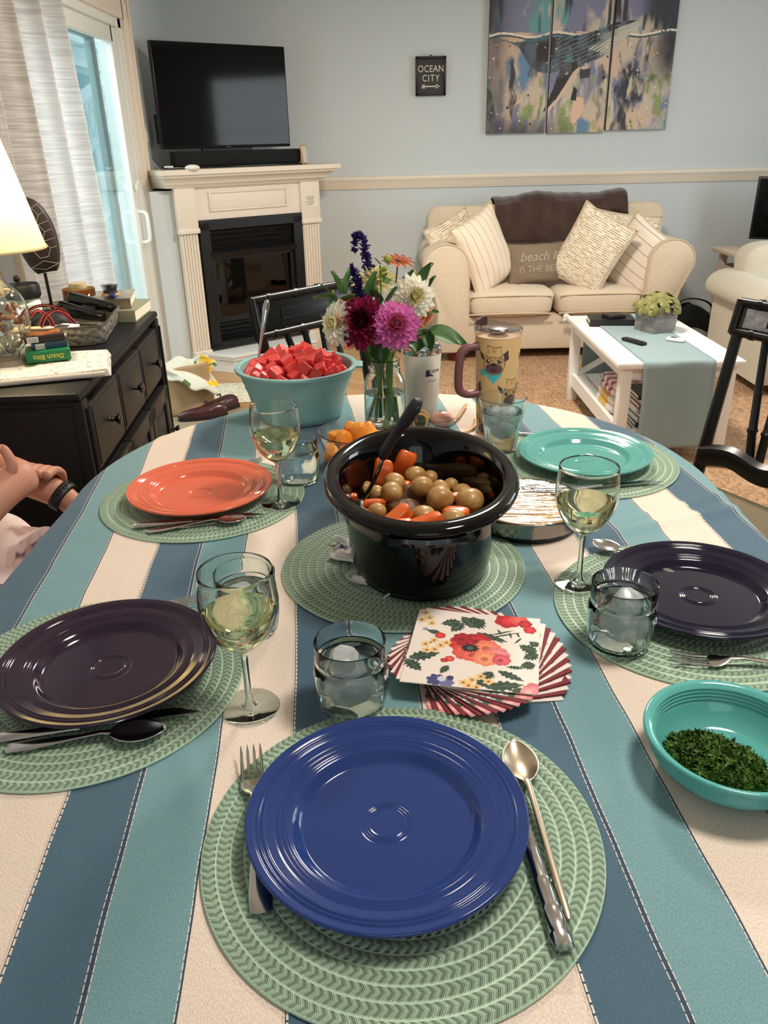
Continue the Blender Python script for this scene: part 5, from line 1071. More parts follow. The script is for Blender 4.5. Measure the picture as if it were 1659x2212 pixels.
# ================================================================ parsley bowl
TQ = glaze('turquoise_bowl_glaze', (92, 172, 168))
bw = thing('serving_bowl', 'turquoise ribbed bowl of chopped parsley at the right edge', 'bowl', (.356, .640, WZ))
m = MB(); pr = [(.0003, .004)]+[(.052*k/8+.002, .004+.0005*(k/8)**2) for k in range(1, 9)]
pr += [(.060, .007), (.068, .015), (.0735, .026)]+[(.0745+.0035*k/24, .028+.012*k/24+.0) for k in range(0, 1)]
for k in range(40): t = k/39; pr.append((.0745+.0045*t+.0006*math.sin(t*PI*8), .028+.016*t))
pr += [(.082, .0465), (.086, .0485), (.0885, .0475), (.0890, .0445), (.086, .041)]
for k in range(30): t = k/29; pr.append((.0845-.003*t+.0005*math.sin(t*PI*8), .039-.012*t))
pr += [(.078, .020), (.068, .008), (.055, .003), (.05, 0), (.047, 0), (.045, .002), (.0003, .002)]
m.lathe(pr, 96); m.build('bowl_body', TQ, bw, sharp=0)
PS = mat('parsley_green', (58, 92, 34), .6, col2=(96, 128, 52), nscale=90); m = MB(); rd = random.Random(9)
for k in range(620):
    a = rd.uniform(0, 2*PI); q = math.sqrt(rd.random()); x = -.012+q*.052*math.cos(a); y = -.006+q*.040*math.sin(a)+.0; x, y = x*.92+y*.25, y-.45*x*.9
    h = .006+.020*(1-q*q)*rd.uniform(.3, 1.0)+rd.uniform(0, .004)
    X = Matrix.Translation((x, y, h)) @ Euler((rd.uniform(-1.1, 1.1), rd.uniform(-1.1, 1.1), rd.uniform(0, 6.3))).to_matrix().to_4x4(); s = rd.uniform(.0045, .0088)
    vs = [(0, 0, 0)]; npt = 9
    for j in range(npt*2): b = 2*PI*j/(npt*2); r = s*((1.0 if j % 2 else .5)); vs.append((r*math.cos(b), r*math.sin(b), .0012*(j % 3)))
    m.add(vs, [(0, j+1, (j+1) % (npt*2)+1) for j in range(npt*2)], 0, False, X)
o = tag(m.build('chopped_parsley', PS, loc=(.356, .640, WZ), sharp=0, clean=False), 'heap of chopped dark green parsley in the turquoise bowl', 'parsley'); o['kind'] = 'stuff'
# ================================================================ mason jar and bouquet
jar = thing('mason_jar', 'clear glass jar half full of water holding the bouquet', 'jar', (.008, 1.762, WZ))
ou = [(.0003, 0), (.040, 0), (.0465, .003), (.0480, .012), (.0480, .090), (.0470, .108), (.042, .124), (.0365, .132), (.0345, .137), (.0365, .139), (.0350, .142), (.0365, .146), (.0350, .150), (.0350, .160), (.036, .1625)]
m = MB(); m.lathe(ou+[(.0345, .164), (.033, .160), (.033, .138), (.035, .130), (.0405, .122), (.0452, .107), (.0462, .09), (.0462, .012), (.04, .008), (.0003, .008)], 64); m.build('glass_body', CG, jar, sharp=30)
for z, r in ((.1625, .0350), (.1395, .0362), (.1465, .0362)):
    pass
m = MB(); m.lathe([(.0003, .0085), (.040, .0085), (.0455, .013), (.0457, .086), (.0003, .086)], 48); m.build('water', WATER, jar)
STM = mat('green_stem', (112, 150, 52), .45, col2=(88, 128, 44), nscale=40); LEAF = mat('dark_green_leaf', (44, 84, 40), .42, col2=(64, 106, 52), nscale=24, coat=.15); LEAF2 = mat('pale_green_leaf', (98, 134, 78), .5, col2=(72, 116, 60), nscale=24)
def leafshape(m, X, L_, W_, curl=.3, mi=0, cup=.15):
    m.grid(lambda a, b: (W_*(a-.5)*math.sin(PI*min(1, b**.8*.98+.015))*1.0, L_*b, -curl*L_*b*b+cup*W_*abs(a-.5)**1.5*2), 6, 12, mi, X=X)
def frame(p, d, roll=0.0):
    d = Vector(d).normalized(); return Matrix.Translation(Vector(p)) @ d.to_track_quat('Y', 'Z').to_matrix().to_4x4() @ Matrix.Rotation(roll, 4, 'Y')
def stem(e, a, b, r=.0028, mt=STM, mid=None):
    m = MB(); p = [a]+([mid] if mid else [])+[b]; m.tube(ease(p, 8), r, 8); return m.build('stem', mt, e)
def NECK(c): return Vector((.008+max(-.021, min(.021, (c[0]-.008)*.28)), 1.762+max(-.02, min(.02, (c[1]-1.762)*.4)), .928))
def dahlia(label, c, face, R_, mt, mc, layers=7, n0=8, pw=.42, pl=.55, seed=0, foot=None, cup=1.0, open_=1.0, inner=None, mats2=None):
    c = Vector(c); e = thing('dahlia', label, 'flower', tuple(c), 0, 'dahlias in the bouquet'); rd = random.Random(seed)
    Q = Vector(face).normalized().to_track_quat('Z', 'Y').to_matrix().to_4x4(); m = MB()
    for l in range(layers):
        t = l/(layers-1); n = int(n0+t*10); ln = R_*(.30+.55*t)*pl*1.9; el = (1.35-1.45*t)*1.0*open_+(.05); wd = R_*pw*(.45+.55*t)
        for k in range(n):
            a = 2*PI*(k+.5*(l % 2))/n+rd.uniform(-.07, .07); ee = el+rd.uniform(-.09, .09); lk = ln*rd.uniform(.92, 1.06)
            X = Q @ Matrix.Rotation(a, 4, 'Z') @ Matrix.Translation((0, R_*.06*t, R_*(.16-.22*t))) @ Matrix.Rotation(ee, 4, 'X')
            def f(u, v):
                s = math.sin(PI*min(1, (v*.90+.10)))**.7 if v < .97 else .12
                x = (u-.5)*wd*s; z = abs(u-.5)**1.4*wd*1.15*cup*(1-.45*v)+lk*.16*v*v*(1 if t < .6 else -.5); return (x, lk*v, z)
            mi = 1 if (inner and t < .45) else 0
            m.grid(f, 4, 6, mi, X=X)
    m.build('bloom', [mt, inner] if inner else mt, e, sharp=0, clean=False)
    m = MB(); m.sphere((0, 0, 0), R_*.13, seg=10, rings=6); m.build('centre', mc, e, loc=tuple(Q @ Vector((0, 0, R_*.16))))
    if foot: stem(e, tuple(Vector(foot)-c), tuple(Q @ Vector((0, 0, -R_*.12))), .0030, mid=tuple(NECK(c)-c))
    m = MB()
    for k in range(5): leafshape(m, Q @ Matrix.Translation((0, 0, -R_*.14)) @ Matrix.Rotation(k*1.256, 4, 'Z') @ Matrix.Rotation(-.2, 4, 'X'), R_*.35, R_*.25)
    m.build('sepals', LEAF, e, sharp=0); return e
def petal(n, c, c2=None): return petal_mat(n, c, c2)
BX, BY, BZ = .008, 1.762, T
pink, pinki = petal('pink_petal', (234, 142, 206), (222, 118, 190)), petal('deep_pink_petal', (206, 84, 136), (236, 160, 172))
crim, cri2 = petal('crimson_petal', (158, 40, 86), (126, 24, 62)), petal('dark_crimson_petal', (84, 12, 34))
ivory, iv2 = petal('ivory_petal', (252, 250, 240), (244, 240, 222)), petal('cream_petal', (240, 234, 190))
pch = petal('peach_petal', (236, 176, 134), (224, 150, 108)); YC = mat('yellow_green_centre', (204, 206, 104), .6)
dahlia('large bright pink dahlia at the front of the bouquet', (.033, 1.668, 1.018), (.12, -1, .42), .058, pink, cri2, 8, 8, .42, .56, 1, (.012, 1.750, BZ+.03), inner=pinki)
dahlia('dark crimson dahlia left of the pink one', (-.037, 1.690, 1.022), (-.20, -1, .45), .060, crim, cri2, 8, 8, .42, .58, 2, (.0, 1.765, BZ+.03), inner=cri2)
dahlia('white dahlia facing left at the left side of the bouquet', (-.088, 1.698, 1.018), (-.75, -.9, .25), .048, ivory, YC, 6, 7, .46, .60, 3, (-.008, 1.76, BZ+.02), inner=iv2)
dahlia('creamy white dahlia at the upper right of the bouquet', (.073, 1.745, 1.062), (.30, -1, .30), .054, ivory, YC, 8, 8, .40, .56, 4, (.020, 1.77, BZ+.03), inner=iv2)
dahlia('spiky cream white dahlia at the back centre of the bouquet', (-.008, 1.815, 1.085), (-.05, -.35, 1), .052, iv2, YC, 6, 10, .22, .66, 5, (.010, 1.78, BZ+.03), cup=1.3)
def droopy(label, c, face, n, L_, W_, mt, seed, foot, curl=.7):
    e = thing('peach_bloom', label, 'flower', c, 0, None); rd = random.Random(seed); Q = Vector(face).normalized().to_track_quat('Z', 'Y').to_matrix().to_4x4(); m = MB()
    for k in range(n): leafshape(m, Q @ Matrix.Rotation(2*PI*k/n+rd.uniform(-.2, .2), 4, 'Z') @ Matrix.Rotation(rd.uniform(-.1, .5), 4, 'X'), L_*rd.uniform(.8, 1.15), W_, curl*rd.uniform(.5, 1.3), cup=.5)
    m.build('petals', mt, e, sharp=0); stem(e, tuple(Vector(foot)-Vector(c)), (0, 0, 0), mid=tuple(NECK(c)-Vector(c))); return e
droopy('drooping peach-orange dahlia hanging under the crimson one', (-.056, 1.700, .992), (-.2, -.6, -.75), 11, .052, .030, pch, 4, (.0, 1.76, BZ+.06), .5)
droopy('peach dahlia bloom peeking out above the crimson one', (-.058, 1.745, 1.048), (-.2, -.5, .8), 9, .034, .024, pch, 6, (.0, 1.765, BZ+.06), .3)
droopy('pale peach bloom behind the creamy white dahlia at the right', (.098, 1.79, 1.010), (.6, -.4, -.3), 9, .034, .028, pch, 8, (.016, 1.77, BZ+.06), .3)
# orange daisy
dz = thing('orange_daisy', 'orange daisy on a thin stem at the top right of the bouquet', 'flower', (.043, 1.80, 1.130)); m = MB(); OR = petal('orange_petal', (206, 104, 14), (160, 66, 12))
for k in range(11):
    a = 2*PI*k/11+.2; leafshape(m, Euler((.28, .15, 0)).to_matrix().to_4x4() @ Matrix.Rotation(a, 4, 'Z') @ Matrix.Rotation(.12, 4, 'X'),   .038, .014, .12)
m.build('petals', OR, dz, sharp=0); m = MB(); m.sphere((0, 0, -.002), .0075, seg=10, rings=6, sc=(1, 1, .9)); m.build('centre', mat('brown_centre', (92, 52, 34), .8), dz); stem(dz, (-.02, -.03, -.33), (0, 0, 0), .0016, mat('purple_stem', (90, 60, 66), .5), mid=(-.022, -.028, -.20))
# salvia spikes
SV, SV2 = petal('violet_floret', (62, 44, 120), (44, 34, 88)), mat('dark_violet_stem', (44, 34, 60), .6)
def salvia(label, pts, seed, n, foot, rr=.0135):
    e = thing('salvia', label, 'flower', (0, 0, 0), 0, 'violet salvia spikes'); P = ease(pts, 8); rd = random.Random(seed); m = MB()
    for k in range(n):
        t = k/n; p = P[int(t*(len(P)-1))]; s = (1-.45*t)
        for q in range(4):
            d = Vector((rd.uniform(-1, 1), rd.uniform(-1, 1), rd.uniform(-.3, .9))).normalized(); leafshape(m, frame(p, d, rd.uniform(0, 6)), rr*s*rd.uniform(.8, 1.6), rr*.55*s, rd.uniform(-.4, .6), cup=.8)
            if q == 0: m.sphere(tuple(p+d*rr*.5*s), .0032*s, seg=6, rings=4)
    m.build('florets', SV, e, sharp=0, clean=False); m = MB(); m.tube([foot]+[tuple(p) for p in P], .0016, 6); m.build('stem', SV2, e)
salvia('tall violet salvia spike with its tip bent over at the top of the bouquet', [(-.018, 1.81, 1.070), (-.020, 1.82, 1.105), (-.026, 1.82, 1.13), (-.030, 1.82, 1.158), (-.037, 1.82, 1.180), (-.048, 1.82, 1.184), (-.052, 1.82, 1.166), (-.051, 1.82, 1.145)], 1, 46, (.002, 1.77, BZ+.05))
salvia('shorter upright violet salvia spike at the left of the bouquet', [(-.036, 1.745, 1.055), (-.043, 1.745, 1.085), (-.050, 1.75, 1.108), (-.056, 1.75, 1.128)], 2, 30, (.0, 1.765, BZ+.05))
# foliage sprigs
def sprig(label, root, tip, leaves, mt=LEAF, buds=None):
    e = thing('leafy_sprig', label, 'foliage', (0, 0, 0), 0, 'green sprigs in the bouquet')
    m = MB(); m.tube(ease([root, ((root[0]+tip[0])/2, (root[1]+tip[1])/2, (root[2]+tip[2])/2+.01), tip], 8), .0018, 6); m.build('stem', STM, e)
    m = MB()
    for p, d, L_, W_, rl in leaves: leafshape(m, frame(p, d, rl), L_*1.15, W_*1.75, .12, cup=.25)
    m.build('leaves', mt, e, sharp=0)
    if buds:
        m = MB()
        for p, r in buds: m.sphere(p, r, seg=10, rings=7, sc=(1, 1, 1.1))
        m.build('buds', mat('green_bud', (150, 158, 62), .5), e)
sprig('green leafy sprig reaching out at the left of the bouquet', (.0, 1.765, .90), (-.10, 1.75, 1.075), [((-.095, 1.75, 1.062), (-.9, -.1, .1), .042, .022, .3), ((-.09, 1.75, 1.065), (-.5, -.3, -.8), .035, .018, 0), ((-.085, 1.75, 1.07), (-.25, 0, 1), .045, .024, .4), ((-.07, 1.75, 1.07), (.15, 0, 1), .050, .026, -.3), ((-.10, 1.75, 1.07), (-.7, 0, .7), .030, .012, .2), ((-.075, 1.74, 1.055), (.3, -.4, .3), .04, .02, 0)], LEAF2, [((-.100, 1.75, 1.075), .0045)])
sprig('dark green leaves standing up in the centre of the bouquet', (.008, 1.765, .90), (-.005, 1.76, 1.08), [((-.015, 1.755, 1.055), (.1, -.1, 1), .055, .028, .2), ((.045, 1.77, 1.06), (.5, .1, 1), .055, .018, .5), ((.0, 1.76, 1.045), (-.5, -.3, .9), .045, .026, 0), ((.02, 1.75, 1.045), (.3, -.3, .8), .042, .024, .4), ((-.05, 1.76, 1.04), (-.2, -.1, 1), .04, .02, .1)])
sprig('curved brown-green bud stem rising above the centre of the bouquet', (.006, 1.76, .95), (.003, 1.75, 1.128), [((.004, 1.75, 1.13), (-.6, -.1, .8), .016, .008, 0), ((.008, 1.75, 1.10), (.4, -.2, .5), .016, .008, 1), ((.008, 1.75, 1.095), (.7, 0, .1), .018, .008, 1), ((.01, 1.75, 1.115), (-.3, 0, .6), .014, .007, 0)], LEAF2, [((.020, 1.775, 1.138), .0085), ((.009, 1.752, 1.112), .006), ((.014, 1.752, 1.122), .005), ((.006, 1.75, 1.120), .005)])
sprig('dark green leaves behind the upper right white dahlia', (.02, 1.775, .93), (.09, 1.79, 1.09), [((.092, 1.79, 1.075), (.45, 0, 1), .050, .026, .4), ((.105, 1.78, 1.065), (.4, .1, .8), .035, .018, 0), ((.10, 1.775, 1.02), (.9, -.1, .15), .028, .014, .3)], LEAF, [((.076, 1.79, 1.104), .0085)])
sprig('large dark green leaves stretching out to the right over the white tumbler', (.016, 1.755, .93), (.105, 1.74, .985), [((.105, 1.735, .985), (1, -.05, -.28), .078, .040, .35), ((.095, 1.735, .985), (.35, -.2, -.75), .036, .024, .2), ((.085, 1.74, .972), (-.1, -.3, -.4), .03, .022, 0), ((.07, 1.74, .975), (.6, -.1, .3), .035, .022, 0)])
sprig('dark green leaves spilling over the jar rim under the blooms', (.005, 1.76, .91), (-.01, 1.745, .975), [((-.005, 1.735, .965), (-.35, -.25, -.7), .045, .028, 0), ((-.005, 1.735, .965), (.15, -.3, -.8), .040, .024, .4), ((.02, 1.735, .97), (.4, -.4, -.3), .034, .020, 0), ((-.03, 1.735, .985), (-.6, -.3, -.2), .03, .02, 0)])
for k, (a, b, r, l) in enumerate((((-.028, 1.752, .775), (.010, 1.75, .93), .0032, 'pale green cut stem leaning left in the jar'), ((.010, 1.748, .770), (.022, 1.742, .93), .0062, 'thickest bright green stem in the jar'), ((.030, 1.765, .772), (.012, 1.76, .93), .0030, 'thin green stem at the right of the jar'), ((.024, 1.775, .775), (-.004, 1.768, .92), .0026, 'thin green stem crossing at the back of the jar'))):
    m = MB(); m.tube(ease([a, ((a[0]+b[0])/2+.003, (a[1]+b[1])/2, (a[2]+b[2])/2), b], 6), r, 10); tag(m.build('flower_stem', STM), l, 'stem', 'stems in the jar')
# ================================================================ white tumbler, travel mug, trinkets
WT = mat('white_powder_coat', (226, 222, 212), .45)
wt = thing('insulated_tumbler', 'white insulated tumbler with steel rim and dark blue logo behind the jar', 'tumbler', (.099, 1.858, WZ))
m = MB(); m.lathe([(.0003, 0), (.034, 0), (.0365, .003), (.038, .03), (.0455, .152), (.0450, .154), (.0003, .154)], 64); m.build('tumbler_body', WT, wt)
m = MB(); m.lathe([(.0452, .152), (.0460, .154), (.0472, .168), (.0465, .170), (.0450, .168), (.0435, .154)], 64); m.build('steel_rim', STEEL, wt)
m = MB(); m.lathe([(.0003, .160), (.043, .160), (.0445, .164), (.0435, .1665), (.0003, .164)], 48); m.build('lid', glass_mat('lid_plastic', (236, 238, 238), (150, 156, 158), 1.2), wt)
LOGO = mat('logo_navy', (34, 44, 70), .5)
def cyl(r0, r1, h, ang, z0, dr=.0004):
    def f(p):
        z = z0+p.y; r = r0+(r1-r0)*z/h+dr+p.z*.2; a = ang+p.x/r; return Vector((r*math.sin(a), -r*math.cos(a), z))
    return f
wf = cyl(.038, .0455, .152, .42, .112)
m = MB(); m.prism([(-.012, -.008), (-.012, .006), (-.008, .010), (-.008, .006), (-.003, .010), (-.003, .0), (.004, -.004), (.010, -.008)], 0, .0004); m.v = [tuple(wf(Vector(p))) for p in m.v]; m.build('logo', LOGO, wt)
lettering('CEDAR', .010, LOGO, wt, None, warp=cyl(.038, .0455, .152, .72, .116)); lettering('Caring The', .0052, LOGO, wt, None, warp=cyl(.038, .0455, .152, .55, .093))
mg = thing('travel_mug', 'tall tan travel mug printed with dogs in cowboy hats, brown handle and clear lid', 'travel mug', (.258, 1.722, WZ))
def dogpaint(a, z):
    """a: arc length round the mug in metres, z height"""
    c = np.ones((len(a), 3))*L3((230, 188, 132))
    per = .325
    for ca, cz in ((-.014, .172), (.030, .098), (-.075, .10), (.082, .165), (-.10, .17), (-.036, .030), (.085, .035), (.14, .09), (.15, .18)):
        x = ((a-ca+per/2) % per-per/2)/1.45; y = (z-cz)/1.45
        def el(cx, cy, rx, ry): return ((x-cx)/rx)**2+((y-cy)/ry)**2 < 1
        def P(m_, col): c[m_] = L3(col)
        P(inpoly(x, y, [(-.020, -.012), (-.022, -.024), (-.012, -.020), (.0, -.034), (.012, -.020), (.014, -.012)]), (70, 190, 200))
        P(inpoly(x, y, [(-.016, .010), (-.024, .016), (-.020, .004), (-.013, .000)]) | inpoly(x, y, [(.013, .012), (.020, .018), (.022, .004), (.016, .000)]), (78, 50, 54))
        P(el(0, -.004, .0165, .0165), (96, 66, 50)); P(el(0, -.004, .0155, .0155), (206, 166, 108))
        P(el(0, -.010, .0125, .0085), (102, 72, 74)); P(el(0, -.0125, .0045, .003), (70, 44, 46)); P(el(0, -.004, .004, .0018), (44, 28, 30))
        for s in (-1, 1): P(el(s*.0085, .001, .0032, .0032), (48, 30, 30)); P(el(s*.0085+.001, .002, .001, .001), (240, 236, 226)); 
        P((np.abs(np.sin((x+y)*420)) < .25) & el(0, .006, .012, .005), (120, 84, 60))
        P(inpoly(x, y, [(-.015, .010), (-.008, .007), (.008, .007), (.015, .011), (.010, .014), (.010, .024), (.0, .022), (-.010, .026), (-.009, .013)]), (110, 76, 50)); P(inpoly(x, y, [(-.013, .0105), (-.008, .008), (.008, .008), (.013, .0115), (.009, .014), (.009, .0225), (.0, .0205), (-.009, .0245), (-.008, .0135)]), (226, 184, 122))
        st = [((.0045 if k % 2 == 0 else .002)*math.cos(PI/2+k*PI/5), .0165+(.0045 if k % 2 == 0 else .002)*math.sin(PI/2+k*PI/5)) for k in range(10)]; P(inpoly(x, y, st), (216, 140, 96))
    return c
n1, n2, H_ = 300, 150, .218; m = MB(); m.grid(lambda u, v: ((.0415+(.0500-.0415)*v)*math.sin(2*PI*u), -(.0415+(.0500-.0415)*v)*math.cos(2*PI*u), .004+v*H_), n1, n2)
uu = np.repeat(np.arange(n1+1)/n1, n2+1); vv = np.tile(np.arange(n2+1)/n2, n1+1); aa = (uu-np.round(uu))*2*PI*.046; pc = np.ones((len(uu), 4)); pc[:, :3] = dogpaint(aa, .004+vv*H_)
m.build('printed_body', attr_mat('printed_mug', .45), mg, clean=False, paint=pc, sharp=0)
m = MB(); m.lathe([(.0003, 0), (.039, 0), (.0415, .004)], 48); m.lathe([(.0500, .2215), (.0505, .2225), (.0003, .2225)], 64); m.build('base_ring', mat('tan_coat', (230, 188, 132), .5), mg)
LP = glass_mat('clear_lid', (230, 232, 236), (120, 120, 128), 1.6)
m = MB(); m.lathe([(.0508, .2225), (.0518, .226), (.0518, .231), (.0530, .233), (.0530, .248), (.0512, .248), (.0508, .234), (.0003, .232)], 64, f=lambda a, r, z: 1); 
for i, p in enumerate(m.v):
    if p[2] > .24: m.v[i] = (p[0], p[1], p[2]-.012*(.5+.5*p[0]/.053))
m.build('clear_lid', LP, mg, sharp=0)
DKP = mat('dark_brown_plastic', (74, 42, 42), .35)
m = MB(); m.lathe([(.0003, .2335), (.022, .2335), (.023, .236), (.010, .2385), (.0003, .2385)], 24); m.build('lid_slider', DKP, mg)
m = MB(); m.grid(lambda u, v: ((.0485-.002*v)*math.cos(2.0+u*1.1), -(.0485-.002*v)*-math.sin(2.0+u*1.1), .234+.020*v), 12, 4); m.build('sip_flap', DKP, mg, solid=.003, sharp=0)
m = MB(); m.tube(ease([(-.040, -.014, .200), (-.064, -.020, .2005), (-.082, -.024, .190), (-.0865, -.025, .165), (-.088, -.025, .125), (-.084, -.024, .104), (-.066, -.020, .0945), (-.040, -.014, .096)], 6), .0092, 10, flat=1.25, up=(0, 1, 0)); m.build('handle', mat('mauve_brown_plastic', (122, 78, 78), .4), mg, sharp=0)
ec = thing('earbud_case', 'small pink oval case on the table behind the crock', 'case', (.139, 1.757, WZ))
PK = mat('pink_plastic', (222, 172, 156), .25, coat=.3)
m = MB(); m.sphere((0, 0, .0195), .028, seg=28, rings=16, sc=(1, .8, .68)); m.build('case_body', PK, ec, sharp=0)
m = MB(); m.tube([(.0283*math.cos(a), .0283*.8*math.sin(a), .019+.0005) for a in [2*PI*k/40 for k in range(41)]], .0006, 4, caps=False); m.build('seam', mat('pink_seam', (150, 104, 92), .5), ec)
m = MB(); m.tube([(.006*math.cos(a), .004*math.sin(a), .0385) for a in [2*PI*k/14 for k in range(11)]], .0008, 4); m.build('emblem', mat('pink_seam', (150, 104, 92), .5), ec)
TS = mat('tan_strap', (206, 160, 104), .45)
m = MB(); m.tube(ease([(.158, 1.772, .775), (.178, 1.80, .768), (.195, 1.85, .767), (.212, 1.905, .768)], 6), .0045, 8, flat=.35); m.tube(ease([(.115, 1.70, .766), (.145, 1.695, .765), (.19, 1.712, .765), (.215, 1.745, .767), (.222, 1.79, .767)], 6), .005, 8, flat=.3); m.tube(ease([(.115, 1.76, .772), (.104, 1.775, .79), (.088, 1.785, .793), (.080, 1.77, .775), (.085, 1.73, .766), (.102, 1.705, .765)], 6), .005, 8, flat=.4)
tag(m.build('wrist_strap', TS, sharp=0), 'looped tan strap beside the pink oval case', 'strap')
sg_ = thing('sunglasses', 'folded tan-framed sunglasses between the jar and the pink case', 'sunglasses', (.088, 1.738, WZ), .2)
m = MB(); m.tube([(.016*math.cos(a), 0, .020+.019*math.sin(a)) for a in [2*PI*k/24 for k in range(25)]], .0028, 8, caps=False); m.build('lens_frame', TS, sg_)
m = MB(); m.grid(lambda a, b: (.015*b*math.cos(2*PI*a), 0, .020+.018*b*math.sin(2*PI*a)), 24, 3); m.build('lens', glass_mat('brown_lens', (150, 140, 96), (70, 60, 40), 1.2), sg_, sharp=0)
m = MB(); m.tube(ease([(-.016, 0, .030), (-.014, .03, .020), (.006, .05, .004)], 5), .0022, 6); m.build('temple_arm', TS, sg_)
# ================================================================ fanned napkins
def napkin_paint(u, v):
    c = np.ones((len(u), 3))*L3((238, 226, 218)); c *= (1-.04*fbm(u*9, v*9, 3)[:, None])
    rs = np.random.RandomState(2)
    def fl(cx, cy, r, n, amp, ph=0, sq=1.0): 
        a = np.arctan2(v-cy, u-cx); d = np.hypot(u-cx, (v-cy)/sq); return d < r*(1-amp+amp*np.abs(np.cos(n*a/2+ph)))
    def P(m_, col): c[m_] = L3(col)
    def leaf(x0, y0, x1, y1, w_, col=(52, 72, 62), vein=(110, 130, 104), tooth=0):
        dx, dy = x1-x0, y1-y0; L_ = math.hypot(dx, dy); t = ((u-x0)*dx+(v-y0)*dy)/L_**2; s = ((v-y0)*dx-(u-x0)*dy)/L_; tt = np.clip(t, 0, 1); ww = w_*np.sin(PI*tt**.8)*(1+(.22*np.sin(t*34) if tooth else 0)); ok = (t > 0) & (t < 1) & (np.abs(s) < ww); P(ok, col); P(ok & ((np.abs(s) < .004) | (np.abs((np.abs(s)-t*.10) % .045) < .004)), vein)
    for q in ((.36, .86, .20, .80, .05), (.38, .84, .30, .70, .05), (.44, .80, .55, .92, .085), (.46, .78, .46, .95, .07), (.46, .82, .36, .94, .05)): leaf(*q, tooth=1)
    for q in ((.02, .30, .25, .40, .055), (.0, .28, .14, .15, .05), (.22, .66, .10, .70, .03), (.98, .52, .84, .60, .05), (.99, .50, .88, .42, .05), (.97, .36, .86, .32, .05), (.99, .60, .92, .66, .04), (.62, .03, .90, .10, .055), (.92, .02, .80, .02, .04), (.55, .10, .66, .04, .04), (.70, .24, .90, .14, .035), (.66, .22, .60, .12, .045), (.76, .30, .90, .30, .02), (.50, .72, .76, .62, .035), (.62, .70, .72, .60, .02), (.33, .25, .28, .14, .03)): leaf(*q, tooth=1, vein=(84, 106, 84))
    for x0, y0, x1, y1 in ((.60, .66, .86, .78), (.62, .70, .80, .80), (.70, .72, .66, .80), (.76, .76, .78, .68), (.82, .77, .84, .70), (.20, .58, .12, .48), (.86, .70, .80, .60)): leaf(x0, y0, x1, y1, .010, (60, 80, 64), (60, 80, 64))
    # central poppy
    for cx, cy, r, col in ((.40, .55, .11, (196, 60, 58)), (.44, .44, .105, (214, 88, 80)), (.52, .60, .115, (178, 46, 52)), (.50, .42, .10, (222, 100, 88)), (.60, .52, .11, (232, 124, 98)), (.68, .44, .105, (226, 128, 128)), (.60, .38, .10, (236, 140, 104)), (.72, .38, .075, (206, 92, 100)), (.40, .62, .08, (160, 40, 50))):
        P(fl(cx, cy, r, 7, .14, cx*9), col); P(fl(cx, cy, r*.70, 9, .35, cy*9), tuple(min(255, int(q*1.13)) for q in col)); P(fl(cx-.01, cy-.01, r*.34, 7, .4, 1), tuple(int(q*.82) for q in col))
    P(fl(.47, .50, .075, 14, .35, 0, .8), (38, 40, 44)); P(fl(.47, .50, .03, 8, .4), (90, 104, 92))
    # red rose at the top right, buds, pink corner
    for cx, cy, r, col in ((.74, .93, .11, (186, 48, 54)), (.82, .96, .08, (216, 84, 78)), (.88, .90, .06, (170, 40, 48)), (.92, .82, .055, (190, 52, 58)), (.22, .635, .045, (200, 62, 60)), (.33, .335, .04, (204, 78, 72)), (.29, .31, .03, (180, 56, 58)), (.97, .05, .085, (206, 120, 128)), (.93, .02, .06, (226, 150, 150))):
        P(fl(cx, cy, r, 6, .15, cx*7), col); P(fl(cx, cy, r*.5, 7, .3, 2), tuple(min(255, int(q*1.2)) for q in col))
    for cx, cy in ((.06, .95), (.10, .88), (.04, .84), (.13, .80), (.12, .50), (.18, .56), (.24, .50), (.20, .44), (.14, .42), (.28, .54), (.52, .10), (.58, .15), (.50, .03), (.64, .10), (.46, .06), (.56, .02)):
        P(fl(cx, cy, .042, 5, .4, cx*20), (236, 196, 130)); P(fl(cx, cy, .014, 5, .3), (150, 100, 90))
    for cx, cy, r, col in ((.26, .06, .075, (74, 76, 122)), (.34, .04, .06, (112, 116, 160)), (.30, .08, .035, (206, 204, 220)), (.36, .10, .03, (60, 60, 100))): P(fl(cx, cy, r, 7, .25, cx*9), col)
    P(fl(.09, .71, .025, 5, .4), (130, 150, 176)); return c
MRN = mat('maroon_paper', (128, 52, 62), .85, bump=.3, bscale=700); NPM = attr_mat('floral_paper', .85, bump=.2, bscale=500)
S_ = .163
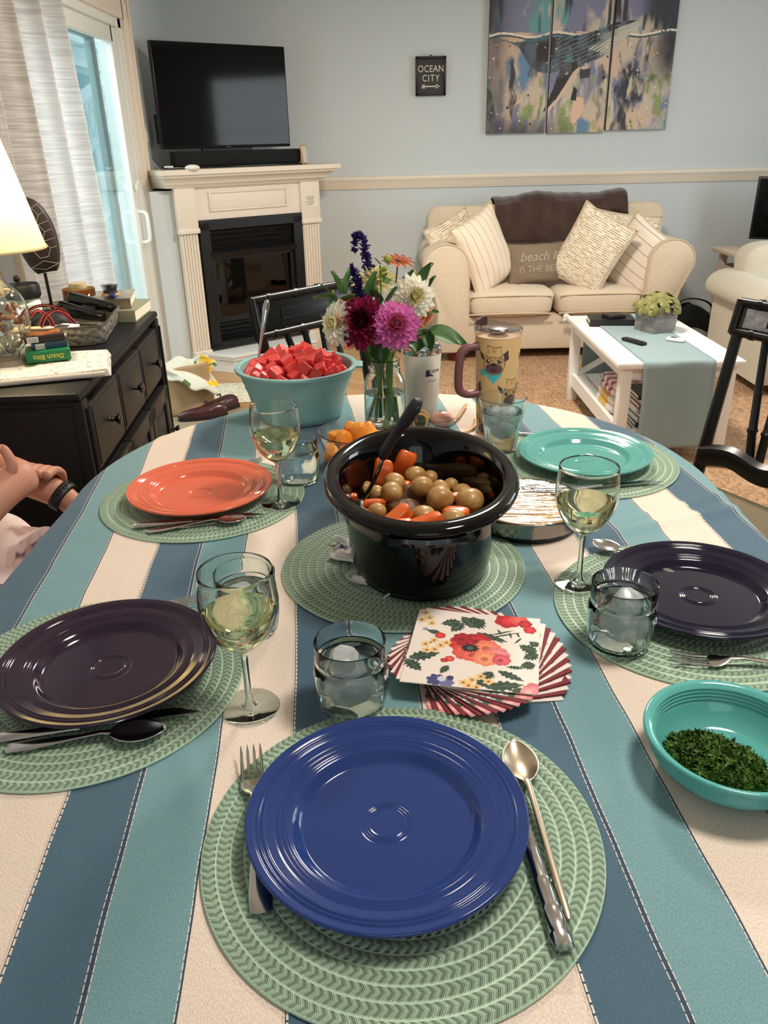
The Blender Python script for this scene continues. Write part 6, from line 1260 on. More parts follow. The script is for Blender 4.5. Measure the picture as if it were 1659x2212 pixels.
def napkin(n, floral, z, rz, loc, label):
    m = MB(); wob = [random.uniform(-.0012, .0016) for _ in range(4)]
    def f(top):
        def g(a, b): return ((a-.5)*S_, (b-.5)*S_, (.0011 if top else 0)+(wob[0]*(1-a)*(1-b)+wob[1]*a*(1-b)+wob[2]*(1-a)*b+wob[3]*a*b)*(4*(a-.5)**2+4*(b-.5)**2)*.5)
        return g
    if floral:
        m.grid(f(True), n, n); k = len(m.v); uu = np.repeat(np.arange(n+1)/n, n+1); vv = np.tile(np.arange(n+1)/n, n+1); col = napkin_paint(uu, vv); m.grid(f(False), 2, 2, flip=True); e = [(f(True)(a, b), f(False)(a, b)) for a, b in ((0, 0), (1, 0), (1, 1), (0, 1))]
        for i in range(4): p, q = e[i], e[(i+1) % 4]; m.add([p[1], q[1], q[0], p[0]], [(0, 1, 2, 3)], 0, False)
        pc = np.ones((len(m.v), 4)); pc[:, :3] = L3((232, 220, 208)); pc[:k, :3] = col; o = m.build('paper_napkin', NPM, clean=False, paint=pc, sharp=0)
    else: m.grid(f(True), 6, 6); m.grid(f(False), 6, 6, flip=True); m.box((0, 0, .0006), (S_, S_, .0009)); o = m.build('paper_napkin', MRN, sharp=0)
    o.location = (loc[0], loc[1], z); o.rotation_euler = (0, 0, rz); return tag(o, label, 'napkin', 'fanned paper napkins')
NC = (.110, .832); z0 = T+.0012; random.seed(4); ords = ['lowest', 'second from the bottom', 'third from the bottom', 'fourth from the bottom', 'fifth from the bottom', 'sixth from the bottom', 'seventh from the bottom', 'eighth from the bottom', 'eighth from the top', 'seventh from the top', 'sixth from the top', 'fifth from the top', 'fourth from the top', 'third from the top', 'second from the top']
for k in range(15):
    flo = (k % 2 == 0); rz = -.20-1.30*(15-k)/15
    napkin(60 if flo else 6, flo, z0+k*.0015, rz, (NC[0]+.012*(15-k)/15, NC[1]), ('floral' if flo else 'maroon')+' paper napkin in the fanned stack, '+ords[k])
napkin(200, True, z0+15*.0015+.0006, -.20, NC, 'cream paper napkin with a red poppy, on top of the fanned stack')
# ================================================================ black sideboard on the left
SBA = math.atan2(-(-.846+.774), 3.056-1.967)   # direction of the front edge
BS = mat('sideboard_black', (15, 15, 19), .45, spec=.35); BSF = mat('sideboard_front', (34, 31, 30), .45, spec=.4)
sbd = thing('sideboard', 'black wooden sideboard with drawers, round knobs and panelled doors', 'sideboard', (-.775, 1.967, 0), SBA)
Ls, Ds, ZT = 1.10, .46, .80   # local: x towards the wall is negative, y along the front
m = MB(); m.box((-Ds/2-.01, Ls/2, .40), (Ds-.03, Ls-.04, .76), bev=.003); m.box((-Ds/2-.005, Ls/2, .035), (Ds-.03, Ls-.03, .07)); m.build('carcass', BS, sbd)
m = MB(); m.box((-Ds/2, Ls/2, ZT-.012), (Ds, Ls, .024), bev=.008); m.box((-Ds/2-.006, Ls/2, ZT-.032), (Ds-.02, Ls-.02, .016), bev=.004); m.build('worktop', BS, sbd)
for y in (.035, Ls-.035): m = MB(); m.box((-.014, y, .40), (.03, .05, .75), bev=.004); m.tube([(0.002, y, .07), (0.002, y, .75)], .008, 8); m.build('corner_post', BS, sbd)
KN = mat('black_knob', (26, 23, 22), .3, coat=.3)
dw = (Ls-.14)/3
for k in range(3):
    y = .07+dw*(k+.5); m = MB(); m.box((-.012, y, .655), (.022, dw-.012, .19), bev=.004); m.box((-.001, y, .655), (.006, dw-.035, .165), bev=.002); d = m.build('drawer', BSF, sbd)
    m = MB(); m.lathe([(0, 0), (.009, 0), (.006, .006), (.009, .010), (.0065, .016), (.012, .024), (.0175, .028), (.018, .032), (.013, .036), (0, .037)], 20, X=Matrix.Translation((.0, y, .655)) @ Matrix.Rotation(PI/2, 4, 'Y')); m.build('knob', KN, d)
for k in range(3):
    y = .07+dw*(k+.5); m = MB(); m.box((-.008, y, .31), (.02, dw-.01, .44), bev=.003)
    for yy in (y-dw/2+.035, y+dw/2-.035): m.box((.004, yy, .31), (.016, .055, .44), bev=.004)
    for zz in (.505, .115): m.box((.004, y, zz), (.016, dw-.01, .055), bev=.004)
    m.box((.0, y, .31), (.012, dw-.17, .29), bev=.005); d = m.build('door', BSF, sbd)
    m = MB(); m.lathe([(0, 0), (.008, 0), (.006, .016), (.015, .026), (.016, .031), (0, .034)], 16, X=Matrix.Translation((.012, y+dw/2-.035, .36)) @ Matrix.Rotation(PI/2, 4, 'Y')); m.build('knob', KN, d)
Z8 = ZT+.0005
# newspaper
NWP = cottonpatch('newsprint', (226, 222, 214), [((150, 150, 148), 60, .60), ((120, 128, 96), 9, .62), ((150, 184, 206), 7, .66), ((120, 60, 60), 8, .70)])
np_ = thing('newspaper', 'folded newspaper with a landscape photo lying at the near end of the sideboard', 'newspaper', (-.935, 2.205, Z8), .30)
for k in range(5):
    m = MB(); m.grid(lambda a, b: ((a-.5)*(.33-.004*k), (b-.5)*.27+.002*k, .002+.0035*k+.010*max(0, a-.55)**2*math.sin(b*4+1)*(1+k*.3)), 20, 14); m.build('sheet', NWP, np_, sharp=0, solid=.0022)
m = MB(); m.tube([(-.165, -.135, .009), (.15, -.137, .010)], .009, 10, flat=.9); m.build('folded_spine', mat('newsprint_edge', (206, 198, 190), .8), np_)
# card game boxes
def gbox(label, c1, c2, loc, rz, d, txt=None, tc_=(226, 206, 90), bar=True):
    e = thing('card_game_box', label, 'box', loc, rz, 'card game boxes'); m = MB(); m.box((0, 0, d[2]/2), d, bev=.0015); m.build('carton', mat('carton_'+label[:12], c1, .4), e)
    m = MB(); m.box((0, 0, d[2]+.0002), (d[0]*.86, d[1]*.82, .0006)); m.build('top_print', mat('print_'+label[:12], c2, .4, col2=c1, nscale=30), e)
    TXT = mat('print_text_%d' % sum(tc_), tc_, .5)
    if txt:
        lettering(txt, d[2]*.62, TXT, e, Matrix.Translation((.0, -d[1]/2-.0004, d[2]*.5)) @ Matrix.Rotation(PI/2, 4, 'X') @ Matrix.Rotation(PI, 4, 'Z'), sx=.95)
        lettering(txt, d[2]*.5, TXT, e, Matrix.Translation((d[0]/2+.0004, -.01, d[2]*.5)) @ Matrix.Rotation(PI/2, 4, 'Z') @ Matrix.Rotation(PI/2, 4, 'X') @ Matrix.Rotation(PI, 4, 'Z'), sx=.9)
    if bar:
        m = MB(); m.box((-d[0]*.3, -d[1]/2-.0004, d[2]/2), (d[0]*.28, .0006, d[2]*.8)); p = m.build('barcode_label', mat('label_white', (240, 240, 238), .5), e)
        m = MB()
        for k in range(9): m.box((-d[0]*.3-.012+k*.003, -d[1]/2-.0009, d[2]/2), (.0012, .0004, d[2]*.6))
        m.build('bars', mat('ink_black', (30, 30, 32), .6), p)
    return e
GX, GY = -.955, 2.262
gbox('green card game box reading Dutch Blitz at the bottom of the small stack', (24, 112, 66), (34, 128, 78), (GX, GY, Z8+.021), .38, (.118, .092, .030), 'Dutch Blitz', bar=False)
gbox('slim blue and yellow card box in the middle of the small stack', (30, 62, 84), (150, 140, 84), (GX+.002, GY+.012, Z8+.052), .50, (.092, .064, .018))
gbox('black and orange card box on top of the small stack', (44, 28, 26), (176, 104, 44), (GX-.012, GY+.02, Z8+.071), .44, (.108, .080, .019))
# lamp filled with shells
lp = thing('table_lamp', 'lit table lamp with glass base full of shells at the left edge', 'lamp', (-1.060, 2.235, Z8))
m = MB(); m.lathe([(.0003, 0), (.065, 0), (.067, .012), (.058, .020), (.05, .030), (.0003, .030)], 32); m.build('base', mat('weathered_wood', (150, 138, 122), .7), lp)
ou = [(.03, .03), (.036, .045), (.062, .075), (.078, .12), (.080, .16), (.066, .205), (.040, .235), (.028, .25), (.028, .262)]
m = MB(); P = [(p.x, p.z) for p in ease([Vector((a, 0, b)) for a, b in ou], 4)]; m.lathe(P+[(r-.002, z) for r, z in P[::-1]], 48); m.build('glass_body', CG, lp, sharp=0)
m = MB(); m.tube([(0, 0, .25), (0, 0, .34)], .012, 12); m.lathe([(.0003, .255), (.032, .255), (.030, .272), (.0003, .278)], 24); m.build('socket', mat('brass', (190, 150, 90), .3, 1.0), lp)
def shademat():
    m_ = bpy.data.materials.new('lamp_shade_fabric'); m_.use_nodes = True; nt = m_.node_tree; nt.nodes.clear(); out = N(nt, 'ShaderNodeOutputMaterial'); tl = N(nt, 'ShaderNodeBsdfTranslucent', ins={0: lin((252, 244, 214))}); df = N(nt, 'ShaderNodeBsdfDiffuse', ins={0: lin((248, 242, 220))}); a = N(nt, 'ShaderNodeMixShader', ins={0: .45}); nt.links.new(tl.outputs[0], a.inputs[1]); nt.links.new(df.outputs[0], a.inputs[2]); nt.links.new(a.outputs[0], out.inputs[0]); return m_
m = MB(); m.lathe([(.158, .325), (.095, .60), (.093, .60), (.156, .325)], 64); sh = m.build('lamp_shade', shademat(), lp)
m = MB(); m.tube([(.158*math.cos(a), .158*math.sin(a), .326) for a in [2*PI*k/64 for k in range(65)]], .0035, 6, caps=False); m.build('shade_trim', mat('shade_braid', (220, 206, 150), .8), sh)
m = MB(); m.sphere((0, 0, .41), .028, seg=16, rings=10, sc=(1, 1, 1.3)); m.build('bulb', mat('bulb_glow', (255, 226, 160), .5, emit=14.0), lp)
bl = light('lamp_bulb_light', 'POINT', (-1.060, 2.235, ZT+.47), (0, 0, 0), 6.5, (1.0, .86, .62), shadow_soft_size=.05)
SHM = [mat('shell_cream', (232, 210, 186), .5, noise=.1, nscale=60), mat('shell_rust', (190, 134, 104), .5, noise=.2, nscale=60), mat('shell_grey', (170, 158, 150), .5, noise=.1, nscale=60)]
rd = random.Random(12); k = 0; shp = []
for i in range(90):
    z = rd.uniform(.045, .225); rm_ = np.interp(z, [a[1] for a in ou], [a[0] for a in ou])-.014
    if rm_ < .012: continue
    a = rd.uniform(0, 2*PI); q = rm_*math.sqrt(rd.uniform(.45, 1)); p = (q*math.cos(a), q*math.sin(a), z)
    if all((Vector(p)-Vector(s)).length > .017 for s in shp): shp.append(p)
sm_ = []
for i, p in enumerate(shp):
    if i < 3:
        m = MB(); m.grid(lambda u, v: (.014*v*math.cos(PI*(u*1.0))*(1+.05*math.cos(u*40)), .014*v*math.sin(PI*u)*1.2-.006, .007*math.sin(PI*v)*(1+.1*math.cos(u*40))), 20, 6); m.sphere((0, -.003, 0), .006, seg=8, rings=5); o = m.build('shell', SHM[i], sharp=0, solid=.0012); sm_.append(o)
    else: o = sm_[i % 3].copy(); COL.objects.link(o)
    o.location = (-1.060+p[0], 2.235+p[1], Z8+p[2]); o.rotation_euler = (rd.uniform(0, 6), rd.uniform(0, 6), rd.uniform(0, 6)); tag(o, 'small seashell in the glass lamp base', 'shell', 'shells in the lamp base')
# jar with black lid and note
jr = thing('candy_jar', 'clear jar with black lid and a paper note reading PLEASE ENJOY', 'jar', (-1.150, 2.625, Z8))
m = MB(); m.lathe([(.0003, 0), (.045, 0), (.05, .004), (.05, .13), (.044, .14), (.042, .14), (.048, .128), (.048, .006), (.0003, .005)], 48); m.build('glass_body', CG, jr, sharp=0)
m = MB(); m.lathe([(.0003, .135), (.052, .135), (.054, .140), (.054, .168), (.050, .176), (.0003, .180)], 48); m.sphere((-.012, 0, .192), .011); m.build('lid', mat('black_lid', (26, 26, 28), .4), jr)
m = MB(); m.grid(lambda u, v: (.0515*math.sin(-1.3+u*2.9), -.0515*math.cos(-1.3+u*2.9), .038+v*.085+.004*math.sin(u*9)*(1 if v > .5 else 0)), 30, 4); m.build('paper_note', mat('note_paper', (238, 236, 232), .8), jr, sharp=0, solid=.0004)
for i, (tx_, s) in enumerate((('PLEASE ENJOY &', .012), ('TAGS AND RETURN', .012), ('OR A FINE WILL BE', .0115), ('YOU', .010))): lettering(tx_, s, mat('ink_black', (30, 30, 32), .6), jr, None, warp=cyl(.0520, .0520, 1, .25, .110-.019*i, .0005))
m = MB(); 
for i in range(10): m.sphere((rd.uniform(-.025, .025), rd.uniform(-.025, .025), .015+.004*i), .014, seg=8, rings=6)
m.build('contents', mat('label_white', (240, 240, 238), .5), jr)
# turtle shell sculpture
TUR = mat('carved_dark_wood', (44, 38, 38), .45, col2=(66, 50, 44), nscale=9)
tu = thing('turtle_shell_sculpture', 'dark carved turtle shell with pale hexagon lines on a black stand', 'sculpture', (-1.175, 2.90, Z8), .35)
XT = Matrix.Translation((-.008, 0, .285)) @ Matrix.Rotation(-.12, 4, 'Y')
def tshape(u, v, s=1):   # u around, v radial
    a = 2*PI*u; x = .068*math.cos(a)*(1+.05*math.sin(a)); z = .135*math.sin(a); 
    if z < -.115: z = -.115-(z+.115)*.1
    return x*v, z*v
def tf(u, v): x, z = tshape(u, v); return (x, -.026*(1-v*v)**.5 if v < 1 else 0, z)
m = MB(); m.grid(tf, 48, 14, X=XT); m.grid(lambda u, v: (tshape(u, v)[0], .008, tshape(u, v)[1]), 48, 2, X=XT, flip=True); m.grid(lambda u, v: (tshape(u, 1)[0], .008*v, tshape(u, 1)[1]), 48, 1, X=XT); m.build('carved_shell', TUR, tu, sharp=40)
LNM = mat('inlay_line', (176, 170, 150), .6); m = MB()
def srf(x, z):
    r = min(.99, math.hypot(x/.068, z/.135)); return tuple(XT @ Vector((x, -.026*(1-r*r)**.5-.0008, z)))
def seg(p, q):
    m.tube([srf(p[0]+(q[0]-p[0])*t, p[1]+(q[1]-p[1])*t) for t in (0, .25, .5, .75, 1)], .0011, 5)
hexs = [(.0, .075), (.004, .020), (.006, -.035)]
for cx, cz in hexs:
    h = [(cx+.028*math.cos(PI/6+PI/3*k+.52), cz+.030*math.sin(PI/6+PI/3*k+.52)) for k in range(6)]
    for k in range(6): seg(h[k], h[(k+1) % 6])
    for p in (h[0], h[2], h[3], h[5]):
        if abs(p[0]) > .012: seg(p, (math.copysign(.058*math.sqrt(max(0, 1-(p[1]/.135)**2)), p[0]), p[1]*1.05+.004))
seg((-.045, -.09), (.0, -.072)); seg((.0, -.072), (.045, -.09)); seg((-.045, -.09), (0, -.102)); seg((0, -.102), (.045, -.09)); seg((0, .105), (-.004, .132))
m.build('inlay_lines', LNM, tu)
m = MB(); m.tube([(-.002, .004, .01), (-.004, .004, .17)], .0055, 8); m.box((0, 0, .006), (.09, .07, .012), bev=.002); m.build('stand', mat('black_metal', (26, 25, 26), .38), tu)
cd = thing('candle_jar', 'amber glass candle jar with a wooden lid behind the tray', 'candle', (-1.105, 2.99, Z8))
m = MB(); m.lathe([(.0003, 0), (.055, 0), (.058, .004), (.058, .10), (.056, .10), (.055, .008), (.0003, .006)], 40); m.build('glass_body', glass_mat('amber_glass', (220, 186, 130), (150, 112, 66)), cd, sharp=0)
m = MB(); m.lathe([(.0003, .009), (.0535, .009), (.0535, .07), (.0003, .07)], 32); m.build('wax', mat('tan_wax', (176, 146, 100), .5), cd)
m = MB(); m.lathe([(.0003, .10), (.030, .10), (.032, .104), (.032, .120), (.0003, .123)], 32); m.build('stopper', mat('pale_wood', (216, 198, 154), .6), cd)
# hammered tray with things in it
HT = mat('hammered_metal', (168, 160, 146), .4, .35); trm = HT.node_tree; bb = trm.nodes['Principled BSDF']; vo = N(trm, 'ShaderNodeTexVoronoi', ins={'Scale': 55.0}); tcc = N(trm, 'ShaderNodeTexCoord'); trm.links.new(tcc.outputs['Object'], vo.inputs[0]); bpp = N(trm, 'ShaderNodeBump', invert=True, ins={'Strength': 1.0, 'Distance': .006}); trm.links.new(vo.outputs['Distance'], bpp.inputs['Height']); trm.links.new(bpp.outputs[0], bb.inputs['Normal'])
tr_ = thing('serving_tray', 'hammered metal tray of odds and ends on the sideboard', 'tray', (-1.030, 2.725, Z8), SBA+.10)
def rr(w_, h_, r, n=6): return [(sx*(w_/2-r)+r*math.cos(a0+k*PI/2/n), sy*(h_/2-r)+r*math.sin(a0+k*PI/2/n)) for sx, sy, a0 in ((1, 1, 0), (-1, 1, PI/2), (-1, -1, PI), (1, -1, 3*PI/2)) for k in range(n+1)]
m = MB(); m.loft([[(x, y, z) for x, y in rr(.25*s, .50*s2, .05)] for z, s, s2 in ((.0, .90, .95), (.004, .93, .965), (.060, 1.0, 1.0), (.062, 1.005, 1.003), (.060, .985, .992), (.006, .915, .955))], 0); m.build('tray_body', HT, tr_, sharp=50)
m = MB(); q = rr(.252, .503, .05); m.tube([(x, y, .0615) for x, y in q+[q[0]]], .0022, 6, caps=False); m.build('dark_rim', mat('dark_bronze', (84, 74, 64), .4, .5), tr_)
BNO = mat('black_rubber', (34, 34, 37), .55)
bi = thing('binoculars', 'black binoculars lying in the tray', 'binoculars', (-1.015, 2.80, Z8+.062), 0, None, (.15, .12, -.35))
for s in (-1, 1):
    m = MB(); m.lathe([(.0003, -.09), (.012, -.09), (.016, -.085), (.016, -.060), (.019, -.05), (.022, .0), (.026, .04), (.028, .085), (.024, .09), (.0003, .084)], 24, X=Matrix.Translation((0, s*.030, .0+.006*s)) @ Matrix.Rotation(-PI/2, 4, 'Y')); m.build('barrel', mat('glossy_black', (14, 14, 15), .12), bi)
m = MB(); m.tube([(.03, 0, 0), (-.02, 0, 0)], .010, 12); m.box((0, 0, 0), (.05, .04, .012), bev=.004); m.build('bridge', BNO, bi)
cs = thing('eyeglass_case', 'black pouch with a red-edged strap coiled on it in the tray', 'pouch', (-1.075, 2.585, Z8+.008), .2)
m = MB(); m.sphere((0, 0, .045), .062, seg=24, rings=14, sc=(1.15, .7, .75)); m.build('pouch_body', BNO, cs, sharp=0)
RS = mat('red_edge', (190, 62, 66), .5)
def strap(pts, e, w_=.007):
    P = ease(pts, 8); m = MB(); m.tube(P, w_, 8, flat=.2); s_ = m.build('strap', BNO, e)
    for k in (-1, 1): m = MB(); m.tube([p+Vector((k*w_*.8, -w_*.3, .001)) for p in P], .0018, 5); m.build('red_trim', RS, s_)
strap([(-.055, -.03, .02), (-.045, -.05, .07), (-.01, -.052, .098), (.02, -.05, .07), (.03, -.05, .02)], cs); strap([(-.02, -.05, .02), (-.005, -.056, .06), (.015, -.05, .085), (.05, -.035, .09), (.085, -.02, .05), (.10, -.03, .015)], cs); strap([(-.075, .0, .02), (-.06, -.01, .08), (-.01, 0, .105), (.05, .0, .09), (.08, .02, .03)], cs)
m = MB(); m.box((0, 0, .004), (.13, .09, .008), bev=.001); m.box((.02, 0, .0085), (.04, .06, .001), mi=1)
tag(m.build('greeting_card', [mat('note_paper', (238, 236, 232), .8), mat('grey_buttons', (70, 70, 74), .5)], loc=(-1.035, 2.53, Z8+.045), rot=(.15, .05, -.2)), 'cream card lying in the near end of the tray', 'card')
wb_ = thing('whisk_brush', 'small tan bristle brush leaning on the near rim of the tray', 'brush', (-1.105, 2.475, Z8+.055), .1)
m = MB(); m.box((0, 0, .006), (.10, .022, .012), bev=.004); m.build('back', mat('pale_wood', (216, 198, 154), .6), wb_); m = MB()
for k in range(26): m.tube([(-.045+k*.0036, -.004, .002), (-.045+k*.0036, -.012, -.012)], .0014, 4)
o = m.build('bristles', mat('bristle_tan', (150, 126, 70), .8), wb_); o['kind'] = 'stuff'
for k, (l, z) in enumerate((('white oval soap dish on the white box beside the lamp', .052), )): m = MB(); m.lathe([(.0003, 0), (.035, 0), (.045, .010), (.043, .012), (.033, .004), (.0003, .004)], 32, sx=1.2); tag(m.build('soap_dish', mat('white_glaze', (232, 230, 224), .2), loc=(-1.075, 2.405, Z8+.042), sharp=0), l, 'dish')
m = MB(); m.box((0, 0, .02), (.12, .10, .040), bev=.002); tag(m.build('small_box', mat('note_paper', (238, 236, 232), .8), loc=(-1.07, 2.41, Z8), rot=(0, 0, .3)), 'small white box between the lamp and the tray', 'box')
rs = thing('silk_rose', 'red flower head with a green leaf tucked beside the candle jar', 'flower', (-1.135, 2.76, Z8+.045))
m = MB()
for k in range(12): leafshape(m, Matrix.Rotation(k*.9, 4, 'Z') @ Matrix.Rotation(1.2-.09*k, 4, 'X'), .024, .024, .1, cup=.9)
m.build('petals', mat('red_silk', (150, 26, 40), .6), rs, sharp=0); m = MB(); leafshape(m, frame((0, 0, 0), (-.4, .2, .9)), .07, .02); leafshape(m, frame((0, 0, 0), (.5, .2, .7)), .06, .018); m.build('leaves', LEAF, rs, sharp=0)
# books with hairbrush
book('hardback_book', 'thick green-grey hardback with curled cover at the bottom of the far pile', (-.955, 2.975, Z8), SBA+PI/2-.05, (.24, .165, .040), mat('book_greygreen', (150, 152, 128), .5))
book('paperback_book', 'thick brown and white paperback under the hairbrush', (-.985, 2.995, Z8+.0405), SBA+PI/2+.12, (.215, .145, .034), mat('book_brown', (120, 104, 92), .35, col2=(176, 170, 150), nscale=10))
hb = thing('hairbrush', 'wooden hairbrush with black bristles and a blue handle on the books', 'hairbrush', (-.975, 2.945, Z8+.0750), 0, None, (0, 0, -.35))
m = MB(); m.sphere((0, 0, .009), .034, seg=20, rings=10, sc=(1, .85, .26)); m.build('paddle', mat('light_wood', (196, 154, 112), .5), hb, sharp=0)
m = MB(); m.sphere((0, 0, .017), .027, seg=20, rings=8, sc=(1, .85, .35)); m.build('cushion', BNO, hb, sharp=0)
m = MB(); m.tube([(.02, -.02, .010), (.035, -.034, .011), (.055, -.055, .012)], [.012, .013, .009], 10, flat=.7); m.build('handle', mat('cobalt_plastic', (34, 44, 116), .4), hb, sharp=0)
m = MB()
for i in range(9):
    for j in range(7):
        x, y = (i-4)*.0058, (j-3)*.0058
        if (x/.026)**2+(y/.022)**2 < 1: m.tube([(x, y, .022), (x*1.35, y*1.35, .044)], .0007, 4)
o = m.build('bristles', BNO, hb, clean=False); o['kind'] = 'stuff'
# ================================================================ curtain
def curtmat():
    m_, nt, b = nmat('woven_curtain'); L = nt.links; tc = N(nt, 'ShaderNodeTexCoord'); mp = N(nt, 'ShaderNodeMapping'); mp.inputs['Scale'].default_value = (4, 6, 130); L.new(tc.outputs['Object'], mp.inputs[0]); n = N(nt, 'ShaderNodeTexNoise', ins={'Scale': 1.0, 'Detail': 3.0}); L.new(mp.outputs[0], n.inputs[0])
    mr = N(nt, 'ShaderNodeMapRange', ins={1: .38, 2: .62}); L.new(n.outputs[0], mr.inputs[0]); mx = N(nt, 'ShaderNodeMix', data_type='RGBA', ins={6: lin((186, 178, 172)), 7: lin((224, 219, 215))}); L.new(mr.outputs[0], mx.inputs[0]); L.new(mx.outputs[2], b.inputs['Base Color']); b.inputs['Roughness'].default_value = .9
    bp = N(nt, 'ShaderNodeBump', ins={'Strength': .6, 'Distance': .005}); L.new(n.outputs[0], bp.inputs['Height']); L.new(bp.outputs[0], b.inputs['Normal'])
    out = nt.nodes['Material Output']; tl = N(nt, 'ShaderNodeBsdfTranslucent', ins={0: lin((226, 224, 224))}); a = N(nt, 'ShaderNodeMixShader', ins={0: .35}); L.new(b.outputs[0], a.inputs[1]); L.new(tl.outputs[0], a.inputs[2]); L.new(a.outputs[0], out.inputs[0]); return m_
def curt(a, b):
    z = .03+2.12*b; wd = .93-.14*b*1.0+.10*math.sin(PI*(1-b))*.3; y = 2.94+a*wd+(.045*(1-b)); ph = a*2*PI*3.3+.9
    return (-1.285+.052*math.sin(ph)*(.75+.25*(1-b))+.012*math.sin(ph*2.1+b*3), y+.028*math.cos(ph), z)
m = MB(); m.grid(curt, 180, 50); cu = tag(m.build('curtain', curtmat(), sharp=0), 'white slubbed curtain panel hanging in folds beside the sliding door', 'curtain')
rdt = thing('curtain_rod', 'dark curtain rod above the sliding door', 'curtain rod', (0, 0, 0)); m = MB(); m.tube([(-1.285, 2.9, 2.19), (-1.285, 5.28, 2.19)], .010, 10); m.build('rod', BLK, rdt)
m = MB(); m.sphere((-1.285, 5.31, 2.19), .024); m.build('finial', BLK, rdt)
for y in (5.25, 3.0): m = MB(); m.tube([(-1.40, y, 2.17), (-1.285, y, 2.175)], .007, 8); m.build('bracket', BLK, rdt)
# ================================================================ floor: lemon bag and shoe
LB = cottonpatch('lemon_print', (214, 212, 196), [((92, 116, 60), 12, .60), ((238, 190, 36), 8, .60)]); KB = mat('kraft_tan', (170, 142, 104), .8, noise=.08, nscale=12)
bg = thing('shopping_bag', 'tan bag with a lemon print cloth spilling out beside the sideboard', 'bag', (-1.10, 4.32, .0045), .2)
m = MB()
def bag(u, v):
    a = 2*PI*u; s = 1-.25*v+.05*math.sin(3*a+v*4); return (s*.15*math.copysign(abs(math.cos(a))**.6, math.cos(a))+.03*v, s*.10*math.copysign(abs(math.sin(a))**.6, math.sin(a)), v*.26*(1+.10*math.cos(a+.6)))
m.grid(bag, 40, 16); m.build('bag_body', KB, bg, sharp=0, solid=.003)
m = MB(); m.grid(lambda u, v: (-.17+.34*u+.02*math.sin(v*9), -.125+.05*math.sin(u*7+v*4)*.5+.12*v, .30-.14*(1-v)*(.3+u)+.012*math.sin(u*17+v*7)), 30, 18); m.build('lemon_cloth', LB, bg, sharp=0, solid=.004)
shd = mat('oxblood_leather', (66, 32, 32), .3, coat=.3)
def shoe(label, loc, rz):
    e = thing('shoe', label, 'shoe', loc, rz, 'brown leather shoes'); m = MB()
    def f(u, v):
        a = PI*u; y = -.13+.26*v; w_ = .043*(1-.5*abs(v-.35)**2)*(math.sin(PI*min(1, v*.90+.08))**.35); hgt = .050+.035*max(0, .55-v)*1.6-.01*v
        return (w_*math.cos(a), y, .018+hgt*math.sin(a)**.6*math.sin(PI*min(1, v*.94+.04))**.3)
    m.grid(f, 20, 28); m.build('upper', shd, e, sharp=0)
    m = MB(); m.prism([(.046*(math.sin(PI*min(1, t*.9+.08))**.35)*s, -.134+.268*t) for s, ts in ((1, [k/14 for k in range(15)]), (-1, [k/14 for k in range(14, -1, -1)])) for t in ts], 0, .020); m.build('sole', mat('dark_sole', (34, 24, 22), .6), e)
    m = MB(); m.tube([(-.02, -.02, .082), (.0, -.03, .092), (.02, -.02, .082)], .004, 6); m.build('strap', mat('dark_sole', (34, 24, 22), .6), e)
shoe('dark reddish brown leather shoe on the beige mat beside the tan bag', (-.985, 4.18, .0045), 1.9); shoe('second brown leather shoe partly behind the first, against the bag', (-.93, 4.30, .0045), 2.3)
# ================================================================ seated person at the left
SKIN = mat('skin', (206, 150, 124), .5, col2=(196, 132, 108), nscale=9, bump=.12, bscale=140)
SKIN.node_tree.nodes['Principled BSDF'].inputs['Subsurface Weight'].default_value = .12
pe = thing('person', 'seated person with crossed bare arms, black wristband and pale spotted robe', 'person', (0, 0, 0))
def skin(name, verts, edges, rad, mt, parent, root=0, sub=2):
    me = bpy.data.meshes.new(name); me.from_pydata(verts, edges, []); me.materials.append(mt); o = bpy.data.objects.new(name, me); COL.objects.link(o); o.parent = parent
    md = o.modifiers.new('skin', 'SKIN'); md.use_smooth_shade = True; sv = me.skin_vertices[0].data if me.skin_vertices else None
    if sv is None: me.skin_vertices.new() if hasattr(me.skin_vertices, 'new') else None; sv = me.skin_vertices[0].data
    for i, r in enumerate(rad): sv[i].radius = (r, r) if not hasattr(r, '__len__') else r; sv[i].use_root = (i == root)
    s = o.modifiers.new('sub', 'SUBSURF'); s.levels = sub; s.render_levels = sub; return o
V, E, Rr = [], [], []
def vx(p, r, link=None):
    V.append(p); Rr.append(r)
    if link is not None: E.append((link, len(V)-1))
    return len(V)-1
pel = vx((-1.12, 1.44, .50), (.15, .12)); wa = vx((-1.13, 1.44, .68), (.125, .11), pel); ch = vx((-1.11, 1.44, .90), (.15, .12), wa); nk0 = vx((-1.11, 1.44, 1.02), (.10, .09), ch); nk = vx((-1.10, 1.44, 1.09), .052, nk0); hd0 = vx((-1.085, 1.44, 1.16), .070, nk); hd = vx((-1.08, 1.44, 1.25), .088, hd0); hd1 = vx((-1.09, 1.44, 1.31), .060, hd)
# right arm (near the camera)
sr = vx((-1.10, 1.27, .985), .060, nk0); er = vx((-.935, 1.255, .655), .054, sr); e2 = vx((-.86, 1.28, .680), .054, er); f1 = vx((-.800, 1.330, .722), .049, e2); wr = vx((-.745, 1.400, .768), (.040, .035), f1); ha = vx((-.716, 1.440, .785), (.040, .027), wr); kn = vx((-.697, 1.475, .782), (.037, .022), ha)
# left arm
sl_ = vx((-1.10, 1.61, .985), .060, nk0); el = vx((-.98, 1.60, .755), .044, sl_); l1 = vx((-.86, 1.565, .770), .042, el); l2 = vx((-.755, 1.525, .756), .038, l1); l3 = vx((-.672, 1.505, .720), .030, l2); l4 = vx((-.645, 1.500, .700), (.032, .022), l3); l5 = vx((-.636, 1.50, .670), (.034, .016), l4)
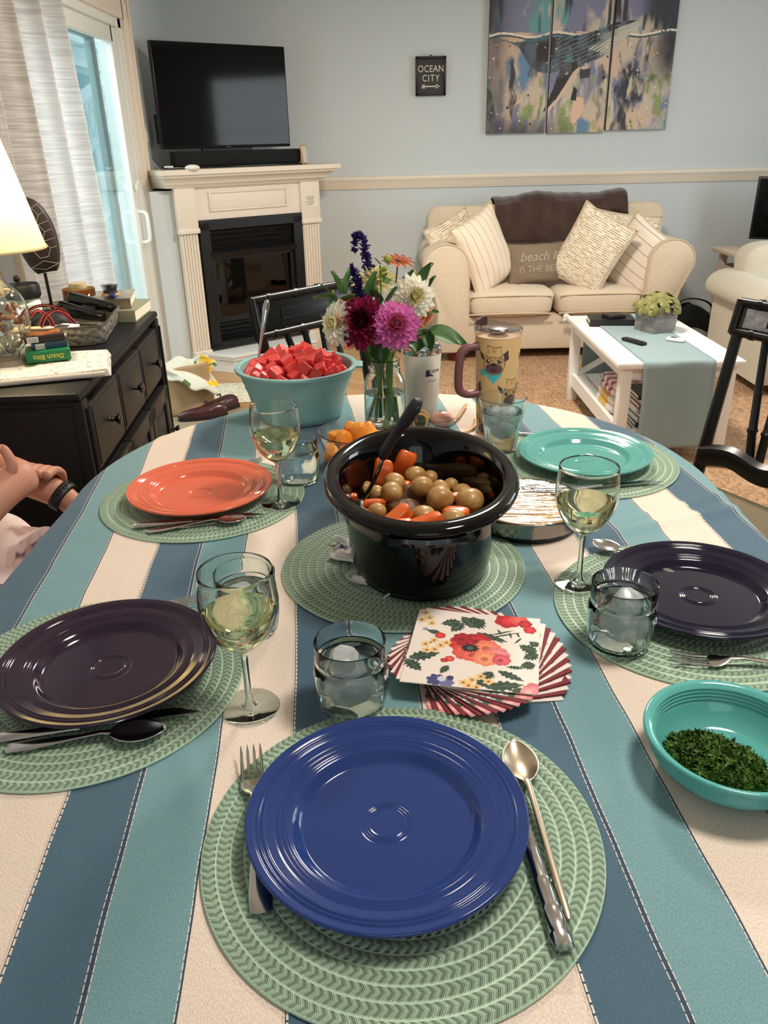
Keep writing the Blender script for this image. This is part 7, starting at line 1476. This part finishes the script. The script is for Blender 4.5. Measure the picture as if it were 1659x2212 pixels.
# legs
for s in (-1, 1):
    hp = vx((-1.08, 1.44+s*.09, .50), .095, pel); k_ = vx((-.72, 1.44+s*.10, .515), .065, hp); k2 = vx((-.69, 1.44+s*.10, .47), .060, k_); an = vx((-.72, 1.44+s*.10, .11), .036, k2); ft_ = vx((-.62, 1.44+s*.10, .045), .032, an)
body = skin('body', V, E, Rr, SKIN, pe)
def finger(name, pts, r, par=pe):
    m = MB(); P = ease(pts, 5); n = len(P); m.tube(P, [r*(1-.25*i/(n-1)) for i in range(n-3)]+[r*.70, r*.5, r*.2], 10); o = m.build(name, SKIN, par, sharp=0); return o
NAIL = mat('fingernail', (232, 196, 180), .25)
# right hand: thumb stretched back to the left, fingers curling over the left forearm
finger('thumb', [(-.726, 1.425, .790), (-.716, 1.428, .815), (-.722, 1.432, .836), (-.735, 1.437, .856)], .0118)
m = MB(); m.sphere((-.7355, 1.4285, .853), .0056, seg=10, rings=6, sc=(1, .4, 1.4)); m.build('thumbnail', NAIL, pe, sharp=0)
for k in range(4):
    x = -.726+.0168*k; z = -.003*k; finger('finger', [(x, 1.470, .784+z), (x+.004, 1.500, .784+z), (x+.006, 1.527, .770+z), (x+.002, 1.543, .748+z), (x-.006, 1.540, .728+z)], .0102)
for k, dy in enumerate((-.026, -.009, .008, .024)):
    x, y, z = -.636, 1.50+dy, .668; finger('finger', [(x, y, z+.01), (x+.003, y, z-.02), (x-.004, y, z-.042), (x-.016, y, z-.058)], .0088)
finger('thumb', [(-.645, 1.478, .69), (-.648, 1.466, .67), (-.652, 1.460, .648)], .0105)
wbm = thing('fitness_band', 'black perforated rubber band around the left wrist of the seated person', 'wristband', (0, 0, 0))
wc = Vector((-.666, 1.504, .717)); wd_ = Vector((.6, -.10, -.40)).normalized(); Qw = wd_.to_track_quat('Z', 'Y').to_matrix().to_4x4()
m = MB(); m.lathe([(.0325, -.011), (.0345, -.009), (.0350, 0), (.0345, .009), (.0325, .011), (.0315, 0)], 40, X=Matrix.Translation(wc) @ Qw, sx=1.0, sy=.92); m.lathe([(.0325, -.011), (.0315, 0), (.0325, .011)], 40, X=Matrix.Translation(wc) @ Qw, sy=.92); m.build('band', mat('band_rubber', (24, 24, 26), .5), wbm, sharp=0)
m = MB()
for k in range(9): a = k*.28+.3; m.sphere(tuple(wc+(Qw.to_3x3() @ Vector((.0350*math.cos(a), .0322*math.sin(a), 0)))), .0026, seg=8, rings=5)
m.build('band_holes', mat('hole_black', (6, 6, 6), .8), wbm, sharp=0)
# face and hair
m = MB(); m.sphere((-1.10, 1.44, 1.27), .105, seg=24, rings=16, sc=(1, .92, 1.05)); m.sphere((-1.15, 1.44, 1.15), .07, seg=16, rings=12, sc=(.8, 1.1, 1.6)); m.build('hair', mat('brown_hair', (82, 58, 42), .7, bump=.6, bscale=200), pe, sharp=0)
m = MB(); m.sphere((-.992, 1.44, 1.205), .016, seg=10, rings=8, sc=(1, .7, 1.3)); m.build('nose', SKIN, pe, sharp=0)
for s in (-1, 1): m = MB(); m.sphere((-1.0, 1.44+s*.032, 1.235), .012, seg=12, rings=8); m.build('eye', mat('eye_white', (236, 234, 230), .2), pe)
m = MB(); m.tube([(-.998, 1.415, 1.168), (-.990, 1.44, 1.165), (-.998, 1.465, 1.168)], .005, 8); m.build('mouth', mat('lips', (178, 96, 90), .5), pe)
ROBE = cottonpatch('spotted_fleece', (224, 204, 202), [((104, 74, 84), 12, .61), ((190, 150, 152), 10, .60), ((180, 84, 76), 7, .68)]); ROBE.node_tree.nodes['Principled BSDF'].inputs['Sheen Weight'].default_value = .4
dv, de, dr = [], [], []
def dx(p, r, link=None):
    dv.append(p); dr.append(r)
    if link is not None: de.append((link, len(dv)-1))
    return len(dv)-1
a0 = dx((-1.12, 1.44, .50), (.185, .165)); a1 = dx((-1.13, 1.44, .70), (.16, .14), a0); a2 = dx((-1.11, 1.44, .90), (.175, .15), a1); a3 = dx((-1.11, 1.44, 1.00), (.13, .11), a2)
for s in (-1, 1): q = dx((-1.10, 1.44+s*.17, .98), .078, a3); dx((-1.05, 1.44+s*.19, .87), .070, q); h = dx((-.98, 1.44+s*.09, .515), .12, a0); k1 = dx((-.80, 1.44+s*.09, .535), .105, h); dx((-.66, 1.44+s*.09, .525), .090, k1)
skin('robe', dv, de, dr, ROBE, pe)
m = MB(); m.grid(lambda a, b: (-1.0+.40*a, 1.24+.42*b+.01*math.sin(a*20), .60+.045*math.sin(a*11+b*5)*math.cos(b*7)-.10*(b-.5)**2*2+.02*math.sin(b*19+a*5)), 34, 30); m.build('robe_fold', ROBE, pe, sharp=0, solid=.018, sub=1)
# chair under the person, mostly out of the picture
m = MB()
chs = thing('dining_chair', 'black dining chair under the seated person, outside the left edge', 'chair', (0, 0, 0), 0, 'black dining chairs'); m.prism([(-1.33, 1.22), (-.90, 1.20), (-.90, 1.68), (-1.33, 1.66)], .355, .385); m.build('seat', RSH, chs)
for x, y, h in ((-1.32, 1.24, .9), (-1.32, 1.64, .9), (-.92, 1.22, .355), (-.92, 1.66, .355)): m = MB(); m.tube([(x, y, 0), (x-(.05 if h > .5 else 0), y, h)], .018, 8); m.build('leg', BP, chs)
m = MB(); m.box((-1.365, 1.44, .84), (.03, .40, .10), bev=.01); m.build('crest_rail', BP, chs)
